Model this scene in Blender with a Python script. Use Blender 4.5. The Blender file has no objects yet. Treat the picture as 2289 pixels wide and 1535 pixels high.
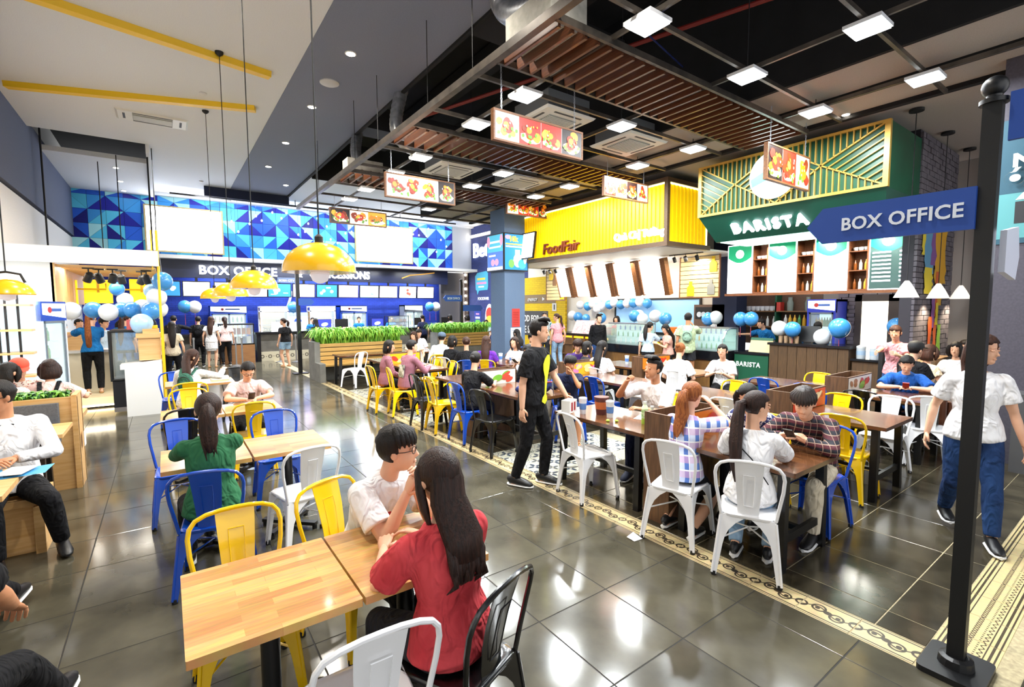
import bpy, bmesh, math, random
from mathutils import Vector, Matrix, Euler
random.seed(7)
C = bpy.context.scene.collection
SC = bpy.context.scene
PI = math.pi
R = math.radians

# ---------------------------------------------------------------- camera, world, exposure
cd = bpy.data.cameras.new('camera'); cam = bpy.data.objects.new('camera', cd); C.objects.link(cam)
cd.sensor_width = 36.0; cd.lens = 16.9; cd.clip_start = 0.05; cd.clip_end = 200
M3 = Matrix(((0.81121, 0.04746, -0.58283), (-0.58474, 0.05836, -0.80912), (-0.00439, 0.99717, 0.07510)))
cam.matrix_world = Matrix.Translation((0, 0, 1.9)) @ M3.to_4x4()
SC.camera = cam
SC.view_settings.view_transform = 'Standard'; SC.view_settings.look = 'None'
SC.view_settings.gamma = 1.0; SC.view_settings.use_curve_mapping = False
SC.view_settings.exposure = 0.8
SC.cycles.max_bounces = 6; SC.cycles.diffuse_bounces = 3; SC.cycles.glossy_bounces = 3
SC.cycles.transmission_bounces = 4; SC.cycles.transparent_max_bounces = 6
SC.cycles.caustics_reflective = False; SC.cycles.caustics_refractive = False
SC.cycles.sample_clamp_indirect = 4.0
w = bpy.data.worlds.new('world'); SC.world = w; w.use_nodes = True
w.node_tree.nodes['Background'].inputs[0].default_value = (0.97, 0.98, 1.0, 1)
w.node_tree.nodes['Background'].inputs[1].default_value = 0.95

def lin(h):
    if isinstance(h, str):
        v = [int(h[i:i+2], 16)/255 for i in (0, 2, 4)]
        return tuple(c/12.92 if c <= .04045 else ((c+.055)/1.055)**2.4 for c in v)
    return tuple(h)

def area(x, y, z, sx, sy, e, col=(1, 1, 1), rot=(0, 0, 0), spread=PI):
    l = bpy.data.lights.new('area_lamp', 'AREA'); l.shape = 'RECTANGLE'; l.size = sx; l.size_y = sy
    l.energy = e; l.color = col; l.spread = spread
    o = bpy.data.objects.new('area_lamp', l); C.objects.link(o); o.location = (x, y, z); o.rotation_euler = rot
    return o
def spot(x, y, z, e, col=(1, .93, .82), ang=110, rot=(0, 0, 0), r=.06):
    l = bpy.data.lights.new('spot_lamp', 'SPOT'); l.energy = e; l.color = col; l.spot_size = R(ang); l.spot_blend = .6
    l.shadow_soft_size = r
    o = bpy.data.objects.new('spot_lamp', l); C.objects.link(o); o.location = (x, y, z); o.rotation_euler = rot
    return o
PANELS = [(x, y) for x in (3.85, 5.65, 7.45) for y in (1.93, 3.12, 5.03, 6.22, 8.12, 9.33)]
for x, y in PANELS:
    area(x, y, 4.53, 0.3, .3, 48, (.93, .98, 1))
for y in (2.5, 5.1, 7.67, 10.07, 12.56, 14.9):
    spot(2.5, y, 5.76, 260, ang=125)
# lamps with no fixture of their own, some added for brightness, over the aisle on the left, the lane in front of the box office, the kiosk and the shop canopies
for x, y in ((-.6, 3.2), (.4, 6.6), (-.8, 9.8), (.6, 13), (-1, 16.5)):
    spot(x, y, 5.72, 230, ang=130)
for x in (1.5, 4.5, 7.5, 10.3):
    spot(x, 17.3, 5.7, 600, (.95, .97, 1), 130)
for y in (7.2, 9.0, 10.8, 12.4):
    area(10.6, y, 3.1, 1.4, .25, 34, (1, .93, .78))
for y in (3.3, 4.3, 5.3):
    area(10.7, y, 3.2, 1.2, .2, 38, (1, .95, .86))
for x in (2, 4.5, 7, 9.6):
    area(x, 20.95, 3.55, 1.8, .3, 60, (.95, .97, 1)); area(x, 19.4, 3.5, 1.8, .2, 60, (.95, .97, 1)); area(x, 18.9, 5.5, 2.0, .15, 30, (.95, .97, 1), (R(70), 0, 0))  # added lamps without fixtures, brightening the box office counter, back wall and mosaic
area(-1.0, 11.6, 2.62, 1.4, .5, 55, (1, .95, .85))
area(-2.2, 9.6, 2.6, 1.0, .6, 60, (.96, .98, 1))

# ---------------------------------------------------------------- materials
MATS = {}
def mat(name, col='808080', rough=.5, metal=0.0, emit=0.0, ecol=None, alpha=None, spec=.5, coat=0.0, noise=None, bump=None, col2=None, stretch=None, obj=True, rnd=0.0):
    """plain or noise-mottled material; noise=(scale, detail), bump=(scale, strength), rnd = per-object brightness spread"""
    if name in MATS: return MATS[name]
    m = bpy.data.materials.new(name); m.use_nodes = True; MATS[name] = m
    nt = m.node_tree; b = nt.nodes['Principled BSDF']; L = nt.links
    c = lin(col); b.inputs['Base Color'].default_value = (*c, 1)
    m.diffuse_color = (*c, 1)
    b.inputs['Roughness'].default_value = rough; b.inputs['Metallic'].default_value = metal
    b.inputs['Specular IOR Level'].default_value = spec
    if coat: b.inputs['Coat Weight'].default_value = coat; b.inputs['Coat Roughness'].default_value = .08
    if emit:
        b.inputs['Emission Color'].default_value = (*lin(ecol or col), 1); b.inputs['Emission Strength'].default_value = emit
    if alpha is not None: b.inputs['Alpha'].default_value = alpha
    tc = nt.nodes.new('ShaderNodeTexCoord'); src = tc.outputs['Object']
    if stretch:
        mp = nt.nodes.new('ShaderNodeMapping'); mp.inputs['Scale'].default_value = stretch; L.new(src, mp.inputs[0]); src = mp.outputs[0]
    out = None
    if noise:
        n = nt.nodes.new('ShaderNodeTexNoise'); n.inputs['Scale'].default_value = noise[0]; n.inputs['Detail'].default_value = noise[1]
        L.new(src, n.inputs['Vector'])
        r = nt.nodes.new('ShaderNodeValToRGB'); r.color_ramp.elements[0].position = .32; r.color_ramp.elements[1].position = .68
        r.color_ramp.elements[0].color = (*c, 1); r.color_ramp.elements[1].color = (*lin(col2 or col), 1)
        L.new(n.outputs['Fac'], r.inputs[0]); out = r.outputs[0]
    if rnd:
        oi = nt.nodes.new('ShaderNodeObjectInfo'); mr = nt.nodes.new('ShaderNodeMapRange')
        mr.inputs[3].default_value = 1-rnd; mr.inputs[4].default_value = 1+rnd; L.new(oi.outputs['Random'], mr.inputs[0])
        hs = nt.nodes.new('ShaderNodeHueSaturation'); L.new(mr.outputs[0], hs.inputs['Value'])
        if out: L.new(out, hs.inputs['Color'])
        else: hs.inputs['Color'].default_value = (*c, 1)
        out = hs.outputs[0]
    if out: L.new(out, b.inputs['Base Color'])
    if bump:
        n = nt.nodes.new('ShaderNodeTexNoise'); n.inputs['Scale'].default_value = bump[0]; n.inputs['Detail'].default_value = 3
        L.new(src, n.inputs['Vector'])
        bp = nt.nodes.new('ShaderNodeBump'); bp.inputs['Strength'].default_value = bump[1]; bp.inputs['Distance'].default_value = .02
        L.new(n.outputs['Fac'], bp.inputs['Height']); L.new(bp.outputs[0], b.inputs['Normal'])
    return m

def pattern(name, kind, cols, scale, rough=.8):
    """cloth prints: plaid, check, floral, spots - node patterns in object space"""
    if name in MATS: return MATS[name]
    m = mat(name, cols[0], rough); nt = m.node_tree; b = nt.nodes['Principled BSDF']; L = nt.links
    tc = nt.nodes.new('ShaderNodeTexCoord'); s = nt.nodes.new('ShaderNodeSeparateXYZ'); L.new(tc.outputs['Object'], s.inputs[0])
    def math_(op, a, v=None):
        n = nt.nodes.new('ShaderNodeMath'); n.operation = op
        L.new(a, n.inputs[0]) if not isinstance(a, float) else setattr(n.inputs[0], 'default_value', a)
        if v is not None: (L.new(v, n.inputs[1]) if not isinstance(v, (int, float)) else setattr(n.inputs[1], 'default_value', v))
        return n.outputs[0]
    def mix(fac, a, c):
        n = nt.nodes.new('ShaderNodeMix'); n.data_type = 'RGBA'; L.new(fac, n.inputs[0])
        L.new(a, n.inputs[6]) if not isinstance(a, tuple) else setattr(n.inputs[6], 'default_value', a)
        L.new(c, n.inputs[7]) if not isinstance(c, tuple) else setattr(n.inputs[7], 'default_value', c)
        return n.outputs[2]
    cc = [(*lin(c), 1) for c in cols]
    if kind == 'plaid':
        hx = math_('ADD', s.outputs[0], math_('MULTIPLY', s.outputs[1], .8))
        def band(v, sc, off, th):
            return math_('LESS_THAN', math_('FRACT', math_('ADD', math_('MULTIPLY', v, sc), off)), th)
        c1 = mix(band(hx, scale, 10.1, .5), cc[0], cc[1])
        c2 = mix(band(s.outputs[2], scale, 10.3, .5), c1, cc[2])
        n = nt.nodes.new('ShaderNodeMix'); n.data_type = 'RGBA'; n.inputs[0].default_value = .5; L.new(c1, n.inputs[6]); L.new(c2, n.inputs[7])
        c3 = mix(band(hx, scale, 10.72, .1), n.outputs[2], cc[3])
        c4 = mix(band(s.outputs[2], scale, 10.85, .1), c3, cc[3])
        L.new(c4, b.inputs['Base Color'])
    else:
        v = nt.nodes.new('ShaderNodeTexVoronoi'); v.inputs['Scale'].default_value = scale; L.new(tc.outputs['Object'], v.inputs['Vector'])
        f = math_('LESS_THAN', v.outputs['Distance'], .42 if kind == 'spots' else .55)
        nz = nt.nodes.new('ShaderNodeTexNoise'); nz.inputs['Scale'].default_value = scale*1.7; L.new(tc.outputs['Object'], nz.inputs['Vector'])
        c1 = mix(f, cc[0], cc[1])
        c2 = mix(math_('GREATER_THAN', nz.outputs['Fac'], .58), c1, cc[2])
        L.new(c2, b.inputs['Base Color'])
    return m

def wood(name, a, bcol, rough=.4, scale=(1, 14, 14), ns=3.0, coat=0, rnd=0):
    return mat(name, a, rough, noise=(ns, 5), col2=bcol, stretch=scale, coat=coat, rnd=rnd)

# ---------------------------------------------------------------- mesh building
class MB:
    def __init__(s): s.v = []; s.f = []; s.m = []; s.mi = 0
    def add(s, v, f):
        n = len(s.v); s.v += [tuple(p) for p in v]; s.f += [tuple(i+n for i in q) for q in f]; s.m += [s.mi]*len(f); return s
    def box(s, x0, x1, y0, y1, z0, z1):
        if x0 > x1: x0, x1 = x1, x0
        if y0 > y1: y0, y1 = y1, y0
        if z0 > z1: z0, z1 = z1, z0
        return s.add([(x0,y0,z0),(x1,y0,z0),(x1,y1,z0),(x0,y1,z0),(x0,y0,z1),(x1,y0,z1),(x1,y1,z1),(x0,y1,z1)],
              [(0,3,2,1),(4,5,6,7),(0,1,5,4),(1,2,6,5),(2,3,7,6),(3,0,4,7)])
    def obox(s, c, d, e=(0, 0, 0)):
        m = Matrix.LocRotScale(Vector(c), Euler(e), None)
        h = [k/2 for k in d]
        vs = [m @ Vector((x*h[0], y*h[1], z*h[2])) for z in (-1,1) for x,y in ((-1,-1),(1,-1),(1,1),(-1,1))]
        return s.add(vs, [(0,3,2,1),(4,5,6,7),(0,1,5,4),(1,2,6,5),(2,3,7,6),(3,0,4,7)])
    def rbox(s, x0, x1, y0, y1, z0, z1, r=.02, n=3):
        """box with rounded vertical corners"""
        poly = []
        for cx, cy, a in ((x1-r,y1-r,0),(x0+r,y1-r,90),(x0+r,y0+r,180),(x1-r,y0+r,270)):
            for k in range(n+1):
                t = R(a+90*k/n); poly.append((cx+r*math.cos(t), cy+r*math.sin(t)))
        return s.prism(poly, 'z', z0, z1)
    def prism(s, poly, ax, a, b):
        n = len(poly)
        def p(u, v, w): return {'z': (u,v,w), 'y': (u,w,v), 'x': (w,u,v)}[ax]
        vs = [p(u,v,a) for u,v in poly]+[p(u,v,b) for u,v in poly]
        return s.add(vs, [tuple(range(n))[::-1], tuple(range(n,2*n))]+[(i,(i+1)%n,n+(i+1)%n,n+i) for i in range(n)])
    def quad(s, a, b, c, d): return s.add([a,b,c,d], [(0,1,2,3)])
    def loft(s, pts, rx, ry=None, n=10, side=None, closed=False, cap=True, flute=0, k=8):
        pts = [Vector(p) for p in pts]; N = len(pts)
        if not isinstance(rx, (list, tuple)): rx = [rx]*N
        if ry is None: ry = rx
        if not isinstance(ry, (list, tuple)): ry = [ry]*N
        side_v = Vector(side) if side else None; vs = []; prev = None
        for i, p in enumerate(pts):
            if closed: t = pts[(i+1) % N]-pts[i-1]
            else: t = pts[min(i+1, N-1)]-pts[max(i-1, 0)]
            if t.length < 1e-9: t = Vector((0,0,1))
            t.normalize()
            h = side_v if side_v else (prev if prev else (Vector((0,0,1)) if abs(t.z) < .9 else Vector((1,0,0))).cross(t))
            sv = h-t*h.dot(t)
            if sv.length < 1e-6: sv = t.orthogonal()
            sv.normalize(); prev = sv; u = t.cross(sv)
            for j in range(n):
                a = 2*PI*j/n; g = 1+flute*math.cos(k*a+i*.6) if flute else 1
                vs.append(p+sv*(rx[i]*g*math.cos(a))+u*(ry[i]*g*math.sin(a)))
        fs = []
        for i in range(N if closed else N-1):
            for j in range(n):
                a, b = i*n+j, i*n+(j+1) % n; c = ((i+1) % N)*n
                fs.append((a, b, c+(j+1) % n, c+j))
        if cap and not closed:
            fs.append(tuple(range(n))[::-1]); fs.append(tuple(range((N-1)*n, N*n)))
        return s.add(vs, fs)
    def tube(s, pts, r, n=8, closed=False): return s.loft(pts, r, None, n, None, closed)
    def limb(s, a, b, ra, rb, n=10, bulge=0.0, bp=.35):
        a = Vector(a); b = Vector(b); d = (b-a)
        if d.length < 1e-6: return s
        d = d.normalized()
        m = a.lerp(b, bp); rm = ra+(rb-ra)*bp+bulge
        pts = [a-d*ra*.98, a-d*ra*.7, a-d*ra*.3, a, m, b, b+d*rb*.3, b+d*rb*.7, b+d*rb*.98]
        return s.loft(pts, [ra*.15, ra*.71, ra*.95, ra, rm, rb, rb*.95, rb*.71, rb*.15], None, n)
    def ball(s, c, r, n=12, m=8, mtx=None):
        c = Vector(c); r = (r,)*3 if not isinstance(r, (tuple, list)) else r
        vs = [(0,0,-1)]
        for i in range(1, m):
            t = -PI/2+PI*i/m
            for j in range(n): vs.append((math.cos(t)*math.cos(2*PI*j/n), math.cos(t)*math.sin(2*PI*j/n), math.sin(t)))
        vs.append((0,0,1)); out = []
        for v in vs:
            q = Vector((v[0]*r[0], v[1]*r[1], v[2]*r[2]))
            out.append(c+(mtx @ q if mtx else q))
        fs = [(0, 1+(j+1) % n, 1+j) for j in range(n)]
        for i in range(m-2):
            for j in range(n):
                a = 1+i*n; fs.append((a+j, a+(j+1) % n, a+n+(j+1) % n, a+n+j))
        L = len(vs)-1; a = 1+(m-2)*n
        fs += [(a+j, a+(j+1) % n, L) for j in range(n)]
        return s.add(out, fs)
    def lathe(s, prof, n=16, c=(0, 0, 0)):
        """profile of (radius, z)"""
        vs = []; N = len(prof)
        for r, z in prof:
            for j in range(n): vs.append((c[0]+r*math.cos(2*PI*j/n), c[1]+r*math.sin(2*PI*j/n), c[2]+z))
        fs = [(i*n+j, i*n+(j+1) % n, (i+1)*n+(j+1) % n, (i+1)*n+j) for i in range(N-1) for j in range(n)]
        fs += [tuple(range(n))[::-1], tuple(range((N-1)*n, N*n))]
        return s.add(vs, fs)
    def mesh(s, name='m'):
        me = bpy.data.meshes.new(name); me.from_pydata(s.v, [], s.f)
        if any(s.m): me.polygons.foreach_set('material_index', s.m)
        return me
    def build(s, name, mats, parent=None, smooth=False, loc=None, flip=True):
        me = s.mesh(name)
        if not isinstance(mats, (list, tuple)): mats = [mats]
        for m in mats: me.materials.append(m)
        if flip:
            bm = bmesh.new(); bm.from_mesh(me); bmesh.ops.recalc_face_normals(bm, faces=bm.faces); bm.to_mesh(me); bm.free()
        if smooth:
            me.polygons.foreach_set('use_smooth', [True]*len(me.polygons)); me.set_sharp_from_angle(angle=R(40 if smooth is True else smooth))
        o = bpy.data.objects.new(name, me); C.objects.link(o)
        if parent: o.parent = parent
        if loc: o.location = loc
        return o
def B(*a): return MB().box(*a)
def thing(name, label, cat, loc=(0, 0, 0), rz=0, group=None):
    o = bpy.data.objects.new(name, None); C.objects.link(o); o.empty_display_size = .1
    o.location = loc; o.rotation_euler = (0, 0, R(rz)); o['label'] = label; o['category'] = cat
    if group: o['group'] = group
    return o
def tag(o, label, cat, group=None):
    o['label'] = label; o['category'] = cat
    if group: o['group'] = group
    return o
def struct(o, label=None):
    o['kind'] = 'structure'
    if label: o['label'] = label
    return o
def stuff(o, label=None, cat=None):
    o['kind'] = 'stuff'
    if label: o['label'] = label
    if cat: o['category'] = cat
    return o
def kids(o): return list(o.children)
def dup(root, loc=None, rz=None, label=None, group=None, mats=None, parent=None):
    r = root.copy(); C.objects.link(r)
    if loc: r.location = loc
    if rz is not None: r.rotation_euler = (0, 0, R(rz))
    if label: r['label'] = label
    if group: r['group'] = group
    if parent: r.parent = parent
    for ch in list(root.children):
        c = ch.copy(); C.objects.link(c); c.parent = r
        for g in list(ch.children):
            d = g.copy(); C.objects.link(d); d.parent = c
    return r
TEXTS = []
def text(s, size, m, name='lettering', depth=.01, parent=None, mtx=None, align='LEFT', bold=0.0, sx=1.0, space=1.0, shear=0.0):
    cu = bpy.data.curves.new(name, 'FONT'); cu.body = s; cu.size = size; cu.extrude = depth; cu.align_x = align; cu.align_y = 'BOTTOM_BASELINE'
    cu.offset = bold; cu.space_character = space; cu.shear = shear; cu.resolution_u = 3
    o = bpy.data.objects.new(name, cu); C.objects.link(o)
    cu.materials.append(m)
    if mtx is not None: o.matrix_world = mtx @ Matrix.Diagonal((sx, 1, 1, 1))
    if parent: o.parent = parent; o.matrix_parent_inverse = Matrix()
    TEXTS.append(o); return o
# text planes: facing -y (reads along +x), facing -x (reads along -y: left to right seen from the hall)
def face_my(x, y, z): return Matrix(((1,0,0,x),(0,0,-1,y),(0,1,0,z),(0,0,0,1)))
def face_mx(x, y, z): return Matrix(((0,0,-1,x),(-1,0,0,y),(0,1,0,z),(0,0,0,1)))
def face_px(x, y, z): return Matrix(((0,0,1,x),(1,0,0,y),(0,1,0,z),(0,0,0,1)))


# ---------------------------------------------------------------- people
SKIN = mat('skin', 'd9a383', .55, noise=(6, 2), col2='e6b596'); SKIN2 = mat('skin_tan', 'b87d58', .55, noise=(6, 2), col2='c68c66')
EYEW = mat('eye_white', 'e8e4de', .3); DARK = mat('eye_dark', '1a1210', .35); LIP = mat('lip', 'b4605a', .45)
def hairmat(n, a, b): return mat('hair_'+n, a, .5, spec=.28, noise=(30, 3), col2=b, stretch=(3, 3, .35), bump=(60, .35))
HBLK = hairmat('black', '0d0a0a', '1b1513'); HBRN = hairmat('brown', '26140e', '45281b'); HRED = hairmat('red_brown', '6b3315', 'a2602c')
HDBR = hairmat('dark_brown', '190e0b', '341e17')
def cloth(n, a, b=None, rough=.85):
    m = mat('cloth_'+n, a, rough, noise=(5, 3), col2=b or a, bump=(9, 1.0), spec=.25, stretch=(1.3, 1.3, .75))
    for q in m.node_tree.nodes:      # soft folds: distort the height noise
        if q.type == 'TEX_NOISE' and q.inputs['Scale'].default_value == 9: q.inputs['Distortion'].default_value = 1.6; q.inputs['Detail'].default_value = 1.5
        if q.type == 'BUMP': q.inputs['Distance'].default_value = .035
    return m
WHITE = cloth('white', 'e9e8ea', 'f6f6f8'); BLACK = cloth('black', '0d0d10', '17171b'); NAVY = cloth('navy', '141a33', '1d2546')
JEAN = cloth('jean', '14284e', '22406e'); LJEAN = cloth('light_jean', '7fa2c4', 'a3c0da'); RED = cloth('red', 'b9323a', 'd04a50')
GREEN = cloth('green', '25593a', '2f6e48'); PINK = cloth('pink', 'e3c3c0', 'ecd2ce'); ROSE = cloth('rose', 'd98f9a', 'e3a6ac'); PURPLE = cloth('purple', '5a2596', '6f35b0')
TEAL = cloth('staff_blue', '0f5d9c', '1972b6'); GREY = cloth('grey', '8b8f99', 'a2a6ae'); KHAKI = cloth('khaki', 'c9bda5', 'd8cdb8'); PALEG = cloth('pale_green', 'a9b792', 'bac7a4')
LBLUE = cloth('light_blue', 'b4cbe0', 'c6d9ea'); PEACH = cloth('peach', 'd79a8c', 'e0aa9c'); LGREY = cloth('light_grey', 'c4c7d2', 'd3d6df'); CREAM = cloth('cream', 'e6cfae', 'efdcc0')
DGREY = cloth('dark_grey', '26262b', '34343a'); VIOLET = cloth('violet', '3a2360', '4a2f76'); POLO = cloth('polo_blue', '1a4f9f', '2560b4')
PLAID_B = pattern('plaid_blue', 'plaid', ('c9d3ea', '4d70b8', 'd29bbb', 'f2f2f6'), 9); PLAID_R = pattern('plaid_dark_red', 'plaid', ('1a1a28', '14141e', '6d1d2a', 'a08676'), 18)
CHECK = pattern('check_maroon', 'plaid', ('7c4657', '93596b', '6a3a4c', 'b88a96'), 40); FLORAL = pattern('floral_teal', 'spots', ('e4ecec', '2a7f8a', '14505c'), 22)
FLOR2 = pattern('floral_navy', 'floral', ('e6e6ee', '25306e', '20295c'), 26); FLOR3 = pattern('floral_pale', 'spots', ('e8e2da', 'd9b9a8', 'a86a62'), 18)
SHOE_B = mat('shoe_black', '121215', .4); SHOE_W = mat('shoe_white', 'd8d4cc', .5); SOLE = mat('sole_white', 'e6e6e6', .6); SHOE_R = mat('shoe_red', '8c2430', .6); SHOE_N = mat('shoe_navy', '1c2340', .7)
SANDAL = mat('sandal_tan', 'b98a4e', .6)
GLASS = mat('spectacle_black', '101014', .3)

PENDING = []
def later(name, mb, mats, parent, vox, extra=None, smooth=4, seed=0):
    o = mb.build(name, mats, parent, flip=False)
    r = o.modifiers.new('r', 'REMESH'); r.mode = 'VOXEL'; r.voxel_size = vox; r.use_smooth_shade = True
    s = o.modifiers.new('s', 'SMOOTH'); s.factor = .5; s.iterations = smooth
    PENDING.append((o, mats, extra)); return o
def flush():
    dg = bpy.context.evaluated_depsgraph_get(); dg.update()
    for o, mats, extra in PENDING:
        me = bpy.data.meshes.new_from_object(o.evaluated_get(dg))
        o['_m'] = 0; old = o.data; o.modifiers.clear()
        if extra and extra.v:
            bm = bmesh.new(); bm.from_mesh(me); em = extra.mesh(); bm.from_mesh(em)
            bm.to_mesh(me); bm.free(); bpy.data.meshes.remove(em)
        me.materials.clear()
        for m in mats: me.materials.append(m)
        me.polygons.foreach_set('use_smooth', [True]*len(me.polygons))
        o.data = me; bpy.data.meshes.remove(old); del o['_m']
    PENDING.clear()

def ik(a, t, l1, l2, pole):
    a = Vector(a); t = Vector(t); d = t-a; L = d.length; mx = (l1+l2)*.995
    if L > mx: t = a+d*(mx/L); d = t-a; L = mx
    L = max(L, abs(l1-l2)+.01)
    x = (l1*l1-l2*l2+L*L)/(2*L); h = math.sqrt(max(l1*l1-x*x, 0)); dn = d.normalized()
    p = Vector(pole); p = p-dn*p.dot(dn); p.normalize()
    return a+dn*x+p*h, t

def hand(mb, wrist, direc, palm, side, s=1.0, curl=.5, n=5, mi=0):
    """palm, four fingers of different lengths bent at the knuckles, thumb from the side near the wrist"""
    mb.mi = mi
    y = Vector(direc).normalized(); z = -Vector(palm); z = (z-y*z.dot(y)).normalized(); x = y.cross(z)   # z = back of hand
    M = Matrix((x, y, z)).transposed(); w = Vector(wrist)
    def P(a, b, c): return w+M @ Vector((a*s, b*s, c*s))
    mb.loft([P(0,-.012,0), P(0,.015,0), P(0,.05,0), P(0,.082,-.002), P(0,.094,-.002)], [.021*s,.03*s,.038*s,.04*s,.026*s], [.017*s,.016*s,.014*s,.012*s,.008*s], 8, side=x)
    ts = side   # thumb on the +x*ts side
    for i, (ln, r) in enumerate(((.068, .0085), (.076, .009), (.071, .0085), (.056, .0075))):
        fx = ts*(.029-.0195*i); a1 = curl*.75; a2 = curl*1.7
        p0 = (fx, .078, 0); p1 = (fx*1.08, .078+ln*.5*math.cos(a1), -ln*.5*math.sin(a1))
        p2 = (fx*1.1, p1[1]+ln*.5*math.cos(a2), p1[2]-ln*.5*math.sin(a2))
        r *= s; q2 = Vector(p2); q1 = Vector(p1); e = q2+(q2-q1).normalized()*.006
        mb.loft([P(*p0), P(*p1), P(*p2), P(*e)], [r*1.05, r, r*.82, r*.3], None, n)
    t0 = (ts*.022, .012, -.004); t1 = (ts*.048, .042, -.014-.008*curl); t2 = (ts*.052-ts*.012*curl, .07, -.022-.016*curl)
    mb.loft([P(*t0), P(*t1), P(*t2), P(t2[0]-ts*.002, t2[1]+.007, t2[2])], [.0135*s, .0105*s, .0085*s, .003*s], None, n)

TORSO_M = [(-.10,.11,.09),(-.03,.158,.112),(.08,.148,.103),(.20,.145,.10),(.33,.166,.112),(.43,.162,.10),(.495,.125,.078),(.545,.062,.058)]
TORSO_F = [(-.10,.11,.09),(-.03,.162,.115),(.08,.142,.10),(.19,.118,.088),(.31,.138,.112),(.40,.138,.098),(.47,.112,.074),(.53,.052,.05)]

def person(label, x, y, face, pose='sit', h=1.62, fem=False, lean=6, head=(0, 0), hl=None, hr=None, fl=None, fr=None, hair=('short', HBLK), top=(WHITE, 1, -.08), bot=(BLACK, 'long'),
           shoe=SHOE_B, vox=.02, skin=SKIN, at='base', zb=0.0, twist=0, side=0, seat=.45, extra=None, group=None, width=1.0, curl=(.5, .5), pl=None, pr=None, palm=None, sole=True, spread=.1):
    S = h/1.70; F = S if pose != 'sit' else S
    T = TORSO_F if fem else TORSO_M
    hz = .90*S if pose != 'sit' else seat+.085
    # spine
    pts = {}; p = Vector((0, 0, hz)); t = 0.0; step = .01; tw = R(twist)
    spine = [(0.0, p.copy(), Vector((0, 0, 1)))]
    while t < .62:
        a = R(lean)*(.55+.9*t/.55); b = R(side)*(.6+.8*t/.55)
        d = Vector((math.sin(b), math.sin(a)*math.cos(b), math.cos(a)*math.cos(b))).normalized(); p = p+d*step*S; t += step; spine.append((t, p.copy(), d))
    def sp(t):
        if t <= 0: return Vector((0, 0, hz+t*S)), Vector((0, 0, 1))
        k = min(int(t/step+.5), len(spine)-1); return spine[k][1], spine[k][2]
    yaw = tw+R(head[0]); pitch = R(head[1])
    nk, nd = sp(.60)
    HM = (Matrix.Rotation(yaw, 3, 'Z') @ Matrix.Rotation(-pitch, 3, 'X'))
    hs = S*.5+.5*1.0 if h > 1.3 else .86
    hc = nk+Vector((0, 0, .055*S))+HM @ Vector((0, .022, .05))*hs
    if at == 'head':
        a = R(face-90); x -= hc.x*math.cos(a)-hc.y*math.sin(a); y -= hc.x*math.sin(a)+hc.y*math.cos(a)
    root = thing('person', label, 'person', (x, y, zb), face-90, group)
    TW = Matrix.Rotation(tw, 3, 'Z'); sx = TW @ Vector((1, 0, 0))
    near = vox < .012
    nn = 14 if near else 10
    def tors(mb, t0, t1, grow, rmul=1.0, hemgrow=False):
        pp = []; rx = []; ry = []
        ts = sorted(set([t0]+[a for a, _, _ in T if t0 < a < t1]+[t1]))
        for t in ts:
            for (a, ra, rb), (b, r2, rb2) in zip(T, T[1:]):
                if a <= t <= b or (t < T[0][0] and a == T[0][0]) or (t > T[-1][0] and b == T[-1][0]):
                    f = min(max((t-a)/(b-a), 0), 1); break
            pt, d = sp(t); q = Vector(pt)
            if pose == 'sit' and q.z < seat+.01: q.z = seat+.012
            pp.append(q); g = grow+(.014 if grow > .01 and t < .09 and rmul == 1.0 and hemgrow else 0); rx.append((ra+(r2-ra)*f)*S*rmul*width+g); ry.append((rb+(rb2-rb)*f)*S*rmul*width+g)
        mb.loft(pp, rx, ry, nn+6, side=sx)
    sh = []; el = []; wr = []
    sw = .17 if not fem else .148
    for i, sd in ((0, -1), (1, 1)):
        c, d = sp(.465 if not fem else .445); s0 = c+sx*sd*sw*S*width
        tgt = (hl, hr)[i]
        if tgt is None: tgt = (sd*.24*width, .04, hz-.05) if pose != 'sit' else (sd*.15, .30, .62)
        pole = (pl, pr)[i] or ((sd*.35, -1, -.25) if pose != 'sit' else (sd*.75, -.55, -.65))
        e, wv = ik(s0, tgt, .285*S, .25*S, pole); sh.append(s0); el.append(e); wr.append(wv)
    hip = []; kn = []; an = []
    for i, sd in ((0, -1), (1, 1)):
        h0 = Vector((sd*.088*S, 0, hz-.01)); tgt = (fl, fr)[i]
        if tgt is None: tgt = (sd*spread, -.015, .085) if pose != 'sit' else (sd*(spread+.03), .40*S, .085)
        k, a = ik(h0, tgt, .425*S, .405*S, (sd*.12, 1, .25)); hip.append(h0); kn.append(k); an.append(a)
    # body: one continuous skin surface
    mb = MB(); tors(mb, -.09, .52, 0, .9)
    mb.limb(sp(.46)[0], hc-Vector((0, 0, .06))-HM @ Vector((0, .03, 0)), .056*S, .05*S, nn)
    for i in (0, 1):
        f = .9 if fem else 1
        mb.limb(sh[i], el[i], .05*S*f*width, .036*S*f, nn, .004); mb.limb(el[i], wr[i], .038*S*f, .025*S*f, nn, .004, .25)
        mb.limb(sh[i]*.6+sp(.40)[0]*.4, sh[i], .075*S*f, .052*S*f, nn)
        mb.limb(hip[i], kn[i], .082*S*width, .053*S, nn, .006); mb.limb(kn[i], an[i], .052*S, .034*S, nn, .012, .3)
        fd = an[i]-kn[i]; ft = Vector((0, 1, 0)); a = an[i]
        mb.limb(a+Vector((0, -.02, -.045)), a+Vector((0, .13*S, -.055)), .034*S, .026*S, nn)
    def H(a, b, c): return hc+HM @ Vector((a, b, c))*hs
    mb.ball(H(0, -.012, .03), (.075*hs, .094*hs, .088*hs), 20, 14, HM)
    mb.ball(H(0, .018, -.03), (.062*hs, .072*hs, .088*hs), 18, 12, HM)
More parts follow.
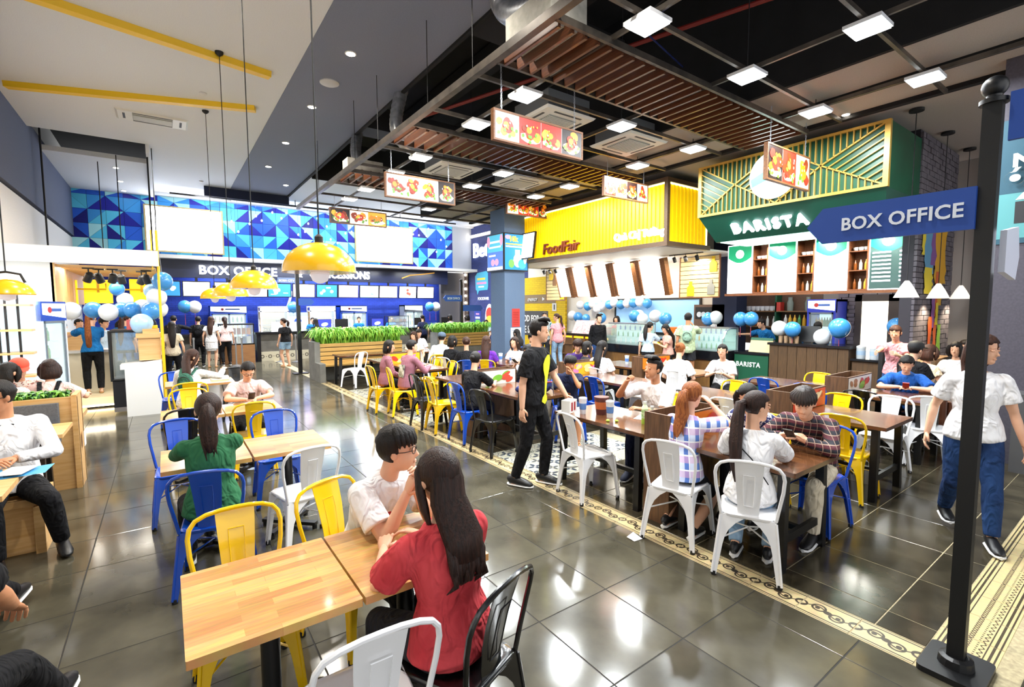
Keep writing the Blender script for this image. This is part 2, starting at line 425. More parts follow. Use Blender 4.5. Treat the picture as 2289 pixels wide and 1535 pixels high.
    mb.ball(H(0, .058, -.088), (.034*hs, .03*hs, .028*hs), 12, 8, HM)
    ex = MB()
    tgtmb = mb if near else ex
    tgtmb.loft([H(0, .084, .012), H(0, .093, -.012), H(0, .104, -.034), H(0, .086, -.044)], [.008*hs, .010*hs, .0155*hs, .012*hs], [.008*hs, .009*hs, .012*hs, .006*hs], 8, side=HM @ Vector((1,0,0)))
    for sd in (-1, 1): tgtmb.ball(H(sd*.077, -.008, -.008), (.011*hs, .021*hs, .031*hs), 8, 6, HM)
    # eyes, brows, mouth
    for sd in (-1, 1):
        ex.mi = 1; ex.ball(H(sd*.03, .079, .002), (.0168*hs, .0115*hs, .0092*hs), 10, 6, HM)
        ex.mi = 2; ex.ball(H(sd*.03, .0862, .002), (.0088*hs, .0062*hs, .0088*hs), 8, 6, HM)
        ex.loft([H(sd*.013, .088, .021), H(sd*.03, .087, .027), H(sd*.05, .074, .022)], .0042*hs, .003, 5)
    ex.mi = 3; ex.ball(H(0, .0825, -.064), (.0225*hs, .011*hs, .0042*hs), 10, 6, HM); ex.ball(H(0, .0815, -.072), (.019*hs, .011*hs, .0052*hs), 10, 6, HM)
    ex.mi = 0
    for i, sd in ((0, -1), (1, 1)):
        d = (wr[i]-el[i]).normalized(); pm = (palm[i] if palm and palm[i] else ((-sd*1, .25, 0) if pose != 'sit' else (-sd*.25, 0, -1)))
        if abs(Vector(pm).normalized().dot(d)) > .95: pm = (-sd, 0, .2)
        if palm and len(palm) > 2 and palm[2+i]: d = Vector(palm[2+i])
        # thumb side: the side of the palm that points forward/inward
        y_ = d.normalized(); z_ = -Vector(pm); z_ = (z_-y_*z_.dot(y_)).normalized(); x_ = y_.cross(z_)
        want = Vector((-sd*.6, .6, .5)); tsd = 1 if x_.dot(want) > 0 else -1
        hand(ex, wr[i], d, pm, tsd, S*.98, curl[i], 8 if near else 5)
    body = later('body', mb, [skin, EYEW, DARK, LIP], root, vox, ex, 4 if near else 2)
    # clothes
    m, sl, hem = top
    cb = MB(); e = .014 if near else .018; neck = .535 if not fem else .515
    tors(cb, hem, neck, e, 1.0, True)
    for i, sd in ((0, -1), (1, 1)):
        f = .92 if fem else 1
        if sl > 0:
            cb.limb(sh[i]*.55+sp(.40)[0]*.45, sh[i], .08*S*f+e*.5, .058*S*f+e*.6, nn)
            if sl < 1.5: cb.loft([sh[i], sh[i].lerp(el[i], .3*sl), sh[i].lerp(el[i], .6*sl)], [.056*S*f+e, .055*S*f*width+e*1.25, .054*S*f*width+e*1.5], None, nn)
            else:
                cb.limb(sh[i], el[i], .053*S*f+e*.9, .042*S*f+e*.7, nn); q = el[i].lerp(wr[i], min(sl-1, .97))
                cb.loft([el[i], el[i].lerp(q, .3), q], [.043*S*f+e*.7, .043*S*f+e*.5, .031*S*f+e*.7], None, nn)
    later('shirt', cb, [m], root, vox, None, 3 if near else 2)
    bm_, kind = bot
    lb = MB(); e2 = .012 if near else .016
    if kind == 'skirt':
        zt = hz+.12*S
        if pose == 'sit':
            for i in (0, 1): lb.limb(hip[i], hip[i].lerp(kn[i], .75), .095*S, .075*S, nn)
            tors(lb, -.09, .1, e2)
        else: lb.loft([(0, 0, hz-.28*S), (0, 0, hz-.1*S), (0, 0, hz), (0, 0, zt)], [.185*S, .185*S, .175*S, .14*S], [.15*S, .145*S, .13*S, .105*S], 20, side=(1, 0, 0))
    else:
        tors(lb, -.09, .1, e2*.6)
        for i in (0, 1):
            g = e2
            if kind == 'shorts':
                lb.loft([hip[i]+Vector((0, 0, .03)), hip[i], hip[i].lerp(kn[i], .3), hip[i].lerp(kn[i], .62)], [.06*S, .084*S+g, .08*S+g, .072*S+g*1.8], None, nn)
                lb.ball(hip[i], .086*S+g*.8, 12, 8)
            else:
                q = kn[i].lerp(an[i], .96 if kind == 'long' else .7)
                lb.limb(hip[i], kn[i], .082*S*width+g, .054*S+g, nn, .006)
                lb.loft([kn[i], kn[i].lerp(q, .3), q], [.054*S+g, .056*S+g, .040*S+g], None, nn); lb.ball(kn[i], .055*S+g, 12, 8)
    later({'skirt': 'skirt', 'shorts': 'shorts'}.get(kind, 'trousers'), lb, [bm_], root, vox, None, 3 if near else 2)
    for i in (0, 1):
        a = an[i]; sb = MB(); g = 1.0*S
        z0 = a.z-.085+.004
        if shoe is SANDAL:
            sb.loft([(a.x, a.y-.07*g, z0+.012), (a.x, a.y-.03*g, z0+.012), (a.x, a.y+.08*g, z0+.012), (a.x, a.y+.17*g, z0+.012), (a.x, a.y+.19*g, z0+.012)], [.02*g, .036*g, .044*g, .036*g, .015*g], .012, 10, side=(1, 0, 0))
            sb.loft([(a.x-.042*g, a.y+.07*g, z0+.02), (a.x, a.y+.075*g, z0+.065), (a.x+.042*g, a.y+.07*g, z0+.02)], .016*g, .005, 6)
            sb.build('shoe', [shoe], root, True)
        else:
            sb.loft([(a.x, a.y-.075*g, z0+.045), (a.x, a.y-.06*g, z0+.055), (a.x, a.y-.01*g, z0+.06), (a.x, a.y+.06*g, z0+.047), (a.x, a.y+.13*g, z0+.036), (a.x, a.y+.185*g, z0+.026), (a.x, a.y+.20*g, z0+.022)],
                    [.016*g, .034*g, .04*g, .043*g, .046*g, .034*g, .012*g], [.03*g, .048*g, .056*g, .044*g, .03*g, .02*g, .01*g], 12, side=(1, 0, 0))
            so = sb.build('shoe', [shoe], root, True)
            if sole:
                k = MB(); k.loft([(a.x, a.y+v*g, z0+.008) for v in (-.085, -.06, .06, .14, .19, .208)], [.015*g, .036*g, .045*g, .049*g, .036*g, .012*g], .012, 12, side=(1, 0, 0))
                k.build('sole', [SOLE if sole is True else sole], so, True)
    # hair
    style, hm = hair[0], hair[1]; ln = hair[2] if len(hair) > 2 else .35
    hb = MB(); hb.mi = 0
    n_, m_ = (30, 20) if near else (20, 13)
    v0 = len(hb.v); hb.ball((0, 0, 0), 1.0, n_, m_)
    longish = style in ('long', 'bob')
    rnd = random.Random(int(x*100+y*37))
    out = []
    for q in hb.v[v0:]:
        q = Vector(q); r = Vector((q.x*.088, q.y*.106-.008, q.z*.103+.03)); 
        if style == 'cap': pass
        front = q.y > .12
        line = .052+.018*(1-abs(q.x)) if style != 'fringe' else .03
        if style == 'quiff': line = .075
        inside = (front and r.z < line and r.y > .012+.02*(abs(q.x) > .75)) or (r.z < (-.055 if not longish else -.09)) or (not longish and r.z < -.012 and r.y > -.012)
        if inside: r = Vector((r.x*.62, r.y*.62, r.z*.62))
        else:
            k = 1+rnd.uniform(-.012, .028)
            if style == 'quiff' and q.z > .45: k += .10*(q.y*.5+.5)
            if style in ('short', 'quiff') and r.z < .02: k -= .05
            if style == 'fringe' and q.z > .2: k += .04+rnd.uniform(0, .05)
            if style in ('pony', 'bun'): k = .97+rnd.uniform(-.006, .006)
            r = r*k
        out.append(hc+HM @ r*hs)
    hb.v[v0:] = [tuple(q) for q in out]
    def back(t, off, lat=0.0):
        c, d = sp(t); f = TW @ Vector((0, 1, 0)); f = (f-d*f.dot(d)).normalized()
        rb = .11*S if t > .12 else .10*S
        return c-f*(rb+off)+sx*lat
    sdv = HM @ Vector((1, 0, 0))
    if style == 'long':
        t1 = max(.5-ln/S, .1); steps = [t for t in (.46, .38, .3, .22, .14) if t > t1]+[t1]
        pts = [H(0, -.04, .07), H(0, -.07, .0), H(0, -.075, -.08)]+[back(t, .03) for t in steps]
        k = len(steps); rx = [.075, .085, .092]+[.1-.012*i for i in range(k)]; ry = [.05, .05, .05]+[.042-.003*i for i in range(k)]
        rx[-1] *= .7; ry[-1] *= .5
        hb.loft(pts, [r*hs*.9 for r in rx], [r*hs for r in ry], 40 if near else 18, side=sdv, flute=.04, k=13 if near else 6)
        for sd in (-1, 1):
            hb.loft([H(sd*.05, .04, .085), H(sd*.079, .035, .03), H(sd*.085, .012, -.05), H(sd*.083, -.015, -.12), H(sd*.07, -.04, -.2)], [.016, .024, .028, .026, .008], [.012, .016, .018, .018, .006], 10, side=HM @ Vector((0,1,0)), flute=.05, k=4)
        if near:
            for j in range(11):
                lat = (j-5)*.0145; e1 = back(t1, .03, lat); e0 = back(min(t1+.1, .46), .035, lat*1.1)
                hb.loft([e0+Vector((0, .03, .03)), e0.lerp(e1, .6)+Vector((0, -.008, 0)), e1+Vector((rnd.uniform(-.01, .01), -.012, -.01)), e1+Vector((rnd.uniform(-.03, .03), rnd.uniform(-.03, .0), -.04-rnd.uniform(0, .03))), e1+Vector((rnd.uniform(-.04, .04), .0, -.055-rnd.uniform(0, .04)))], [.003, .017, .017, .011, .002], None, 8)
    elif style == 'bob':
        hb.loft([H(0, -.03, .07), H(0, -.05, .0), H(0, -.05, -.07), H(0, -.045, -.125), H(0, -.045, -.14)], [.075*hs, .09*hs, .098*hs, .095*hs, .06*hs], [.06*hs, .065*hs, .065*hs, .06*hs, .03*hs], 24, side=sdv, flute=.03, k=9)
        for sd in (-1, 1): hb.loft([H(sd*.06, .035, .07), H(sd*.085, .035, .01), H(sd*.088, .025, -.06), H(sd*.08, .02, -.12)], [.02, .028, .03, .012], [.028, .034, .034, .012], 9, side=HM @ Vector((0,1,0)))
    elif style == 'pony':
        a0 = H(0, -.098, .03); drop = Vector((0, 0, -1)); bk = HM @ Vector((0, -1, 0)); bk.z = 0; bk.normalize()
        pts = [a0, a0+bk*.04+Vector((0, 0, -.005)), a0+bk*.06+drop*ln*.25, a0+bk*.055+drop*ln*.5, a0+bk*.045+drop*ln*.78, a0+bk*.04+drop*ln]
        f_ = TW @ Vector((0, 1, 0))
        for q in range(1, len(pts)):      # lay the tail over the back instead of through it
            for t in (.06, .12, .18, .24, .30, .36, .42, .48):
                if abs(sp(t)[0].z-pts[q].z) < .045:
                    g_ = (pts[q]-back(t, .045)).dot(f_)
                    if g_ > 0: pts[q] = pts[q]-f_*g_
        hb.loft(pts, [.022, .036, .05, .054, .044, .008], [.022, .032, .038, .037, .03, .006], 26 if near else 14, side=sdv, flute=.12, k=9 if near else 5)
        hb.ball(a0+bk*.012, .027, 10, 6)
        if near:
            for j in range(7):
                q = pts[-2]+sdv*(j-3)*.012; hb.loft([pts[3]+sdv*(j-3)*.013, q, q+Vector((rnd.uniform(-.02, .02), 0, -.06-rnd.uniform(0, .06)))], [.013, .012, .002], None, 6)
    elif style == 'bun': hb.ball(H(0, -.108, hair[3] if len(hair) > 3 else .02), (.038, .034, .036), 14, 10); hb.loft([H(0, -.09, .02), H(0, -.105, .02)], .03, None, 10)
    elif style == 'quiff':
        for j in range(7):
            lat = (j-3)*.018; hb.loft([H(lat, -.02, .115), H(lat, .04, .135), H(lat*1.05, .085, .128), H(lat*1.08, .105, .108)], [.02, .024, .02, .006], None, 8)
    elif style == 'fringe':
        for j in range(11):
            a = R(-70+14*j); cx, cy = math.sin(a), math.cos(a)
            hb.loft([H(cx*.05, cy*.05-.01, .125), H(cx*.088, cy*.096-.01, .095), H(cx*.094, cy*.107-.008, .055), H(cx*.09, cy*.108-.008, .026)], [.02, .021, .017, .003], [.014, .014, .01, .003], 7)
    hb.build('hair', [hm], root, 70)
    if style == 'cap':
        k = MB(); k.lathe([(.093, .035), (.096, .06), (.088, .1), (.06, .13), (.02, .142), (.004, .144)], 20)
        k.v = [tuple(hc+HM @ Vector((v[0], v[1]*1.14-.008, v[2]))*hs) for v in k.v]
        k.loft([H(0, .06, .05), H(0, .11, .048), H(0, .16, .036), H(0, .178, .03)], [.08, .082, .06, .02], .006, 14, side=sdv)
        k.build('cap', [hair[3]], root, True)
    info = dict(root=root, hc=hc, H=H, HM=HM, sp=sp, wr=wr, el=el, sh=sh, back=back, S=S, hs=hs, sx=sx, kn=kn, hz=hz, TW=TW)
    return info

def glasses(P, m=GLASS):
    H = P['H']; g = MB()
    for sd in (-1, 1):
        g.tube([H(sd*.032+.024*math.cos(a*PI/6), .098-.012*abs(sd*.032+.024*math.cos(a*PI/6))/.05, .0+.019*math.sin(a*PI/6)) for a in range(12)], .0022, 5, True)
        g.tube([H(sd*.057, .088, .004), H(sd*.08, .05, .004), H(sd*.083, -.005, .006), H(sd*.082, -.02, -.008)], .0024, 5)
    g.tube([H(-.009, .1, .003), H(0, .103, .005), H(.009, .1, .003)], .002, 5)
    return g.build('glasses', [m], P['root'], True)
def patch(P, name, m, pts, t0, t1, grow=.022, nu=7, arc=(60, 120)):
    """printed panel lying on the shirt front: polygon mask over an arc of the torso"""
    pass
def straps(P, m, cross=True):
    sp = P['sp']; k = MB()
    for sd in (-1, 1):
        k.loft([P['back'](.3, .022, sd*.05), P['back'](.42, .022, sd*.075), P['sh'][(sd+1)//2]+Vector((-sd*.05, 0, .07))], [.012, .012, .012], .004, 6)
    return k.build('strap', [m], P['root'], True)
def backpack(P, m, t=.28, s=1.0, name='backpack'):
    c = P['back'](t, .07); k = MB(); tr = P['TW']
    k.ball(c, (.14*s, .085*s, .19*s), 16, 12); k.ball(c+tr @ Vector((0, -.06*s, -.05*s)), (.1*s, .05*s, .1*s), 12, 8)
    o = k.build(name, [m], P['root'], True)
    z = MB(); z.tube([c+Vector((.1*s*math.cos(a), -.088*s, .11*s*math.sin(a)+.01)) for a in [PI*i/8 for i in range(9)]], .006, 5); z.build('zip', [DARK], o, True)
    for i, sd in ((0, -1), (1, 1)):
        q = MB(); q.loft([c+Vector((sd*.07, .03, .14*s)), P['sh'][i]+Vector((-sd*.045, -.03, .075)), P['sh'][i]+Vector((-sd*.045, .09, .0))], [.022]*3, .006, 6); q.build('strap', [m], P['root'], True)
    return o
def phone(P, label, name='phone', z=.0, col=None):
    a = R(P['root'].rotation_euler.z*180/PI); m = P['wr']; c = (m[0]+m[1])/2+Vector((0, .07, .03+z))
    k = MB(); k.obox((0, 0, 0), (.07, .01, .14), (R(-50), 0, 0)); o = k.build(name, [col or DARK])
    o.location = P['root'].matrix_basis @ c; o.rotation_euler = P['root'].rotation_euler
    tag(o, label, 'phone'); return o


# ---------------------------------------------------------------- node expressions for printed and glazed patterns
class Ex:
    nt = None
    def __init__(s, o): s.o = o
    @staticmethod
    def m(op, *a):
        n = Ex.nt.nodes.new('ShaderNodeMath'); n.operation = op
        for i, v in enumerate(a):
            if isinstance(v, Ex): Ex.nt.links.new(v.o, n.inputs[i])
            else: n.inputs[i].default_value = v
        return Ex(n.outputs[0])
    def __add__(s, b): return Ex.m('ADD', s, b)
    def __sub__(s, b): return Ex.m('SUBTRACT', s, b)
    def __mul__(s, b): return Ex.m('MULTIPLY', s, b)
    def abs(s): return Ex.m('ABSOLUTE', s)
    def lt(s, b): return Ex.m('LESS_THAN', s, b)
    def gt(s, b): return Ex.m('GREATER_THAN', s, b)
    def mx(s, b): return Ex.m('MAXIMUM', s, b)
    def mn(s, b): return Ex.m('MINIMUM', s, b)
    def sin(s): return Ex.m('SINE', s)
    def cos(s): return Ex.m('COSINE', s)
    def fr(s): return Ex.m('FRACT', s)
def length(x, y): return Ex.m('SQRT', x*x+y*y)
def mixc(f, a, b):
    n = Ex.nt.nodes.new('ShaderNodeMix'); n.data_type = 'RGBA'; Ex.nt.links.new(f.o, n.inputs[0])
    for i, c in ((6, a), (7, b)):
        if isinstance(c, str): n.inputs[i].default_value = (*lin(c), 1)
        else: Ex.nt.links.new(c, n.inputs[i])
    return n.outputs[2]
def coords(m):
    Ex.nt = m.node_tree; tc = Ex.nt.nodes.new('ShaderNodeTexCoord'); s = Ex.nt.nodes.new('ShaderNodeSeparateXYZ'); Ex.nt.links.new(tc.outputs['Object'], s.inputs[0])
    return Ex(s.outputs[0]), Ex(s.outputs[1]), Ex(s.outputs[2])
def setcol(m, c): m.node_tree.links.new(c, m.node_tree.nodes['Principled BSDF'].inputs['Base Color'])
def noise_mix(c, amt=.35, sc=9):
    n = Ex.nt.nodes.new('ShaderNodeTexNoise'); n.inputs['Scale'].default_value = sc; n.inputs['Detail'].default_value = 4
    k = Ex.nt.nodes.new('ShaderNodeMix'); k.data_type = 'RGBA'; k.blend_type = 'MULTIPLY'; k.inputs[0].default_value = amt; Ex.nt.links.new(c, k.inputs[6]); Ex.nt.links.new(n.outputs['Color'], k.inputs[7]); return k.outputs[2]

TILE_D = mat('tile_dark', '272319', .17, spec=.38, noise=(3.2, 7), col2='464032', rnd=.12, bump=(2.2, .05))
TILE_L = mat('tile_grey', '3b382e', .13, spec=.7, noise=(2.6, 7), col2='575345', rnd=.10, bump=(2.2, .05))
GROUT = mat('grout', 'b3a683', .8, noise=(40, 2), col2='93876a'); GROUT_D = mat('grout_dark', '24221e', .8)
SCROLL = mat('scroll_tile', 'cdb98a', .3); x, y, z = coords(SCROLL)
yy = y*(1/.3)
c1 = (length((x-.018), (y-.055)) - .036).abs().lt(.0065); c2 = (length((x+.018), (y+.055)) - .036).abs().lt(.0065)
c3 = length(x-.012, y-.062).lt(.014).mx(length(x+.012, y+.062).lt(.014)); c4 = (x-(y*26).sin()*.03).abs().lt(.006); c5 = length(x, (y*.8)).lt(.02)
c6 = (length(x, Ex.m('ABSOLUTE', y)-.15)-.03).abs().lt(.007)
ln = ((x.abs()-.086).abs().lt(.005)).mx((x.abs()-.104).abs().lt(.003))
setcol(SCROLL, noise_mix(mixc(c1.mx(c2).mx(c3).mx(c4).mx(c5).mx(c6).mx(ln), 'd3bf90', '453c30'), .3))
FRIEZE = mat('frieze_tile', 'cdb98a', .3); x, y, z = coords(FRIEZE)
f = (x*42).fr()-.5; arch = (length(f*.024, y-.01)-.0095).abs().lt(.0028); dot = length(f*.024, y+.028).lt(.005); wav = (y+.05-(x*130).sin()*.008).abs().lt(.004)
ln = ((y.abs()-.093).abs().lt(.006)).mx((y.abs()-.115).abs().lt(.004)).mx((y.abs()-.07).abs().lt(.003))
setcol(FRIEZE, noise_mix(mixc(arch.mx(dot).mx(wav).mx(ln), 'd3c08d', '4a4030'), .3))
FLOWER = mat('flower_tile', 'c9c6b4', .28); x, y, z = coords(FLOWER)
th = Ex.m('ARCTAN2', y, x); r = length(x, y); ax = x.abs(); ay = y.abs(); rc = length(ax-.15, ay-.15); tc_ = Ex.m('ARCTAN2', ay-.15, ax-.15)
pet = r.lt((th*4).cos()*.035+.06)*r.gt(.018); ring = (r-.105).abs().lt(.005); cor = rc.lt((tc_*4).cos()*.03+.055)*rc.gt(.014); vine = ((r-.135)-(th*8).sin()*.012).abs().lt(.004)
base = mixc(ring.mx(vine), 'cfccb8', '5d6a70'); setcol(FLOWER, noise_mix(mixc(pet.mx(cor), base, '2c3a4e'), .3))

# ---------------------------------------------------------------- floor: slab with recessed joints, tiles laid one by one
fb = MB(); fb.box(-6, 14.5, -4, 22.2, -.2, -.0025); floor = struct(fb.build('floor', GROUT, None))
gl = MB(); gl.box(-6, 3.13, -4, 22.1, -.0026, -.0018); o = gl.build('grout_bed', GROUT_D, floor)
TM = {}
def tile(x0, x1, y0, y1, m, name='floor_tile'):
    g = .0034; key = (round(x1-x0, 3), round(y1-y0, 3), m.name)
    if key not in TM:
        a, b = (x1-x0)/2-g, (y1-y0)/2-g; k = MB(); c = .0015
        k.add([(-a,-b,-.006),(a,-b,-.006),(a,b,-.006),(-a,b,-.006),(-a,-b,-c),(a,-b,-c),(a,b,-c),(-a,b,-c),(-a+c,-b+c,0),(a-c,-b+c,0),(a-c,b-c,0),(-a+c,b-c,0)],
              [(0,1,5,4),(1,2,6,5),(2,3,7,6),(3,0,4,7),(4,5,9,8),(5,6,10,9),(6,7,11,10),(7,4,8,11),(8,9,10,11)])
        me = k.mesh('tile'); me.materials.append(m); TM[key] = me
    o = bpy.data.objects.new(name, TM[key]); C.objects.link(o); o.location = ((x0+x1)/2, (y0+y1)/2, 0); o.parent = floor; return o
def far_tiles(mb, x0, x1, y0, y1):
    g = .0028; mb.add([(x0+g,y0+g,0),(x1-g,y0+g,0),(x1-g,y1-g,0),(x0+g,y1-g,0)], [(0,1,2,3)])
xl = [2.9-.575*i for i in range(16)]; fl_l = MB(); fl_r = MB()
xl = [3.13]+xl
YL = [-2.64+.6*j for j in range(41)]
for i in range(len(xl)-1):
    for j in range(len(YL)-1):
        x1, x0, y0, y1 = xl[i], xl[i+1], YL[j], YL[j+1]; d = math.hypot((x0+x1)/2, (y0+y1)/2)
        if d < 6.0 and x0 > -1.5 and y0 > .3 or (i == 0 and y0 < 13 and y0 > .3): tile(x0, x1, y0, y1, TILE_L)
        else: far_tiles(fl_l, x0, x1, y0, y1)
FLZ = [(3.36, 4.56, 3.96, 5.16), (3.36, 3.96, 6.96, 8.16), (3.36, 4.56, 9.96, 11.16), (4.56, 5.16, 4.26, 5.16)]
xr = [3.36]+[3.58+.6*i for i in range(19)]
for i in range(len(xr)-1):
    for j in range(len(YL)-1):
        x0, x1, y0, y1 = xr[i], xr[i+1], YL[j], YL[j+1]; cx, cy = (x0+x1)/2, (y0+y1)/2; d = math.hypot(cx, cy)
        if any(a-.01 <= cx <= b+.01 and c-.01 <= cy <= e+.01 for a, b, c, e in FLZ): continue
        if .44 < y0 < .8 or abs(y0-.36) < .05: 
            y0 = .72
        if d < 6.6 and y0 > .3 and y1 > .7: tile(x0, x1, y0, y1, TILE_D)
        else: far_tiles(fl_r, x0, x1, y0, y1)
stuff(fl_l.build('far_tiles', TILE_L, floor)); stuff(fl_r.build('far_tiles', TILE_D, floor))
for k in range(46): tile(3.13, 3.36, .72+.3*k, 1.02+.3*k, SCROLL, 'border_tile')
for k in range(17): tile(3.36+.3*k, 3.66+.3*k, .45, .72, FRIEZE, 'frieze_tile')
tile(3.13, 3.36, .45, .72, FRIEZE, 'frieze_tile')
for a, b, c, e in FLZ:
    nx = round((b-a)/.3); ny = round((e-c)/.3)
    for i in range(nx):
        for j in range(ny): tile(a+.3*i, a+.3*i+.3, c+.3*j, c+.3*j+.3, FLOWER, 'patterned_tile')

# ---------------------------------------------------------------- ceilings
WCEIL = mat('white_plaster', 'e0e4ea', .9, noise=(90, 2), col2='d4d8de'); GCEIL = mat('grey_plaster', '7c8398', .9, noise=(90, 2), col2='72798d')
SLAB = mat('dark_slab', '0a0a0c', .95, noise=(3, 4), col2='121214'); BEIGE = mat('beige_ceiling', 'b3aca5', .9, noise=(80, 2), col2='aaa39c')
GBEAM = mat('grey_beam', '566079', .9, noise=(60, 2), col2='4d566e'); NAVYB = mat('navy_paint', '1b2440', .8)
k = MB(); k.box(-2.2, 1.93, -4, 14.6, 5.8, 5.95); k.box(-.19, 1.93, 14.6, 20.2, 5.8, 5.95); struct(k.build('ceiling', WCEIL))
k = MB(); k.box(1.93, 3.64, -4, 18.4, 5.79, 5.95); struct(k.build('ceiling', GCEIL))
k = MB(); k.box(-2.2, -.19, 16.0, 20.6, 5.68, 5.8); k.box(-.19, 12.3, 20.2, 21, 5.72, 5.9); k.box(3.64, 12.3, 15.2, 20.3, 5.78, 5.95); struct(k.build('ceiling', WCEIL))
k = MB(); k.box(-2.4, 13.2, -4, 21.8, 6.9, 7.05); struct(k.build('ceiling', SLAB))
k = MB(); k.box(6.75, 13.2, -4, 14.2, 4.76, 4.9); struct(k.build('ceiling', BEIGE))
k = MB(); k.box(7.6, 7.7, -4, 14.2, 4.70, 4.765); struct(k.build('trim_1', SLAB)); k = MB(); k.box(8.46, 8.56, -4, 14.2, 4.70, 4.765); struct(k.build('trim_2', SLAB))
k = MB(); k.box(3.64, 3.7, -4, 18.4, 5.75, 6.9); struct(k.build('trim_3', SLAB)); k = MB(); k.box(6.69, 6.75, -4, 14.2, 4.74, 6.9); struct(k.build('trim_4', SLAB))
k = MB(); k.box(1.2, 3.7, 18.4, 18.5, 5.5, 6.2); struct(k.build('trim_5', NAVYB)); k = MB(); k.box(-.19, -.12, 14.6, 20.2, 5.6, 6.3); struct(k.build('trim_6', WCEIL))
k = MB(); k.box(3.7, 12.3, 15.14, 15.2, 5.7, 6.9); struct(k.build('trim_7', SLAB))
# ---------------------------------------------------------------- walls
WHITEW = mat('white_wall', 'd9d9d6', .7, noise=(40, 2), col2='d0d0cd')
def brickmat(name, a, b, mort, bw=.22, rh=.075, axis='xz', rough=.8, ms=.006):
    m = mat(name, a, rough); nt = m.node_tree; bs = nt.nodes['Principled BSDF']; L = nt.links
    tc = nt.nodes.new('ShaderNodeTexCoord'); s = nt.nodes.new('ShaderNodeSeparateXYZ'); cb = nt.nodes.new('ShaderNodeCombineXYZ'); L.new(tc.outputs['Object'], s.inputs[0])
    L.new(s.outputs[0 if axis[0] == 'x' else 1], cb.inputs[0]); L.new(s.outputs[2], cb.inputs[1])
    br = nt.nodes.new('ShaderNodeTexBrick'); L.new(cb.outputs[0], br.inputs['Vector']); br.inputs['Scale'].default_value = 1; br.inputs['Brick Width'].default_value = bw; br.inputs['Row Height'].default_value = rh; br.inputs['Mortar Size'].default_value = ms
    for n, c in (('Color1', a), ('Color2', b), ('Mortar', mort)): br.inputs[n].default_value = (*lin(c), 1)
    L.new(br.outputs['Color'], bs.inputs['Base Color'])
    bp = nt.nodes.new('ShaderNodeBump'); bp.inputs['Strength'].default_value = .6; bp.inputs['Distance'].default_value = .01; bp.invert = True; L.new(br.outputs['Fac'], bp.inputs['Height']); L.new(bp.outputs[0], bs.inputs['Normal']); return m
BLUEB = brickmat('blue_brick', '1a3aa8', '16349a', '122a7e'); NAVBR = brickmat('navy_brick', '34407a', '2d386c', '232c58', axis='yz'); GREYBR = brickmat('grey_brick', '55505a', '4a464f', '37343b', .24, .085, 'xz')
k = MB(); k.box(-2.35, -2.2, -4, 20.5, 4.2, 5.95); struct(k.build('wall_left', GBEAM))
k = MB(); k.box(-2.45, -2.25, -4, 21.8, 0, 4.15); k.box(-2.45, -2.36, -4, 21.8, 4.15, 6.9); struct(k.build('wall_left', WHITEW))
k = MB(); k.box(-2.3, 11.3, 20.52, 20.7, 3.72, 5.78); struct(k.build('wall_back', NAVYB))
k = MB(); k.box(-2.3, 12.3, 21.6, 21.75, 0, 3.62); struct(k.build('wall_back', BLUEB))
k = MB(); k.box(11.27, 12.3, 20.45, 20.6, 3.7, 5.78); struct(k.build('wall_back', mat('pale_grey_wall', 'aab0bb', .8)))
DGW = mat('dark_grey_wall', '4c4b50', .75, noise=(30, 2), col2='444348')
k = MB(); k.box(10.9, 12.3, 21.0, 21.2, 0, 3.6); struct(k.build('wall_back', DGW))
k = MB(); k.box(-1.3, 12.3, 19.9, 20.7, 3.6, 3.72); struct(k.build('trim_8', WHITEW))
k = MB(); k.box(12.3, 12.5, 15.9, 21.3, 0, 5.78); struct(k.build('wall_right', NAVBR))
k = MB(); k.box(12.3, 12.5, 7.2, 15.9, 0, 4.8); struct(k.build('wall_right', mat('cream_wall', 'e6dfd2', .6)))
k = MB(); k.box(12.0, 12.5, 6.72, 7.4, 0, 4.76); struct(k.build('wall_right', NAVYB))
k = MB(); k.box(13.0, 13.2, -.5, 6.8, 0, 4.8); struct(k.build('wall_right', mat('grey_panel_wall', '7a7470', .7)))
WALLD = mat('dark_violet_wall', '4a4650', .7, noise=(40, 2), col2='423e48')
k = MB(); k.box(8.12, 8.4, -3, 1.36, 0, 4.76); struct(k.build('wall_front', WALLD))
# pillar with screens in the middle of the hall
COLM = mat('blue_grey_paint', '5d7390', .7, noise=(50, 2), col2='566b87')
k = MB(); k.box(7.89, 8.61, 11.3, 12.02, 0, 4.7); struct(k.build('trim_9', COLM), 'blue-grey square column in the middle of the hall')
# brick pier beside the barista counter: bricks with recessed joints
k = MB(); k.box(10.12, 12.25, 2.64, 2.8, 0, 4.76); pier = struct(k.build('wall_right', mat('brick_joint', '37343b', .9)))
bm_ = MB(); rr = random.Random(3)
for r_ in range(52):
    z0 = .01+r_*.0905; x = 10.12-(.14 if r_ % 2 else 0)
    while x < 12.25:
        a, b = max(x, 10.12), min(x+.27, 12.25)
        if b-a > .03: bm_.box(a+.005, b-.005, 2.598+rr.uniform(-.006, .004), 2.64, z0+.005, z0+.0855)
        x += .28
stuff(bm_.build('brick', mat('grey_bricks', '6a646c', .85, noise=(6, 3), col2='57525a'), pier))
bm2 = MB()
for r_ in range(26):
    z0 = .01+r_*.0905; y = 3.0-(.14 if r_ % 2 else 0)
    while y < 4.75:
        a, b = max(y, 3.0), min(y+.27, 4.75); bm2.box(12.93+rr.uniform(-.006, .004), 13.02, a+.005, b-.005, z0+.005, z0+.0855) if b-a > .03 else 0; y += .28
stuff(bm2.build('brick', MATS['grey_bricks'], pier))
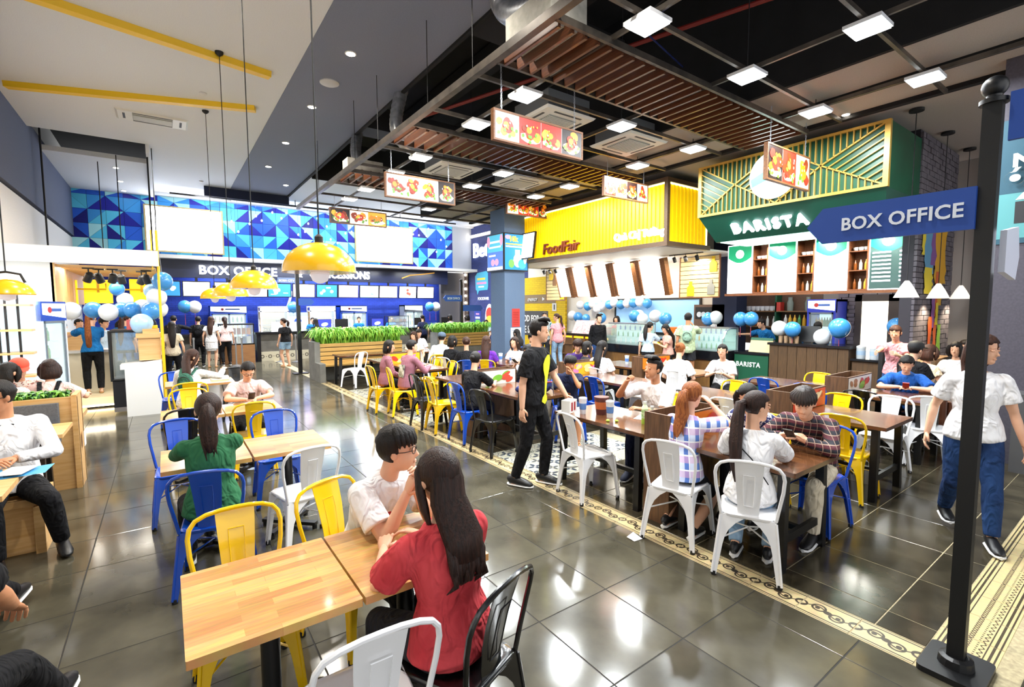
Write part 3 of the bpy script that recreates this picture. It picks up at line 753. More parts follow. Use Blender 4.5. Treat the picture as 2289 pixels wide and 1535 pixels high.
# ---------------------------------------------------------------- triangle mosaic over the box office
MC = [mat('glaze_'+n, c, .45, spec=.3, rnd=.08) for n, c in (('navy', '1a22a0'), ('blue', '2460d8'), ('azure', '3a97e6'), ('cyan', '55c4ee'), ('aqua', 'a8e6f2'), ('indigo', '14187c'))]
wall_m = bpy.data.objects['wall_back']; cs = .455; MT = {}; rt = random.Random(11)
SCR = [(-.42, 1.86, 3.84, 5.40), (6.62, 9.22, 3.86, 5.46)]
for i in range(30):
    for j in range(5):
        x0 = -2.3+i*cs; z0 = 3.72+j*cs; h = cs if j < 4 else .2
        if x0 > 11.0: continue
        if any(a < x0 and x0+cs < b and c < z0 and z0+h < d for a, b, c, d in SCR): continue
        d = (i+j) % 2 if rt.random() < .8 else rt.randint(0, 1); c1 = rt.choice((0, 1, 1, 2, 3, 0, 5)); c2 = rt.choice((2, 3, 3, 4, 1, 4)); 
        for q in (0, 1):
            ci = (c1, c2)[q]; key = (d, q, ci, j == 4)
            if key not in MT:
                P_ = [(0, 0), (cs, 0), (cs, h), (0, h)]; g = .004
                tri = {(0,0): (0,1,2), (0,1): (0,2,3), (1,0): (0,1,3), (1,1): (1,2,3)}[(d, q)]
                pts = [P_[t] for t in tri]; cx = sum(p[0] for p in pts)/3; cz = sum(p[1] for p in pts)/3
                pts = [(cx+(p[0]-cx)*.975, cz+(p[1]-cz)*.975) for p in pts]
                t_ = MB(); t_.prism(pts, 'y', 0, -.025); me = t_.mesh('tri'); me.materials.append(MC[ci])
                b_ = bmesh.new(); b_.from_mesh(me); bmesh.ops.recalc_face_normals(b_, faces=b_.faces); b_.to_mesh(me); b_.free(); MT[key] = me
            o = bpy.data.objects.new('triangle_tile', MT[key]); C.objects.link(o); o.location = (x0, 20.52, z0); o.parent = wall_m


# ---------------------------------------------------------------- flat print helper
class Flat(MB):
    """flat shapes in (u, v), each new shape a hair proud of the last; placed by a 3x3/4x4 frame"""
    def __init__(s, M=None, step=.0008): super().__init__(); s.M = M or Matrix(); s.w = 0; s.st = step
    def poly(s, pts, mi):
        s.mi = mi; s.w += s.st; s.add([s.M @ Vector((u, v, s.w)) for u, v in pts], [tuple(range(len(pts)))]); return s
    def rect(s, a, b, c, d, mi): return s.poly([(a,c),(b,c),(b,d),(a,d)], mi)
    def ell(s, u, v, a, b, mi, rot=0, n=14, wob=0, rnd=None):
        cr, sr = math.cos(rot), math.sin(rot); p = []
        for i in range(n):
            t = 2*PI*i/n; k = 1+(rnd.uniform(-wob, wob) if rnd else 0); x, y = a*math.cos(t)*k, b*math.sin(t)*k; p.append((u+x*cr-y*sr, v+x*sr+y*cr))
        return s.poly(p, mi)
def lit(name, col, e): return mat('lit_'+name, col, .4, emit=e)
def prn(name, col, e): return mat('print_'+name, col, .4, emit=e*.42)
FOOD = [prn('cream', 'fff3dc', .95), prn('orange', 'ee8a1d', .75), prn('brown', '8d3213', .6), prn('gold', 'f2b63a', .8), prn('leaf', '5f9a2c', .6), prn('crimson', 'c22f20', .65), prn('char', '2a1a16', .2), prn('pale', 'f6e0c8', .95), prn('pink', 'e7a9a0', .75)]
def food_panel(F, a, b, c, d, seed):
    r = random.Random(seed); F.rect(a, b, c, d, r.choice((0, 3, 7, 0, 6, 2, 6, 5)))
    w, h = b-a, d-c; mx, my = (a+b)/2, (c+d)/2
    def cl(u, v, p, q, mi, rot=0):
        F.ell(min(max(u, a+p), b-p), min(max(v, c+q), d-q), p, q, mi, 0 if p != q and rot == 0 else (rot if max(p, q) < min(w, h)*.3 else 0), 14, .12, r)
    cl(mx, c+h*.28, w*.44, h*.22, 7)
    for i in range(7): cl(a+w*r.uniform(.15, .85), c+h*r.uniform(.25, .8), w*r.uniform(.1, .2), h*r.uniform(.1, .2), r.choice((1, 2, 3, 5, 1, 2)), r.uniform(0, 3))
    cl(mx, my, w*.24, h*.26, r.choice((1, 2, 5)), .4); cl(mx-w*.06, my+h*.06, w*.12, h*.13, r.choice((1, 3)), .4)
    for i in range(5): cl(a+w*r.uniform(.1, .9), c+h*r.uniform(.1, .45), w*.06, h*.07, 4, r.uniform(0, 3))
    for i in range(5): cl(a+w*r.uniform(.2, .8), c+h*r.uniform(.35, .75), w*.03, h*.04, r.choice((0, 3)), 0)
FRAMEB = wood('frame_brown', '6d4426', '8a5a34', .5); CHAIN = mat('steel_chain', 'a9adb5', .35, metal=.9)
def hanging_board(x0, x1, y, z0, z1, label, seed, n=4, top=4.62):
    cx = (x0+x1)/2; t = thing('menu_board', label, 'sign', (cx, y, z0), 0, 'hanging food picture boards'); a = (x1-x0)/2; h = z1-z0
    k = MB(); k.box(-a, a, -.03, .03, 0, .022); k.box(-a, a, -.03, .03, h-.022, h); k.box(-a, -a+.022, -.03, .03, .022, h-.022); k.box(a-.022, a, -.03, .03, .022, h-.022); k.build('frame', FRAMEB, t)
    k = MB(); k.box(-a+.02, a-.02, -.022, .022, .02, h-.02); k.build('light_box', mat('lightbox_white', 'e8e6e0', .5), t)
    F = Flat(Matrix.Translation((0, -.0225, 0)) @ face_my(0, 0, 0)); w = 2*(a-.024)/n
    for i in range(n):
        G = Flat(Matrix.Translation((0, -.0225, 0)) @ face_my(0, 0, 0)); u = -a+.024+i*w; food_panel(G, u+.003, u+w-.003, .024, h-.024, seed*10+i); G.build('picture', FOOD, t, flip=False)
    for s in (-1, 1):
        k = MB(); L = top-z1; m = int(L/.035)
        for i in range(m):
            zc = h+(i+.5)*L/m; k.tube([(s*a*.82+(.009*math.cos(q) if i % 2 else 0), (0 if i % 2 else .009*math.cos(q)), zc+.021*math.sin(q)) for q in [PI*j/3 for j in range(6)]], .003, 4, True)
        k.build('chain', CHAIN, t)
    return t
hanging_board(3.03, 4.38, 4.56, 3.75, 4.09, 'nearest food picture board hanging on chains, drumstick and burger panels', 1)
hanging_board(3.17, 4.53, 8.12, 3.81, 4.23, 'food picture board hanging behind the nearest one, pale dumpling panels', 2)
hanging_board(3.35, 4.78, 12.2, 3.97, 4.34, 'food picture board hanging farthest back over the aisle, roast chicken panels', 3, 3)
hanging_board(7.33, 8.75, 10.4, 4.33, 4.72, 'food picture board hanging in front of the blue-grey column', 1, 4, 4.8)
hanging_board(6.92, 8.22, 6.6, 4.03, 4.40, 'food picture board hanging against the yellow canopy', 5, 4, 4.76)
hanging_board(7.08, 8.42, 3.6, 3.72, 4.24, 'food picture board hanging in front of the green canopy\'s round logo', 6, 3, 4.76)

# ---------------------------------------------------------------- hung ceiling grid: rails, lamp panels, cassettes, wood slats, ducts
RAIL = mat('rail_steel', '4a4642', .35, metal=.6, noise=(5, 4), col2='6a625a'); BLK = mat('black_paint', '0d0d10', .6)
g = thing('rail_grid', 'dark steel rail grid hung under the black ceiling, carrying lamps and wood slats', 'rails', (5, 5, 4.6))
def rail(x0, x1, y0, y1, z=4.6, h=.05):
    k = MB(); k.box(x0-5, x1-5, y0-5, y1-5, z-4.6, z-4.6+h); return k.build('rail', RAIL, g)
rail(3.03, 3.11, -.5, 14.2, 4.58, .09)
for x in (3.85, 5.65, 7.45): rail(x-.015, x+.015, .6, 14.1, 4.62)
for y in (1.93, 3.12, 5.03, 6.22, 8.12, 9.33, 11.0, 12.2, 13.4): rail(3.1, 8.3 if y < 11.2 else 12, y-.018, y+.018, 4.62)
for y in (3.58, 4.56, 6.8, 7.7, 9.75, 10.65): rail(3.1, 8.3, y-.02, y+.02, 4.58, .07)
for x in (3.07, 5.65, 7.45):
    for y in (1, 3.12, 5.03, 6.22, 8.12, 9.33, 12): k = MB(); k.tube([(x-5, y-5, .05), (x-5, y-5, 2.29 if x < 6.7 else .15)], .006, 5); k.build('hanger_rod', BLK, g)
SLW = wood('slat_wood', '4a2a1a', '6e3f26', .35, (12, 1, 12), 4, .3)
for gi, (ya, yb, nm) in enumerate(((3.6, 4.54, 'nearest'), (6.82, 7.68, 'middle'), (9.77, 10.63, 'farthest'))):
    t = thing('slat_raft', f'{nm} of the three rafts of brown wood slats hung in the steel rail grid', 'ceiling slats', (3.12, ya, 4.56), 0, 'wood slat rafts')
    me = None
    for i in range(29):
        if me is None:
            k = MB(); k.box(-.017, .017, .02, yb-ya-.02, 0, .115); o = k.build('slat', SLW, t); me = o.data
        else: o = bpy.data.objects.new('slat', me); C.objects.link(o); o.parent = t
        o.location = (.06+.178*i, 0, 0)
LEDW = lit('led', 'f2fbff', 7); LEDT = mat('led_trim', 'e4e6ea', .5)
for i, (x, y) in enumerate(PANELS):
    nm = {1.93: 'first', 3.12: 'second', 5.03: 'third', 6.22: 'fourth', 8.12: 'fifth', 9.33: 'sixth'}[y]; rw = {3.85: 'row by the aisle', 5.65: 'middle row', 7.45: 'row nearest the shop canopies'}[x]
    t = thing('ceiling_light', f'square lamp panel on the rails, {nm} from the front, {rw}', 'ceiling light', (x, y, 4.56), 0, 'square lamp panels')
    k = MB(); k.box(-.16, .16, -.16, .16, .015, .05); k.build('housing', LEDT, t)
    k = MB(); k.box(-.145, .145, -.145, .145, 0, .016); k.build('diffuser', LEDW, t)
for i, (x, y) in enumerate(((6.0, 12.2), (4.6, 13.4), (3.85, 12.2), (3.85, 11.0))):
    t = thing('ceiling_light', f'small pale lamp panel on the far rails, {("third", "farthest", "second", "nearest")[i]} from the front of four', 'ceiling light', (x, y, 4.57), 0, 'far pale lamp panels')
    k = MB(); k.box(-.16, .16, -.16, .16, .012, .045); k.build('housing', LEDT, t); k = MB(); k.box(-.145, .145, -.145, .145, 0, .014); k.build('diffuser', lit('led_soft', 'eef2ff', 2.2), t)
ACW = mat('ac_white', 'd6d8d4', .5); ACG = mat('ac_grille', '8f938f', .6)
def cassette(x, y, z, lab, a=.46, b=.46):
    t = thing('air_conditioner', lab, 'air conditioner', (x, y, z), 0, 'ceiling air conditioners')
    k = MB(); k.add([(-a,-b,.03),(a,-b,.03),(a,b,.03),(-a,b,.03),(-a*.94,-b*.94,0),(a*.94,-b*.94,0),(a*.94,b*.94,0),(-a*.94,b*.94,0)], [(0,1,5,4),(1,2,6,5),(2,3,7,6),(3,0,4,7),(4,5,6,7),(0,3,2,1)]); k.build('panel', ACW, t)
    k = MB(); c, d = a*.55, b*.55
    k.box(-c, c, -d, d, -.012, 0); gr = k.build('grille', ACG, t)
    k = MB(); n = 12
    for i in range(n): k.box(-c+.01, c-.01, -d+.02+i*(2*d-.04)/n, -d+.03+i*(2*d-.04)/n, -.018, -.012)
    k.build('louvre', ACW, gr)
    k = MB()
    for s in (-1, 1): k.box(-c, c, s*b*.78-.02, s*b*.78+.02, -.003, 0); k.box(s*a*.78-.02, s*a*.78+.02, -d, d, -.003, 0)
    k.build('vent_slot', mat('slot_dark', '3a3d40', .7), t)
    k = MB(); k.box(-a*.85, a*.85, -b*.85, b*.85, .03, .28); k.build('casing', mat('galvanised', '777b80', .5, metal=.5), t)
cassette(4.8, 5.63, 4.62, 'white cassette air conditioner behind the nearest hanging food board'); cassette(6.5, 5.63, 4.62, 'white cassette air conditioner near the yellow canopy, in front of the middle slats')
cassette(4.8, 8.72, 4.62, 'white cassette air conditioner behind the pale dumpling board'); cassette(6.5, 8.72, 4.62, 'white cassette air conditioner between the middle and farthest slats')
cassette(-0.01, 12.61, 5.77, 'long air conditioner set in the white ceiling beside the yellow bars', .6, .3)
FLEX = mat('foil_duct', 'c9ccd0', .32, metal=.75, noise=(12, 3), col2='9a9ea4')
def flex(path, r, lab):
    k = MB(); P_ = [Vector(p) for p in path]; pts = []; n = 40
    for i in range(n+1):
        u = i/n; a, b, c, d = P_; pts.append(a*(1-u)**3+b*3*u*(1-u)**2+c*3*u*u*(1-u)+d*u**3)
    k.loft(pts, [r*(1+.07*(i % 2)) for i in range(n+1)], None, 14); return tag(k.build('flexible_duct', FLEX, None, True), lab, 'duct', 'flexible foil ducts')
flex([(3.45,5.03, 5.7), (3.39,4.88, 5.4), (3.42,4.8, 5.2), (3.3, 4.0, 4.98)], .13, 'ribbed foil duct at the left of the pair dropping to the nearest plenum box')
flex([(3.67,4.87, 5.7), (3.61,4.67, 5.4), (3.62,4.55, 5.2), (3.5, 3.95, 4.98)], .13, 'ribbed foil duct at the right of the pair dropping to the nearest plenum box')
flex([(3.82, 8.6, 6.2), (3.5, 8.5, 5.2), (3.3, 8.3, 4.85), (3.95, 8.35, 4.75)], .11, 'long curved foil duct hanging down beside the second slat raft')
flex([(3.82, 11.3, 6.1), (3.7, 11.1, 5.6), (3.5, 10.8, 5.3), (3.55, 10.5, 4.98)], .11, 'short foil duct dropping to the far plenum box')
def plenum(x0, x1, y0, y1, lab, n):
    t = thing('duct_box', lab, 'duct', ((x0+x1)/2, (y0+y1)/2, 4.66), 0); a, b = (x1-x0)/2, (y1-y0)/2
    k = MB(); k.box(-a, a, -b, b, .02, .34); k.build('box', mat('foam_board', 'b9b6ac', .8, noise=(14, 3), col2='a5a297'), t)
    k = MB()
    for i in range(n*6): k.box(-a+.03, a-.03, -b+.03+i*(2*b-.06)/(n*6), -b+.045+i*(2*b-.06)/(n*6), 0, .02)
    k.build('louvre', ACW, t)
plenum(3.14, 3.62, 3.7, 4.45, 'pale duct box with white louvres above the nearest wood slats', 5); plenum(3.2, 3.95, 10.2, 10.55, 'small pale duct box above the farthest wood slats', 3)
DUCT = mat('dark_duct', '17171a', .8)
def voidbox(x0, x1, y0, y1, z0, z1, nm, lab, cat): return tag(B(x0, x1, y0, y1, z0, z1).build(nm, DUCT), lab, cat)
voidbox(3.7, 6.69, 5.9, 6.5, 6.0, 6.5, 'air_duct', 'black rectangular air duct crossing above the rails by the middle lamps', 'duct'); voidbox(3.7, 6.69, 2.2, 2.9, 6.0, 6.5, 'air_duct', 'black rectangular air duct crossing above the nearest slats', 'duct')
voidbox(3.7, 6.69, 10.8, 11.4, 5.9, 6.4, 'air_duct', 'black rectangular air duct crossing above the farthest slats', 'duct'); voidbox(5.2, 5.5, -2, 14, 6.5, 6.85, 'ceiling_beam', 'dark beam running the length of the black ceiling', 'beam')
for i, (a, b) in enumerate(((4.2, 2.4), (4.6, 4.9))):
    k = MB(); k.tube([(3.9, -2, 5.6+.2*i), (3.9+a*.2, 2, 5.4+.2*i), (a+.6, b+1.6, 5.25+.15*i), (6.5, b+2.2, 5.5)], .012, 6); tag(k.build('cable', mat('cable_blue', '1d2c66', .5) if i == 0 else BLK), ('blue' if i == 0 else 'black')+' cable looping through the black ceiling void', 'cable')
k = MB(); k.tube([(4, 9, 5.5), (6.6, 1, 5.5)], .03, 8); tag(k.build('sprinkler_pipe', mat('red_pipe', '7a1f18', .5)), 'dull red sprinkler pipe in the black ceiling void', 'pipe')
# downlights in the grey soffit and the pale ceilings
DLW = lit('downlight', 'fff3dd', 30); RIMW = mat('lamp_rim', 'd8d8d8', .5)
def downlight(x, y, z, lab, r=.07):
    t = thing('downlight', lab, 'ceiling light', (x, y, z), 0, 'round recessed downlights')
    k = MB(); k.lathe([(r*1.25, 0), (r*1.25, -.008), (r, -.012)], 18); k.build('rim', RIMW, t, True)
    k = MB(); k.lathe([(r*.98, -.0125), (r*.6, -.02), (.004, -.022)], 18); k.build('bulb', DLW, t, True)
for n, y in zip(('first', 'second', 'third', 'fourth', 'fifth'), (5.1, 7.67, 10.07, 12.56, 14.9)): downlight(2.5, y, 5.79, f'round downlight in the grey ceiling band, {n} from the front of the row')
downlight(3.3, 16.8, 5.79, 'round downlight at the far end of the grey ceiling band')
for i, y in enumerate((16.9, 18.6, 20.0)): downlight(-.88, y, 5.68, f'round downlight over the kiosk roof opening, {("nearest", "middle", "farthest")[i]} of three', .06)
downlight(8.41,3.1,4.76,'round downlight in the beige ceiling over the green canopy',.05); downlight(8.2,1.2,4.76,'round downlight in the beige ceiling near the sign post',.06)
k = MB(); k.lathe([(.16, 0), (.16, -.015), (.13, -.03), (.004, -.03)], 24, (2.5, 8.84, 5.79)); tag(k.build('ceiling_speaker', mat('speaker_white', 'c6c8ca', .6), None, True), 'round white speaker in the grey ceiling band', 'speaker')
for (px, py, lab) in ((0.75, 10.6, 'small white smoke detector on the white ceiling by the aisle'), (1.1, 17.8, 'small white smoke detector far along the white ceiling')):
    k = MB(); k.lathe([(.06, 0), (.06, -.02), (.03, -.04), (.004, -.04)], 14, (px, py, 5.8)); tag(k.build('smoke_detector', RIMW, None, True), lab, 'smoke detector')
YEL = mat('yellow_paint', 'eec21a', .5)
def ybar(a, b, lab, w_=.17):
    A = Vector((*a, 5.8)); Bv = Vector((*b, 5.8)); d = (Bv-A).normalized(); s = Vector((-d.y, d.x, 0))*w_/2; k = MB()
    k.add([A-s, Bv-s, Bv+s, A+s]+[p+Vector((0, 0, -.09)) for p in (A-s*.8, Bv-s*.8, Bv+s*.8, A+s*.8)], [(0,3,2,1),(4,5,6,7),(0,1,5,4),(1,2,6,5),(2,3,7,6),(3,0,4,7)]); tag(k.build('ceiling_bar', YEL), lab, 'ceiling bar', 'yellow ceiling bars')
ybar((1.6,9.08), (-1.92,8.38), 'yellow bar on the white ceiling, nearer one reaching the top edge'); ybar((1.61,10.74), (-2.04,12.06), 'yellow bar on the white ceiling, farther one over the air conditioner')

# ---------------------------------------------------------------- yellow dome pendants over the aisle
DOMEY = mat('dome_yellow', 'efb70e', .25, coat=.6); FROST = mat('frosted_bulb', 'd9d6e0', .3, emit=.25)
def dome(x, y, z, top, lab, r=.255):
    t = thing('pendant_lamp', lab, 'pendant lamp', (x, y, z), 0, 'yellow dome pendants')
    k = MB(); pr = [(r*math.cos(a), .01+r*.82*math.sin(a)) for a in [R(q) for q in (0, 10, 20, 32, 45, 58, 70, 80, 88)]]; k.lathe([(r*1.0, 0)]+pr+[(.01, .01+r*.82)], 40)
    i0 = len(k.v); k.lathe([(r*.985, .004)]+[(a*.97, b*.96) for a, b in pr], 40); k.build('shade', DOMEY, t, True)
    k = MB(); k.lathe([(.012, .0), (.05, -.02), (.07, -.065), (.052, -.11), (.02, -.128), (.003, -.13)], 16, (0, 0, .05)); k.build('bulb', FROST, t, True)
    k = MB(); k.lathe([(.03, 0), (.03, .05), (.01, .07)], 12, (0, 0, r*.82)); k.build('cap', BLK, t, True)
    k = MB(); k.tube([(0, 0, r*.85), (0, 0, top-z)], .006, 6); k.build('cord', BLK, t)
    k = MB(); k.lathe([(.02, -.06), (.055, -.03), (.06, 0)], 14, (0, 0, top-z)); k.build('ceiling_cup', BLK, t, True)
for n, (x, y, z) in zip(('nearest and largest', 'second', 'third', 'farthest'), ((.94, 3.72, 2.16), (.87, 6.4, 2.13), (.86, 8.8, 2.09), (.84, 11.5, 2.10))): dome(x, y, z, 5.8, f'yellow dome pendant lamp over the aisle, {n} of the row of four')
# ---------------------------------------------------------------- box office: counter, sign, screens, fridges
BSIGN = mat('sign_fascia', '141a2e', .3, noise=(1.5, 4), col2='1c2340'); LETW = lit('letters', 'f4f7ff', 2.6); LETH = lit('letter_halo', '4a63d8', .8)
t = thing('shop_sign', 'long dark fascia with glowing white BOX OFFICE & CONCESSIONS letters', 'sign', (0, 20.3, 0))
k = MB(); k.box(-.45, 10.9, 0, .15, 2.98, 3.6); k.build('fascia', BSIGN, t)
for s_, x, w_ in (('BOX OFFICE', 1.03, 1), ('&', 4.27, 1), ('CONCESSIONS', 4.72, 1)):
    text(s_, .43 if s_ != '&' else .3, LETW, 'lettering', .03, t, face_my(x, -.04, 3.12), 'LEFT', .010, 1.0 if s_ == 'BOX OFFICE' else (.80 if s_ != '&' else .9), 1.06)
k = MB(); k.tube([(8.6, -.02, 3.2), (9.0, -.02, 3.35), (9.5, -.02, 3.4), (10.2, -.02, 3.5)], .025, 6); k.build('gold_ribbon', lit('ribbon', 'c98f3c', .5), t)
SCRB = mat('screen_case', '101014', .4)
def screen(x0, x1, y, z0, z1, lab, cols, seed, grp='menu screens over the box office counter', nm='menu_screen', tilt=.12, blobs=5):
    t = thing(nm, lab, 'screen', ((x0+x1)/2, y, (z0+z1)/2), 0, grp); t.rotation_euler = (tilt, 0, 0); a, h = (x1-x0)/2, (z1-z0)/2; k = MB(); k.box(-.04, .04, .03, .07, h, h+.14); k.build('bracket', SCRB, t)
    k = MB(); k.box(-a, a, 0, .07, -h, h); k.build('case', SCRB, t)
    F = Flat(Matrix.Translation((0, -.001, 0)) @ face_my(0, 0, 0)); r = random.Random(seed); b = .03; F.rect(-a+b, a-b, -h+b, h-b, 0)
    for i in range(blobs):
        u, v = r.uniform(-a*.7, a*.7), r.uniform(-h*.6, h*.6); (F.rect(max(u-a*.2, -a+b), min(u+a*.2, a-b), v-.012, v+.012, 1) if i % 2 else F.ell(u*.8, v*.6, a*.16, h*.25, 2 if len(cols) > 2 else 1))
    F.build('display', cols, t, flip=False); return t
SW, SBL, SPK, SLB = lit('screen_white', 'f3f5ff', 1.4), lit('screen_blue', '2f78c4', .55), lit('screen_pink', 'f3dcf0', 1.2), lit('screen_pale', 'a8d4fa', .8); SRED = lit('screen_red', 'd2483a', .5)
xs = [-.35, .53, 1.47, 2.36, 3.2, 4.08, 4.96, 5.82, 6.7, 7.55, 8.45, 9.32]
kinds = [('blue snack', (SBL, SW, SLB)), ('white film', (SW, SLB)), ('white', (SW, SPK)), ('white', (SW, SLB)), ('blue', (SBL, SW)), ('pink-white', (SPK, SW)), ('blue drinks', (SBL, SW, SLB)), ('pink-white', (SPK, SW)), ('pale blue', (SLB, SBL, SW)), ('pink-white', (SPK, SW)), ('white food', (SW, SRED, SRED)), ('pink-white', (SPK, SW))]
ordn = ('first', 'second', 'third', 'fourth', 'fifth', 'sixth', 'seventh', 'eighth', 'ninth', 'tenth', 'eleventh', 'twelfth')
for i, x in enumerate(xs): screen(x, x+.84, 20.28, 2.32, 2.86, f'{kinds[i][0]} menu screen over the box office counter, {ordn[i]} from the left', kinds[i][1], 40+i)
k = MB(); k.box(3.55, 4.35, 20.26, 20.3, 2.88, 3.08); o = tag(k.build('name_board', mat('slate', '4a5872', .6)), 'small grey BOBA CITY board under the box office sign', 'sign'); text('BOBA CITY', .11, lit('letter_dim', 'cfd8ea', .7), 'lettering', .004, o, face_my(3.6, 20.255, 2.93))
for a, b, c, d, lab, sd in ((-.42, 1.86, 3.84, 5.40, 'huge glowing white screen at the left of the mosaic wall', 3), (6.62, 9.22, 3.86, 5.46, 'huge glowing white screen with pink corners at the right of the mosaic wall', 4)):
    t = thing('video_screen', lab, 'screen', ((a+b)/2, 20.42, c)); w_, h = (b-a)/2, d-c
    k = MB(); k.box(-w_, w_, 0, .07, 0, h); k.build('case', mat('screen_edge', 'b9a774', .5), t); F = Flat(Matrix.Translation((0, -.001, 0)) @ face_my(0, 0, 0)); F.rect(-w_+.05, w_-.05, .05, h-.05, 0)
    if sd == 3: [F.ell(q, h*.42+v, .06, .16, 1, .4) for q, v in ((-.1, 0), (.12, .12), (.25, .02), (-.3, .06))]
    else: [F.ell(s*(w_-.22), h-.18, .16, .12, 2, .3*s) for s in (-1, 1)]; [F.rect(-w_+.15, -w_+.6, .2+.12*q, .26+.12*q, 3) for q in range(4)]
    F.build('display', [lit('big_white', 'f6f8ff', 5), lit('sketch', '9fc0d8', 1.5), lit('flower_pink', 'e7a4d8', 1.5), lit('faint', 'dfe8f4', 2.5)], t, flip=False)
CTOP = mat('black_stone', '14151a', .2); CGRY = mat('grey_stone_panel', '56544f', .5, noise=(4, 5), col2='69665f'); KICK = mat('kick_tile', 'b9b29a', .4); x, y, z = coords(KICK)
fx = ((x*4).fr()-.5)*.25; setcol(KICK, mixc(((length(fx, z-.17)-.05).abs()).lt(.016).mx(length(fx.abs()-.125, z-.17).lt(.016)), 'c3bca4', '5a544a'))
def counter(x0, x1, lab):
    t = thing('service_counter', lab, 'counter', ((x0+x1)/2, 19.2, 0)); a = (x1-x0)/2
    k = MB(); k.box(-a, a, .04, .7, 0, .98); k.build('body', CGRY, t); k = MB(); k.box(-a, a, 0, .06, 0, .34); k.build('kick_panel', KICK, t); k = MB(); k.box(-a-.03, a+.03, -.06, .75, .98, 1.05); k.build('worktop', CTOP, t); k = MB(); k.box(-a, -a+.14, -.02, .1, 0, .98); k.build('end_post', CTOP, t); return t
counter(-1.4, 1.45, 'grey counter with black top at the left of the box office'); counter(2.6, 7.2, 'grey counter with black top and patterned kick tiles in the box office'); counter(7.3, 10.9, 'grey counter with black top at the right end of the box office')
GLS = mat('clear_glass', 'd8e6e6', .04, alpha=.22, spec=.5); GLSG = mat('green_glass', 'bfe6dc', .05, alpha=.25)
t = thing('glass_display_case', 'low glass display case of snacks on a wood base in the box office', 'display case', (2.0, 19.0, 0))
k = MB(); k.box(-.52, .52, 0, .7, 0, .66); k.build('base', wood('case_wood', '8a5f3a', 'a27447', .5), t)
k = MB(); [k.box(sx-.015, sx+.015, sy, sy+.03, .66, 1.35) for sx in (-.5, .5) for sy in (0, .67)]; k.box(-.52, .52, 0, .7, 1.33, 1.37); k.box(-.52, .52, 0, .7, .64, .68); k.build('frame', BLK, t)
k = MB(); k.box(-.48, .48, .03, .66, .98, .995); k.build('shelf', GLS, t); k = MB(); k.box(-.49, .49, .004, .01, .68, 1.33); k.build('pane', GLS, t)
PACK = [mat('pack_'+n, c, .4) for n, c in (('green', '3f8f3c'), ('orange', 'd9701e'), ('red', 'b8322a'), ('blue', '2a5cab'), ('white', 'e2e2de'), ('yellow', 'e2b52c'))]
rs = random.Random(9)
def goods(x0, x1, y, z, n, h, lab, cat, nm='snack_pack', mats=None, w=None, grp=None):
    for i in range(n):
        ww = w or (x1-x0)/n*.8; x = x0+(i+.5)*(x1-x0)/n; m = (mats or PACK)[rs.randrange(len(mats or PACK))]; k = MB()
        k.add([(x-ww/2, y-.03, z), (x+ww/2, y-.03, z), (x+ww/2, y+.03, z), (x-ww/2, y+.03, z), (x-ww/2, y-.004, z+h), (x+ww/2, y-.004, z+h), (x+ww/2, y+.004, z+h), (x-ww/2, y+.004, z+h)], [(0,3,2,1),(4,5,6,7),(0,1,5,4),(1,2,6,5),(2,3,7,6),(3,0,4,7)]); tag(k.build(nm, m), lab, cat, grp or lab)
goods(1.55, 2.45, 19.3, .996, 6, .22, 'snack pack on the upper shelf of the low glass case', 'snack'); goods(1.55, 2.45, 19.25, .681, 6, .24, 'snack pack on the lower shelf of the low glass case', 'snack')
GLOW = lit('fridge_glow', 'c4ecea', .8); FRB = mat('fridge_blue', '1b46b4', .4)
def bottle_mesh(h=.22, r=.03): k = MB(); k.lathe([(r*.9, 0), (r, .01), (r, h*.6), (r*.9, h*.68), (r*.38, h*.85), (r*.38, h*.97), (r*.3, h)], 8); return k
BOT = [mat('bottle_'+n, c, .2) for n, c in (('green', '4f9a5a'), ('amber', '8a4a18'), ('teal', '3f9aa0'), ('white', 'dfe3e2'), ('yellow', 'e0b03a'), ('dark', '2a1a14'), ('blue', '2f6fc0'))]
BM = {}
def bottle(x, y, z, mi, lab, grp, h=.22, parent=None, cat='bottle'):
    key = (mi, h)
    if key not in BM: me = bottle_mesh(h, h*.14).mesh('bottle'); me.materials.append(BOT[mi]); me.polygons.foreach_set('use_smooth', [True]*len(me.polygons)); BM[key] = me
    o = bpy.data.objects.new('bottle', BM[key]); C.objects.link(o); o.location = (x, y, z)
    if parent: o.parent = parent
    else: tag(o, lab, cat, grp)
    return o
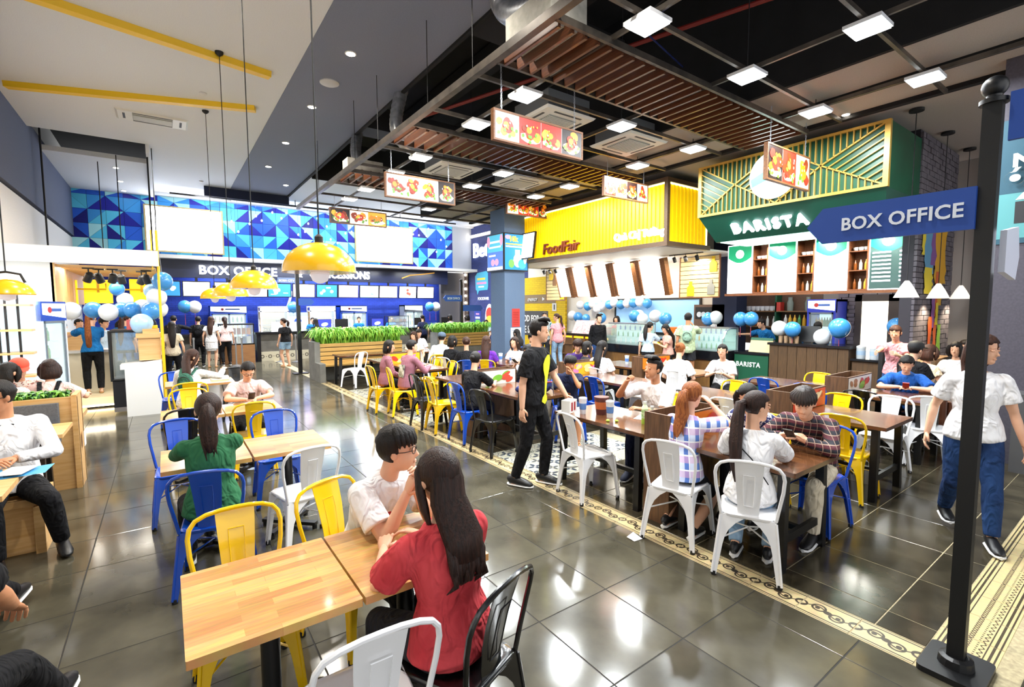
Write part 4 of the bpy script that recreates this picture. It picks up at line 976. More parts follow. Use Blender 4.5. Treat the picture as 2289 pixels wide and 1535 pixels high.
def fridge(x0, x1, y, h, lab, head, doors=2, rz=0, z0=0, shelves=5, glow=GLOW, pepsi=True, bodym=None):
    a = (x1-x0)/2; t = thing('drinks_fridge', lab, 'fridge', ((x0+x1)/2, y, z0), rz, 'lit drinks fridges')
    k = MB(); k.box(-a, -a+.05, 0, .65, 0, h); k.box(a-.05, a, 0, .65, 0, h); k.box(-a, a, .6, .65, 0, h); k.box(-a, a, 0, .65, 0, .22); k.box(-a, a, .02, .65, h-.05, h); k.build('body', bodym or head, t)
    k = MB(); k.box(-a+.05, a-.05, .55, .6, .22, h-.3); k.build('lit_back', glow, t)
    F = Flat(Matrix.Translation((0, -.012, 0)) @ face_my(0, 0, 0)); k = MB(); k.box(-a, a, -.01, .06, h-.3, h); hd = k.build('header', head, t)
    F.poly([(-a+.02, h-.2), (a-.02, h-.26), (a-.02, h-.03), (-a+.02, h-.03)], 0); 
    if pepsi: F.ell(-a*.35, h-.13, .05, .05, 1); F.rect(-a*.2, a*.6, h-.155, h-.105, 2)
    F.build('header_print', [lit('head_white', 'eaf2ff', 1.6), mat('print_red', 'c23a3a', .5), mat('print_blue', '3a62b8', .5)], t, flip=False)
    for q in range(shelves):
        z = .25+q*(h-.6)/shelves; k = MB(); k.box(-a+.05, a-.05, .1, .55, z, z+.012); sh = k.build('shelf', LEDT, t)
        nb = 7
        for i in range(nb): 
            o = bottle(-a+.1+(i+.5)*(2*a-.2)/nb, .2, z+.013, (0, 2, 6, 2, 4, 0)[(q+i//3) % 6], '', '', .21, sh)
    for d in range(doors):
        w_ = 2*(a-.05)/doors; x = -a+.05+d*w_; k = MB(); k.box(x, x+.03, -.012, .02, .22, h-.3); k.box(x+w_-.03, x+w_, -.012, .02, .22, h-.3); k.box(x, x+w_, -.012, .02, .22, .26); k.box(x, x+w_, -.012, .02, h-.34, h-.3); dr = k.build('door', mat('door_grey', '6f7a86', .4), t)
        k = MB(); k.box(x+.03, x+w_-.03, 0, .006, .26, h-.34); k.build('pane', GLS, dr)
    return t
fridge(1.35, 2.55, 20.85, 2.0, 'two-door drinks fridge with blue and white header behind the low glass case', FRB); fridge(6.05, 7.2, 20.85, 2.0, 'two-door drinks fridge with blue header behind the right counter staff', FRB); fridge(8.95, 9.85, 20.85, 2.02, 'grey-topped drinks fridge at the right end of the blue wall', mat('fridge_grey', '8d949c', .4), 2, 0, 0, 5, GLOW, False)
PCORN = mat('popcorn', 'ead9a8', .8, noise=(30, 3), col2='d9bd74'); STEEL = mat('steel', 'b4b6ba', .28, metal=.85)
for x0, lab in ((2.95, 'popcorn warmer cabinet beside the two-door fridge behind the counter'), (4.75, 'popcorn warmer cabinet behind the sign post, mid counter')):
    t = thing('popcorn_cabinet', lab, 'popcorn machine', (x0+.5, 20.5, .0), 0, 'popcorn cabinets'); k = MB(); k.box(-.5, .5, 0, .6, 0, .95); k.build('base', STEEL, t)
    k = MB(); [k.box(sx-.025, sx+.025, sy, sy+.05, .95, 1.95) for sx in (-.475, .475) for sy in (0, .55)]; k.box(-.5, .5, 0, .6, 1.93, 1.98); k.box(-.5, .5, 0, .6, 1.76, 1.8); k.build('frame', LEDT, t)
    k = MB(); k.box(-.48, .48, .01, .03, 1.8, 1.93); k.build('header', lit('header_rose', 'e08a98', .5), t); k = MB(); k.box(-.47, .47, .56, .58, .95, 1.76); k.build('lit_back', lit('warm_glow', 'd9b98a', .3), t)
    for zz in (1.25, 1.5): k = MB(); k.box(-.47, .47, .08, .55, zz, zz+.015); k.build('shelf', STEEL, t)
    for i in range(4): k = MB(); k.lathe([(.035, 0), (.05, .17)], 8, (.1+.1*i, .2, 1.265)); k.build('cup', mat('cup_maroon', '6d2f2a', .5), t)
    k = MB(); [k.ball((rs.uniform(-.42, .42), rs.uniform(.15, .5), .97+rs.uniform(0, .16)), .035, 6, 4) for i in range(90)]; stuff(k.build('popcorn', PCORN, t))
    k = MB(); k.box(-.46, .46, .008, .012, .97, 1.76); k.build('pane', GLS, t)
t = thing('drink_dispenser', 'white drink dispenser with round badge behind the denim shorts woman', 'dispenser', (4.3, 20.6, .95)); k = MB(); k.box(-.38, .38, 0, .4, 0, .78); k.build('body', mat('dispenser_white', 'd8dae2', .4), t); k = MB(); k.lathe([(.14, 0), (.14, .02)], 18); k.v = [(a, -c, b+.42) for a, b, c in k.v]; k.build('badge', FRB, t); k = MB(); k.box(-.36, .36, -.12, 0, 0, .05); k.build('drip_tray', STEEL, t); k = MB(); k.box(-.37, .37, -.01, 0, .66, .78); k.build('header', lit('head_blue', '7aa6e0', .8), t)
k = MB(); k.box(3.98, 4.72, 20.45, 21.1, 0, .95); tag(k.build('back_counter', STEEL), 'steel back counter under the white drink dispenser', 'counter'); k = MB(); k.box(7.25, 8.9, 20.7, 21.4, 0, .95); tag(k.build('back_counter', STEEL), 'steel back counter between the right-hand fridges of the box office', 'counter')
k = MB(); k.tube([(4.1, 21.55, 1.9), (4.22, 21.55, 2.25), (4.3, 21.55, 2.6)], .05, 8); tag(k.build('duct_pipe', mat('pale_pipe', 'c9cdd8', .4)), 'slanting pale pipe on the blue brick wall above the dispenser', 'pipe')
for i, (x, m) in enumerate(((5.0, 1), (5.65, 0), (7.1, 1), (9.0, 0), (10.3, 0))):
    t = thing('monitor', f'counter monitor on the box office worktop, {ordn[i]} from the left, {"blue back with white swirl" if m else "plain dark back"}', 'monitor', (x, 19.35, 1.05), 0, 'box office monitors')
    k = MB(); k.rbox(-.25, .25, 0, .04, .1, .42, .006); k.build('case', SCRB, t); k = MB(); k.box(-.03, .03, .0, .04, .02, .12); k.box(-.1, .1, -.06, .1, 0, .02); k.build('stand', SCRB, t)
    if m: F = Flat(Matrix.Translation((0, -.001, 0)) @ face_my(0, 0, 0)); F.rect(-.235, .235, .115, .405, 0); F.ell(.0, .22, .13, .07, 1, .2); F.build('display', [lit('mon_blue', '2a35d8', 1.1), lit('mon_swirl', 'cfe4ff', 1.2)], t, flip=False)
for i, (x, w_) in enumerate(((3.35, .48), (3.95, .5))):
    k = MB(); k.box(x-w_/2, x+w_/2, 19.2, 19.22, 1.06, 1.4); k.box(x-w_/2, x+w_/2, 19.2, 19.32, 1.05, 1.065); tag(k.build('counter_notice', lit('notice', 'f2f2f4', .35)), ('left' if i == 0 else 'right')+' of the two white notices standing on the box office counter', 'notice', 'white counter notices')
t = thing('glass_display_case', 'small glass case of cups on the counter near the planter', 'display case', (8.0, 19.3, 1.05)); k = MB(); [k.box(sx-.012, sx+.012, sy, sy+.024, 0, .5) for sx in (-.45, .45) for sy in (0, .4)]; k.box(-.46, .46, 0, .42, .49, .51); k.box(-.46, .46, 0, .42, .24, .25); k.build('frame', BLK, t); k = MB(); k.box(-.45, .45, 0, .006, 0, .49); k.build('pane', GLS, t)
goods(7.6, 8.4, 19.45, 1.306, 5, .12, 'paper cup on the upper shelf of the small glass case', 'cup', 'paper_cup'); goods(7.6, 8.4, 19.45, 1.052, 5, .13, 'paper cup on the lower shelf of the small glass case', 'cup', 'paper_cup')
# queue posts
for i, (x, y) in enumerate(((.7, 18.3), (1.85, 18.2), (1.95, 17.5), (3.25, 18.6), (3.7, 18.2))):
    t = thing('queue_post', f'steel queue post in front of the box office, {ordn[i]} from the left', 'queue post', (x, y, 0), 0, 'steel queue posts'); k = MB(); k.lathe([(.16, 0), (.16, .015), (.03, .05)], 20); k.build('base', STEEL, t, True); k = MB(); k.lathe([(.024, .04), (.024, .9), (.035, .91), (.035, .97), (.01, .98)], 12); k.build('pole', STEEL, t, True)
# bulbs hung in front of the mosaic
k = MB(); k.box(.3, 2.0, 19.0, 19.06, 5.55, 5.6); k.box(1.4, 10.6, 18.9, 18.96, 5.55, 5.6); [k.box(x, x+.02, 18.92, 18.94, 5.6, 5.78) for x in (4, 6, 8, 10.2)]; barb = tag(k.build('bulb_rail', BLK), 'thin black rail that string bulbs hang from, before the mosaic', 'rail')
rb = random.Random(21); BLBG = lit('tiny_bulb', 'f2f6ff', 2.5)
for i in range(34):
    x = 1.7+i*.255+rb.uniform(-.08, .08); L_ = rb.uniform(.2, 1.25); t = thing('bulb_pendant', 'tiny white bulb on a thin cord hanging before the mosaic wall', 'pendant lamp', (x, 18.93, 5.55-L_), 0, 'string bulbs before the mosaic'); k = MB(); k.tube([(0, 0, .03), (0, 0, L_)], .004, 4); k.build('cord', BLK, t); k = MB(); k.lathe([(.003, -.05), (.028, -.03), (.03, 0), (.014, .03)], 8); k.build('bulb', BLBG, t, True)

# ---------------------------------------------------------------- navy wall with bulb strips, lettering and posters
t = thing('bulb_strip', 'tall dark board lined with glowing round bulbs at the corner of the navy brick wall', 'lights', (12.24, 20.85, 0)); k = MB(); k.box(-.02, .05, -.16, .16, .5, 5.2); k.build('board', mat('bulb_board', '2c201c', .7), t)
BULB = lit('marquee_bulb', 'fff1dc', 22)
for i in range(13): k = MB(); k.ball((-.06, 0, .75+.345*i), .058, 10, 6); k.build('bulb', BULB, t, True)
t = thing('bulb_strip', 'row of glowing bulbs along the top of the navy brick wall', 'lights', (12.2, 18, 5.25)); k = MB(); k.box(0, .12, -2.1, 2.8, 0, .12); k.build('board', lit('cornice', 'f2e4d4', .9), t)
for i in range(17): k = MB(); k.ball((-.02, 2.7-.28*i, .05), .05, 8, 6); k.build('bulb', BULB, t, True)
t = thing('shop_sign', 'white glowing Bet... letters high on the navy brick wall beside the column', 'sign', (12.27, 20.0, 4.2)); text('Beta', .95, LETW, 'lettering', .03, t, face_mx(0, .25, .1), 'LEFT', .012, 1.05)
POS = [lit('poster_'+n, c, .12) for n, c in (('teal', '49a6c4'), ('white', 'e8ecf2'), ('navy', '2a3c8c'), ('red', 'c8483c'), ('green', '5fb04a'), ('yellow', 'e9c84a'), ('pink', 'd98ab0'), ('mid', '5878c8'), ('sky', '3fb4e0'))]
t = thing('wall_sign', 'teal speech-bubble sign on the navy brick wall', 'sign', (12.29, 0, 0)); F = Flat(face_mx(0, 0, 0)); 
def mxF(x): return Flat(face_mx(x, 0, 0))
F.poly([(-20.05, 2.75), (-19.95, 2.7), (-19.9, 2.5), (-19.75, 2.7), (-19.0, 2.72), (-18.95, 2.9), (-18.95, 3.5), (-19.1, 3.6), (-19.9, 3.55), (-20.1, 3.4)], 0); F.rect(-19.9, -19.2, 3.2, 3.3, 5); F.rect(-19.95, -19.1, 3.0, 3.1, 6); F.rect(-19.8, -19.3, 2.85, 2.92, 1); F.build('panel', POS, t, flip=False)
t = thing('wall_sign', 'white FOODFAIR wording above round posters on the navy brick wall', 'sign', (12.29, 19.85, 2.25)); text('FOODFAIR', .2, lit('letter_dim2', 'cfd8ea', .8), 'lettering', .006, t, face_mx(-.01, 0, 0))
t = thing('poster', 'green and white poster low on the navy brick wall', 'poster', (12.29, 0, 0)); F = mxF(0); F.rect(-20.2, -19.6, 1.05, 1.75, 2); F.rect(-20.1, -19.7, 1.15, 1.3, 4); F.rect(-20.1, -19.7, 1.36, 1.45, 1); F.rect(-20.05, -19.75, 1.55, 1.62, 6); F.build('panel', POS, t, flip=False)
t = thing('poster', 'oval striped poster low on the navy brick wall by the column', 'poster', (12.29, 0, 0)); F = mxF(0); F.ell(-18.85, 1.35, .38, .72, 1, 0, 24); F.ell(-18.85, 1.6, .3, .3, 3, 0, 18); F.ell(-18.85, 1.3, .3, .22, 5, 0, 18); F.ell(-18.85, 1.0, .26, .22, 4, 0, 18); F.build('panel', POS, t, flip=False)

# ---------------------------------------------------------------- column: screens, red notice, white notice
for (M_, nm, lab) in ((face_my(8.25, 11.24, 2.94), 0, 'bright blue 10k advertising screen on the front of the column'), (face_mx(7.83, 11.66, 2.94), 1, 'advertising screen with pink curtain on the left side of the column')):
    t = thing('advert_screen', lab, 'screen', M_.translation); rot = M_.to_3x3().to_4x4(); F = Flat(rot, .0016); a = .43; h = 1.06; F.w = .02
    k = MB(); k.box(-a, a, 0, h, -.05, .02); k.v = [tuple(rot @ Vector(v)) for v in k.v]; k.build('case', SCRB, t); b = .03; r = random.Random(nm); F.rect(-a+b, a-b, b, h-b, 8 if nm == 0 else 7)
    if nm == 0:
        [F.rect(-a+.06, a-.06, .66+.07*q, .7+.07*q, (1, 5)[q % 2]) for q in range(2)]; F.ell(.05, .3, .16, .2, 1); F.ell(.2, .2, .15, .14, 0); F.ell(-.18, .2, .1, .12, 4); F.rect(-.05, .12, .42, .6, 1); F.ell(-.3, h-.12, .1, .06, 6); F.ell(.3, .5, .08, .3, 1)
        text('10k', .2, lit('tenk', 'f2d53a', 1.2), 'lettering', .002, t, rot @ Matrix.Translation((-.26, .83, .035)), 'LEFT', .01)
    else: F.rect(-a+b, a-b, .55, h-b, 0); F.rect(-.28, .28, .8, .86, 1); F.rect(-.3, .3, .66, .71, 1); F.ell(-.33, h-.2, .08, .16, 6); F.ell(.33, h-.2, .08, .16, 6); F.ell(-.1, .25, .1, .1, 6); F.ell(.1, .25, .1, .1, 6); F.rect(-a+b, a-b, b, .12, 1); F.rect(-.3, .05, .42, .47, 1)
    F.build('display', [lit('ad_'+m.name[11:], m.name and {'teal':'49b4d0','white':'eef2f8','navy':'24409c','red':'d24a3c','green':'66b84e','yellow':'f0d04e','pink':'e59ab8','mid':'4a74d4','sky':'1f7fc0'}[m.name[11:]], .4) for m in POS], t, flip=False)
t = thing('notice', 'red notice sheet on the front of the column', 'notice', (8.28, 11.295, 0)); F = Flat(face_my(0, 0, 0), .001); F.rect(-.14, .14, 1.33, 1.86, 0); [F.rect(-.1, .1, 1.4+.05*q, 1.415+.05*q, 1) for q in range(8)]; F.build('sheet', [mat('notice_red', 'c8342e', .7), mat('notice_red_d', '8c2420', .7)], t, flip=False)
t = thing('notice', 'white notice with red and blue figures on the column below the red one', 'notice', (8.28, 11.295, 0)); F = Flat(face_my(0, 0, 0), .001); F.rect(-.19, .19, .93, 1.31, 0); F.rect(-.14, .14, 1.22, 1.24, 1); F.rect(-.14, .14, 1.0, 1.01, 1); F.build('sheet', [mat('notice_white', 'd9dade', .7), mat('notice_ink', '8a93b0', .7)], t, flip=False); text('292', .13, mat('notice_fig', 'a03a5a', .7), 'lettering', .001, t, face_my(-.09, -.004, 1.07))

# ---------------------------------------------------------------- yellow canopy shop
YGLOW = lit('yellow_acrylic', 'f2bf08', .34); YGL2 = lit('yellow_edge', 'fff0a0', 3.0); BTR = wood('canopy_brown', '4a3626', '60472f', .5); UND = mat('canopy_white', 'e9e6df', .6)
t = thing('shop_canopy', 'big glowing yellow canopy of the food shop, brown edges and white underside', 'canopy', (8.65, 6.42, 3.18))
L_ = 6.5; D_ = 1.52; Hh = 1.42
k = MB(); k.box(.06, D_, .04, L_, .1, Hh-.08); k.build('core', mat('canopy_core', 'c9a316', .7), t)
k = MB(); k.box(.035, .06, .06, L_, .1, Hh-.09); k.build('front_panel', YGLOW, t); k = MB(); k.box(.06, D_, .03, .05, .1, Hh-.09); k.build('side_panel', YGLOW, t)
k = MB(); [k.box(.018, .036, .1+.11*i, .15+.11*i, .1, Hh-.09) for i in range(58)]; stuff(k.build('front_ribs', YGLOW, t)); k = MB(); [k.box(.1+.13*i, .15+.13*i, .012, .03, .1, Hh-.09) for i in range(11)]; stuff(k.build('side_ribs', YGLOW, t))
k = MB(); k.box(.005, .03, .08, L_, Hh-.12, Hh-.09); k.box(.06, D_, .005, .03, Hh-.12, Hh-.09); k.box(D_-.08, D_-.04, .0, .02, .1, Hh-.1); k.build('light_strip', YGL2, t)
k = MB(); k.box(-.03, D_+.05, -.03, L_, Hh-.09, Hh); k.build('top_trim', BTR, t); k = MB(); k.box(-.03, .1, -.03, L_, 0, .1); k.box(.1, D_+.05, -.03, .1, 0, .1); k.build('bottom_trim', BTR, t); k = MB(); k.box(-.035, .05, -.035, .05, 0, Hh); k.build('corner_post', BTR, t); k = MB(); k.box(.1, 3.6, .1, L_, .02, .06); k.build('underside', UND, t)
sg = thing('shop_sign', 'dark red FoodFair lettering on the yellow canopy', 'sign', (8.6, 0, 0))
text('FoodFair', .40, MATS.get('letter_maroon') or mat('letter_maroon', '6a2a10', .5), 'lettering', .03, sg, face_mx(.03, 10.49, 3.36), 'LEFT', .004, 1.0, 1, .15)
sg = thing('shop_sign', 'glowing white Vietnamese shop name on the yellow canopy near its corner', 'sign', (8.6, 0, 0)); text('Quà Chị Tường', .235, lit('letter_lav', 'f4efff', 2.0), 'lettering', .03, sg, face_mx(.03, 7.86, 3.43), 'LEFT', .004, .92)
t = thing('menu_screen', 'blank white portrait screen at the left end of the yellow canopy', 'screen', (8.5, 11.0, 3.35)); k = MB(); k.obox((0, 0, .3), (.06, .62, .75), (0, .14, 0)); k.build('case', SCRB, t); k = MB(); k.obox((-.035, .0, .3), (.01, .56, .69), (0, .14, 0)); k.build('display', SW, t)
# leaning menu light boxes
MW = lit('menu_white', 'fffaf0', 3.2)
ymb = [11.9, 11.05, 10.2, 9.3, 8.35]
for i, y in enumerate(ymb):
    t = thing('menu_light_box', f'leaning white menu light box under the yellow canopy, {ordn[i]} from the left', 'menu board', (10.7, y, 2.22), 0, 'leaning menu light boxes'); w_ = .285+.018*i; tl = R(-17)
    k = MB(); k.obox((0, 0, .47), (.05, 2*w_, .92), (0, tl, 0)); k.build('light_box', MW, t); k = MB(); k.obox((.0, -w_-.06, .47), (.16, .15, .98), (0, tl, 0)); k.build('frame', FRAMEB, t); k = MB(); k.obox((.0, w_+.02, .47), (.1, .03, .98), (0, tl, 0)); k.build('frame', FRAMEB, t); k = MB(); k.obox((-.035, 0, .82), (.01, 2*w_, .03), (0, tl, 0)); k.build('header_line', mat('pale_brown', 'a58a66', .6), t)
# cream slat panels with yellow bottle boards either side of the menus
PLK = wood('cream_plank', 'dcc488', 'e6d3a2', .6)
for y0, y1, lab in ((6.75, 7.85, 'cream plank panel with yellow and grey bottle boards at the right of the menus'), (12.45, 13.4, 'cream plank panel with yellow boards at the left of the menus')):
    t = thing('plank_panel', lab, 'wall panel', (11.2, y0, 2.15)); n = 9; W_ = y1-y0
    for i in range(n): k = MB(); k.box(0, .03, 0, W_, i*.115, i*.115+.1); k.build('plank', PLK, t)
    k = MB(); k.box(.03, .06, 0, W_, 0, 1.03); k.build('backing', mat('plank_shadow', '6a5a40', .8), t); k = MB(); k.box(-.01, .03, -.03, 0, -.03, 1.05); k.box(-.01, .03, W_, W_+.03, -.03, 1.05); k.box(-.01, .03, 0, W_, -.03, 0); k.build('frame', FRAMEB, t)  # darker brown backing board behind the planks
    for (u, z, c) in ((.78, .02, 0), (.2, .05, 1), (.15, .62, 0)) if y0 < 9 else ((.12, .02, 0), (.5, .5, 2), (.7, .7, 0)):
        k = MB(); F = [(u-.1, z), (u+.1, z), (u+.1, z+.22), (u+.04, z+.28), (u+.04, z+.38), (u-.04, z+.38), (u-.04, z+.28), (u-.1, z+.22)]; k.prism([(a, b) for a, b in F], 'x', -.02, 0); k.build('bottle_board', [mat('board_yellow', 'f0cc18', .6), mat('board_grey', '8a8a86', .6), mat('board_brown', '7c5a38', .6)][c], t)
def spotrail(x, y0, y1, z, n, lab):
    t = thing('spot_rail', lab, 'spotlights', (x, y0, z)); k = MB(); k.box(-.015, .015, 0, y1-y0, 0, .025); k.build('rail', BLK, t)
    for i in range(n):
        y = (i+.5)*(y1-y0)/n; k = MB(); k.lathe([(.045, 0), (.045, .12), (.02, .13)], 10); M_ = Matrix.Translation((.03, y, -.16)) @ Matrix.Rotation(R(-30), 4, 'Y'); k.v = [tuple(M_ @ Vector(v)) for v in k.v]; h_ = k.build('spot_head', BLK, t, True); k = MB(); k.tube([(0, y, 0), (.005, y, -.05)], .008, 5); k.build('stem', BLK, t)
spotrail(10.5, 6.75, 7.7, 3.18, 3, 'black rail of three spotlights at the right under the yellow canopy'); spotrail(10.5, 11.95, 12.85, 3.18, 3, 'black rail of three spotlights at the left under the yellow canopy')
# counter line of the food shop
CW = wood('counter_wood', '6e4a2a', '86602f', .5, (1, 8, .8), 5); CYEL = lit('counter_glow', 'f2c020', .8)
for (y0, W_, lab) in ((9.93, 2.67, 'wood food-shop counter with glowing yellow band under the canopy, left of the girls'), (7.53, .94, 'short wood counter piece between the two curved glass cases')):
    t = thing('service_counter', lab, 'counter', (10.75, y0, 0), 0)
    k = MB(); k.box(.05, .75, 0, W_, 0, 1.0); k.build('body', CW, t); k = MB(); k.box(-.02, .8, -.0, W_+.02, 1.0, 1.05); k.build('worktop', CTOP, t); k = MB(); k.box(.035, .05, .05, W_-.05, .9, .96); k.build('glow_band', CYEL, t)
    for i in range(int(W_/.53)+1): k = MB(); y = .53*i; k.box(0, .06, y, y+.05, 0, .99); k.build('batten', CW, t)
    if W_ > 2:
        for z in (.35, .68): k = MB(); k.box(-.0, .05, 1.2, 2.5, z, z+.03); k.build('shelf', CW, t)
def glass_case(x, y0, y1, lab, h0=.85, h1=1.42, base=CW):
    t = thing('glass_display_case', lab, 'display case', (x, y0, 0), 0); W_ = y1-y0
    k = MB(); k.box(0, .7, 0, W_, 0, h0-.22); k.build('base', base, t); k = MB(); k.box(-.03, .7, -.01, W_+.01, h0-.22, h0); k.build('plinth', CTOP, t)
    prof = [(-.02, h0), (-.02, h0+.1), (.05, h0+.3), (.18, h1-.06), (.34, h1), (.68, h1), (.68, h0)]
    for y in (0, W_-.02): k = MB(); k.prism([(a, b) for a, b in prof], 'y', y, y+.02); k.build('end_pane', GLSG, t)
    k = MB(); pr = prof[:5]; k.v = [(a, y, b) for y in (0, W_) for a, b in pr]; n = len(pr); k.f = [(i, i+1, n+i+1, n+i) for i in range(n-1)]; k.m = [0]*(n-1); k.build('curved_pane', GLS, t)
    k = MB(); [k.tube([(a, y, b) for a, b in prof], .012, 5, True) for y in (0, W_)]; k.box(.3, .7, 0, W_, h1-.01, h1+.02); k.build('frame', STEEL, t)
    for z, d in ((h0+.02, .05), (h0+.2, .12), (h0+.38, .22)): k = MB(); k.box(d, .66, .03, W_-.03, z, z+.012); k.build('shelf', GLSG, t)
    k = MB(); k.box(.64, .66, .03, W_-.03, h0, h1-.03); k.build('lit_back', lit('case_glow', 'b4d8d4', .35), t)
    return t
glass_case(10.35, 8.5, 9.9, 'curved glass display case at the food-shop counter behind the two girls'); glass_case(10.4, 6.15, 7.5, 'curved glass display case of drinks beside the green front panel', .85, 1.38)
for q, (z, nm) in enumerate(((.882, 'lowest'), (1.062, 'middle'), (1.242, 'top'))):
    for i in range(9): bottle(10.65+.09*q, 6.3+.13*i, z, (0, 2, 6)[q] if i < 5 else (3, 4, 4)[q], f'small bottle, {nm} shelf of the drinks case by the green panel', f'bottles on the {nm} shelf of the drinks case', .14)
    for i in range(6): bottle(10.62+.09*q, 8.65+.18*i, z, (3, 0, 6)[q], f'small bottle, {nm} shelf of the glass case behind the girls', f'bottles on the {nm} shelf behind the girls', .14)
# service window, shelf unit, yellow wall
t = thing('service_window', 'long pale-blue kitchen window in the food shop wall under the menus', 'window', (12.27, 7.9, 0)); k = MB(); k.box(0, .02, .05, 3.15, 1.12, 2.1); k.build('pane', lit('window_blue', '8fbbe0', .3), t); k = MB(); k.box(-.03, .02, 0, 3.2, 2.1, 2.16); k.box(-.03, .02, 0, .05, 1.05, 2.1); k.box(-.03, .02, 3.15, 3.2, 1.05, 2.1); k.box(-.03, .02, 0, 3.2, 1.05, 1.12); k.build('frame', BLK, t)
t = thing('shelf_unit', 'tall wood shelf unit with plates at the right of the food shop wall', 'shelf', (12.0, 7.05, 0)); k = MB(); k.box(0, .3, 0, .9, 0, 1.95); k.build('carcass', wood('shelf_wood', '5a4030', '6e5240', .5), t); k = MB(); k.box(-.01, .0, .35, .85, 1.55, 1.88); k.build('niche', BLK, t); [(k := MB(), k.lathe([(.07, 0), (.075, .015)], 12), setattr(k, 'v', [(-.03-c, a+.45+.13*i, b+1.68) for a, b, c in k.v]), k.build('plate', mat('plate_white', 'd8dde4', .3), t)) for i in range(3)]; k = MB(); k.box(-.008, 0, .2, .38, 1.2, 1.5); k.build('sheet', mat('paper', 'e4e4e2', .7), t)
YW = mat('yellow_wall', 'f0cc16', .6); YBR = brickmat('yellow_brick', 'e8c41a', 'dcb815', 'c9a512', axis='yz')
t = thing('mural_panel', 'yellow painted wall mural reading FOOD FOR THE SOUL beside the column', 'mural', (12.2, 13.5, 0)); k = MB(); k.box(0, .08, 0, 3.2, 0, 3.1); k.build('panel', YBR, t)
F = Flat(face_mx(-.004, 0, 0), .002); F.rect(-3.2, -.55, 2.05, 2.4, 0); F.rect(-3.2, -1.0, .75, 1.75, 1); F.rect(-.75, -.5, 1.75, 2.05, 2); F.rect(-.66, -.59, 1.8, 2.0, 1); [F.poly([(-1.35+.24*i, 2.15), (-1.2+.24*i, 2.22), (-1.35+.24*i, 2.3)], 2 if i != 2 else 3) for i in range(4)]; F.build('painted_shapes', [mat('mural_brown', '8c7656', .7), mat('mural_grey', '4c4a48', .7), mat('mural_white', 'e6e4de', .7), YW], t, flip=False)
for s_, z, sz in (('FOOD FOR', 1.32, .36), ('THE SOUL', .85, .4)): text(s_, sz, MATS['mural_white'], 'lettering', .004, t, face_mx(-.02, 2.95, z), 'LEFT', .012, .78)
text('ENERGY', .17, MATS['mural_white'], 'lettering', .004, t, face_mx(-.02, 2.3, 2.15), 'LEFT', .002, 1, 1, .3)
k = MB(); [k.box(12.15, 12.2, 13.6+.13*i, 13.69+.13*i, 2.85, 3.1) for i in range(8)]; stuff(tag(k.build('yellow_fringe', YW), 'short yellow slats hung at the top of the yellow mural', 'slats'))
# goods on the food counter
t = thing('tent_card', 'pink and white tent-shaped advert standing on the food counter', 'sign', (11.0, 11.2, 1.05)); k = MB(); k.add([(-.2,-.45,0),(.2,-.45,0),(0,-.42,.42),(-.2,.45,0),(.2,.45,0),(0,.42,.42)], [(0,1,2),(3,5,4),(0,2,5,3),(1,4,5,2),(0,3,4,1)]); k.build('card', mat('card_pink', 'd98a94', .6, noise=(18, 2), col2='e8d0cc'), t); k = MB(); k.add([(-.15,-.452,.03),(.15,-.452,.03),(0,-.424,.36)], [(0,1,2)]); k.build('end_print', BLK, t)
goods(10.85, 11.3, 9.95, 1.052, 3, .2, 'green snack pack on the food counter before the cashier', 'snack', 'snack_pack', [PACK[0], PACK[5]]); k = MB(); k.box(10.9, 11.3, 10.2, 10.6, 1.052, 1.26); tag(k.build('snack_box', PACK[2]), 'red box of snacks in front of the cashier on the food counter', 'box'); k = MB(); k.box(10.9, 11.3, 7.75, 8.1, 1.052, 1.35); tag(k.build('snack_box', PACK[1]), 'orange box of snacks near the pale green shirt man', 'box')

# ---------------------------------------------------------------- green canopy cafe
GRN = mat('canopy_green', '0d4a33', .35, noise=(2, 3), col2='105a3e'); GRND = mat('sign_green', '0c4d3e', .4); GOLD = mat('batten_gold', 'c7a24a', .35, metal=.3)
t = thing('shop_canopy', 'green cafe canopy with gold diagonal battens and round white logo', 'canopy', (8.65, 2.62, 3.64)); W_ = 3.05; h = .96
k = MB(); k.box(.03, 1.5, .0, W_, 0, h); k.build('core', GRN, t); k = MB(); k.box(-.02, .05, -.02, W_+.02, h-.04, h); k.box(-.02, .05, -.02, W_+.02, 0, .045); k.box(-.02, .05, -.02, .05, .045, h-.04); k.box(-.02, .05, W_-.05, W_+.02, .045, h-.04); k.build('frame', GOLD, t)
def batten(u0, v0, u1, v1, w_=.016):   # u from the left as seen from the hall
    a = Vector((0, W_-u0, v0)); b = Vector((0, W_-u1, v1)); d = (b-a); 
    if d.length < .03: return
    d.normalize(); s = Vector((0, -d.z, d.y))*w_/2; k = MB(); vs = [a-s, b-s, b+s, a+s]; k.add([p+Vector((-.012, 0, 0)) for p in vs]+[p+Vector((.03, 0, 0)) for p in vs], [(0,3,2,1),(4,5,6,7),(0,1,5,4),(1,2,6,5),(2,3,7,6),(3,0,4,7)]); k.build('batten', GOLD, t)
bt, tp, lf, rg = .045, h-.04, .05, W_-.05
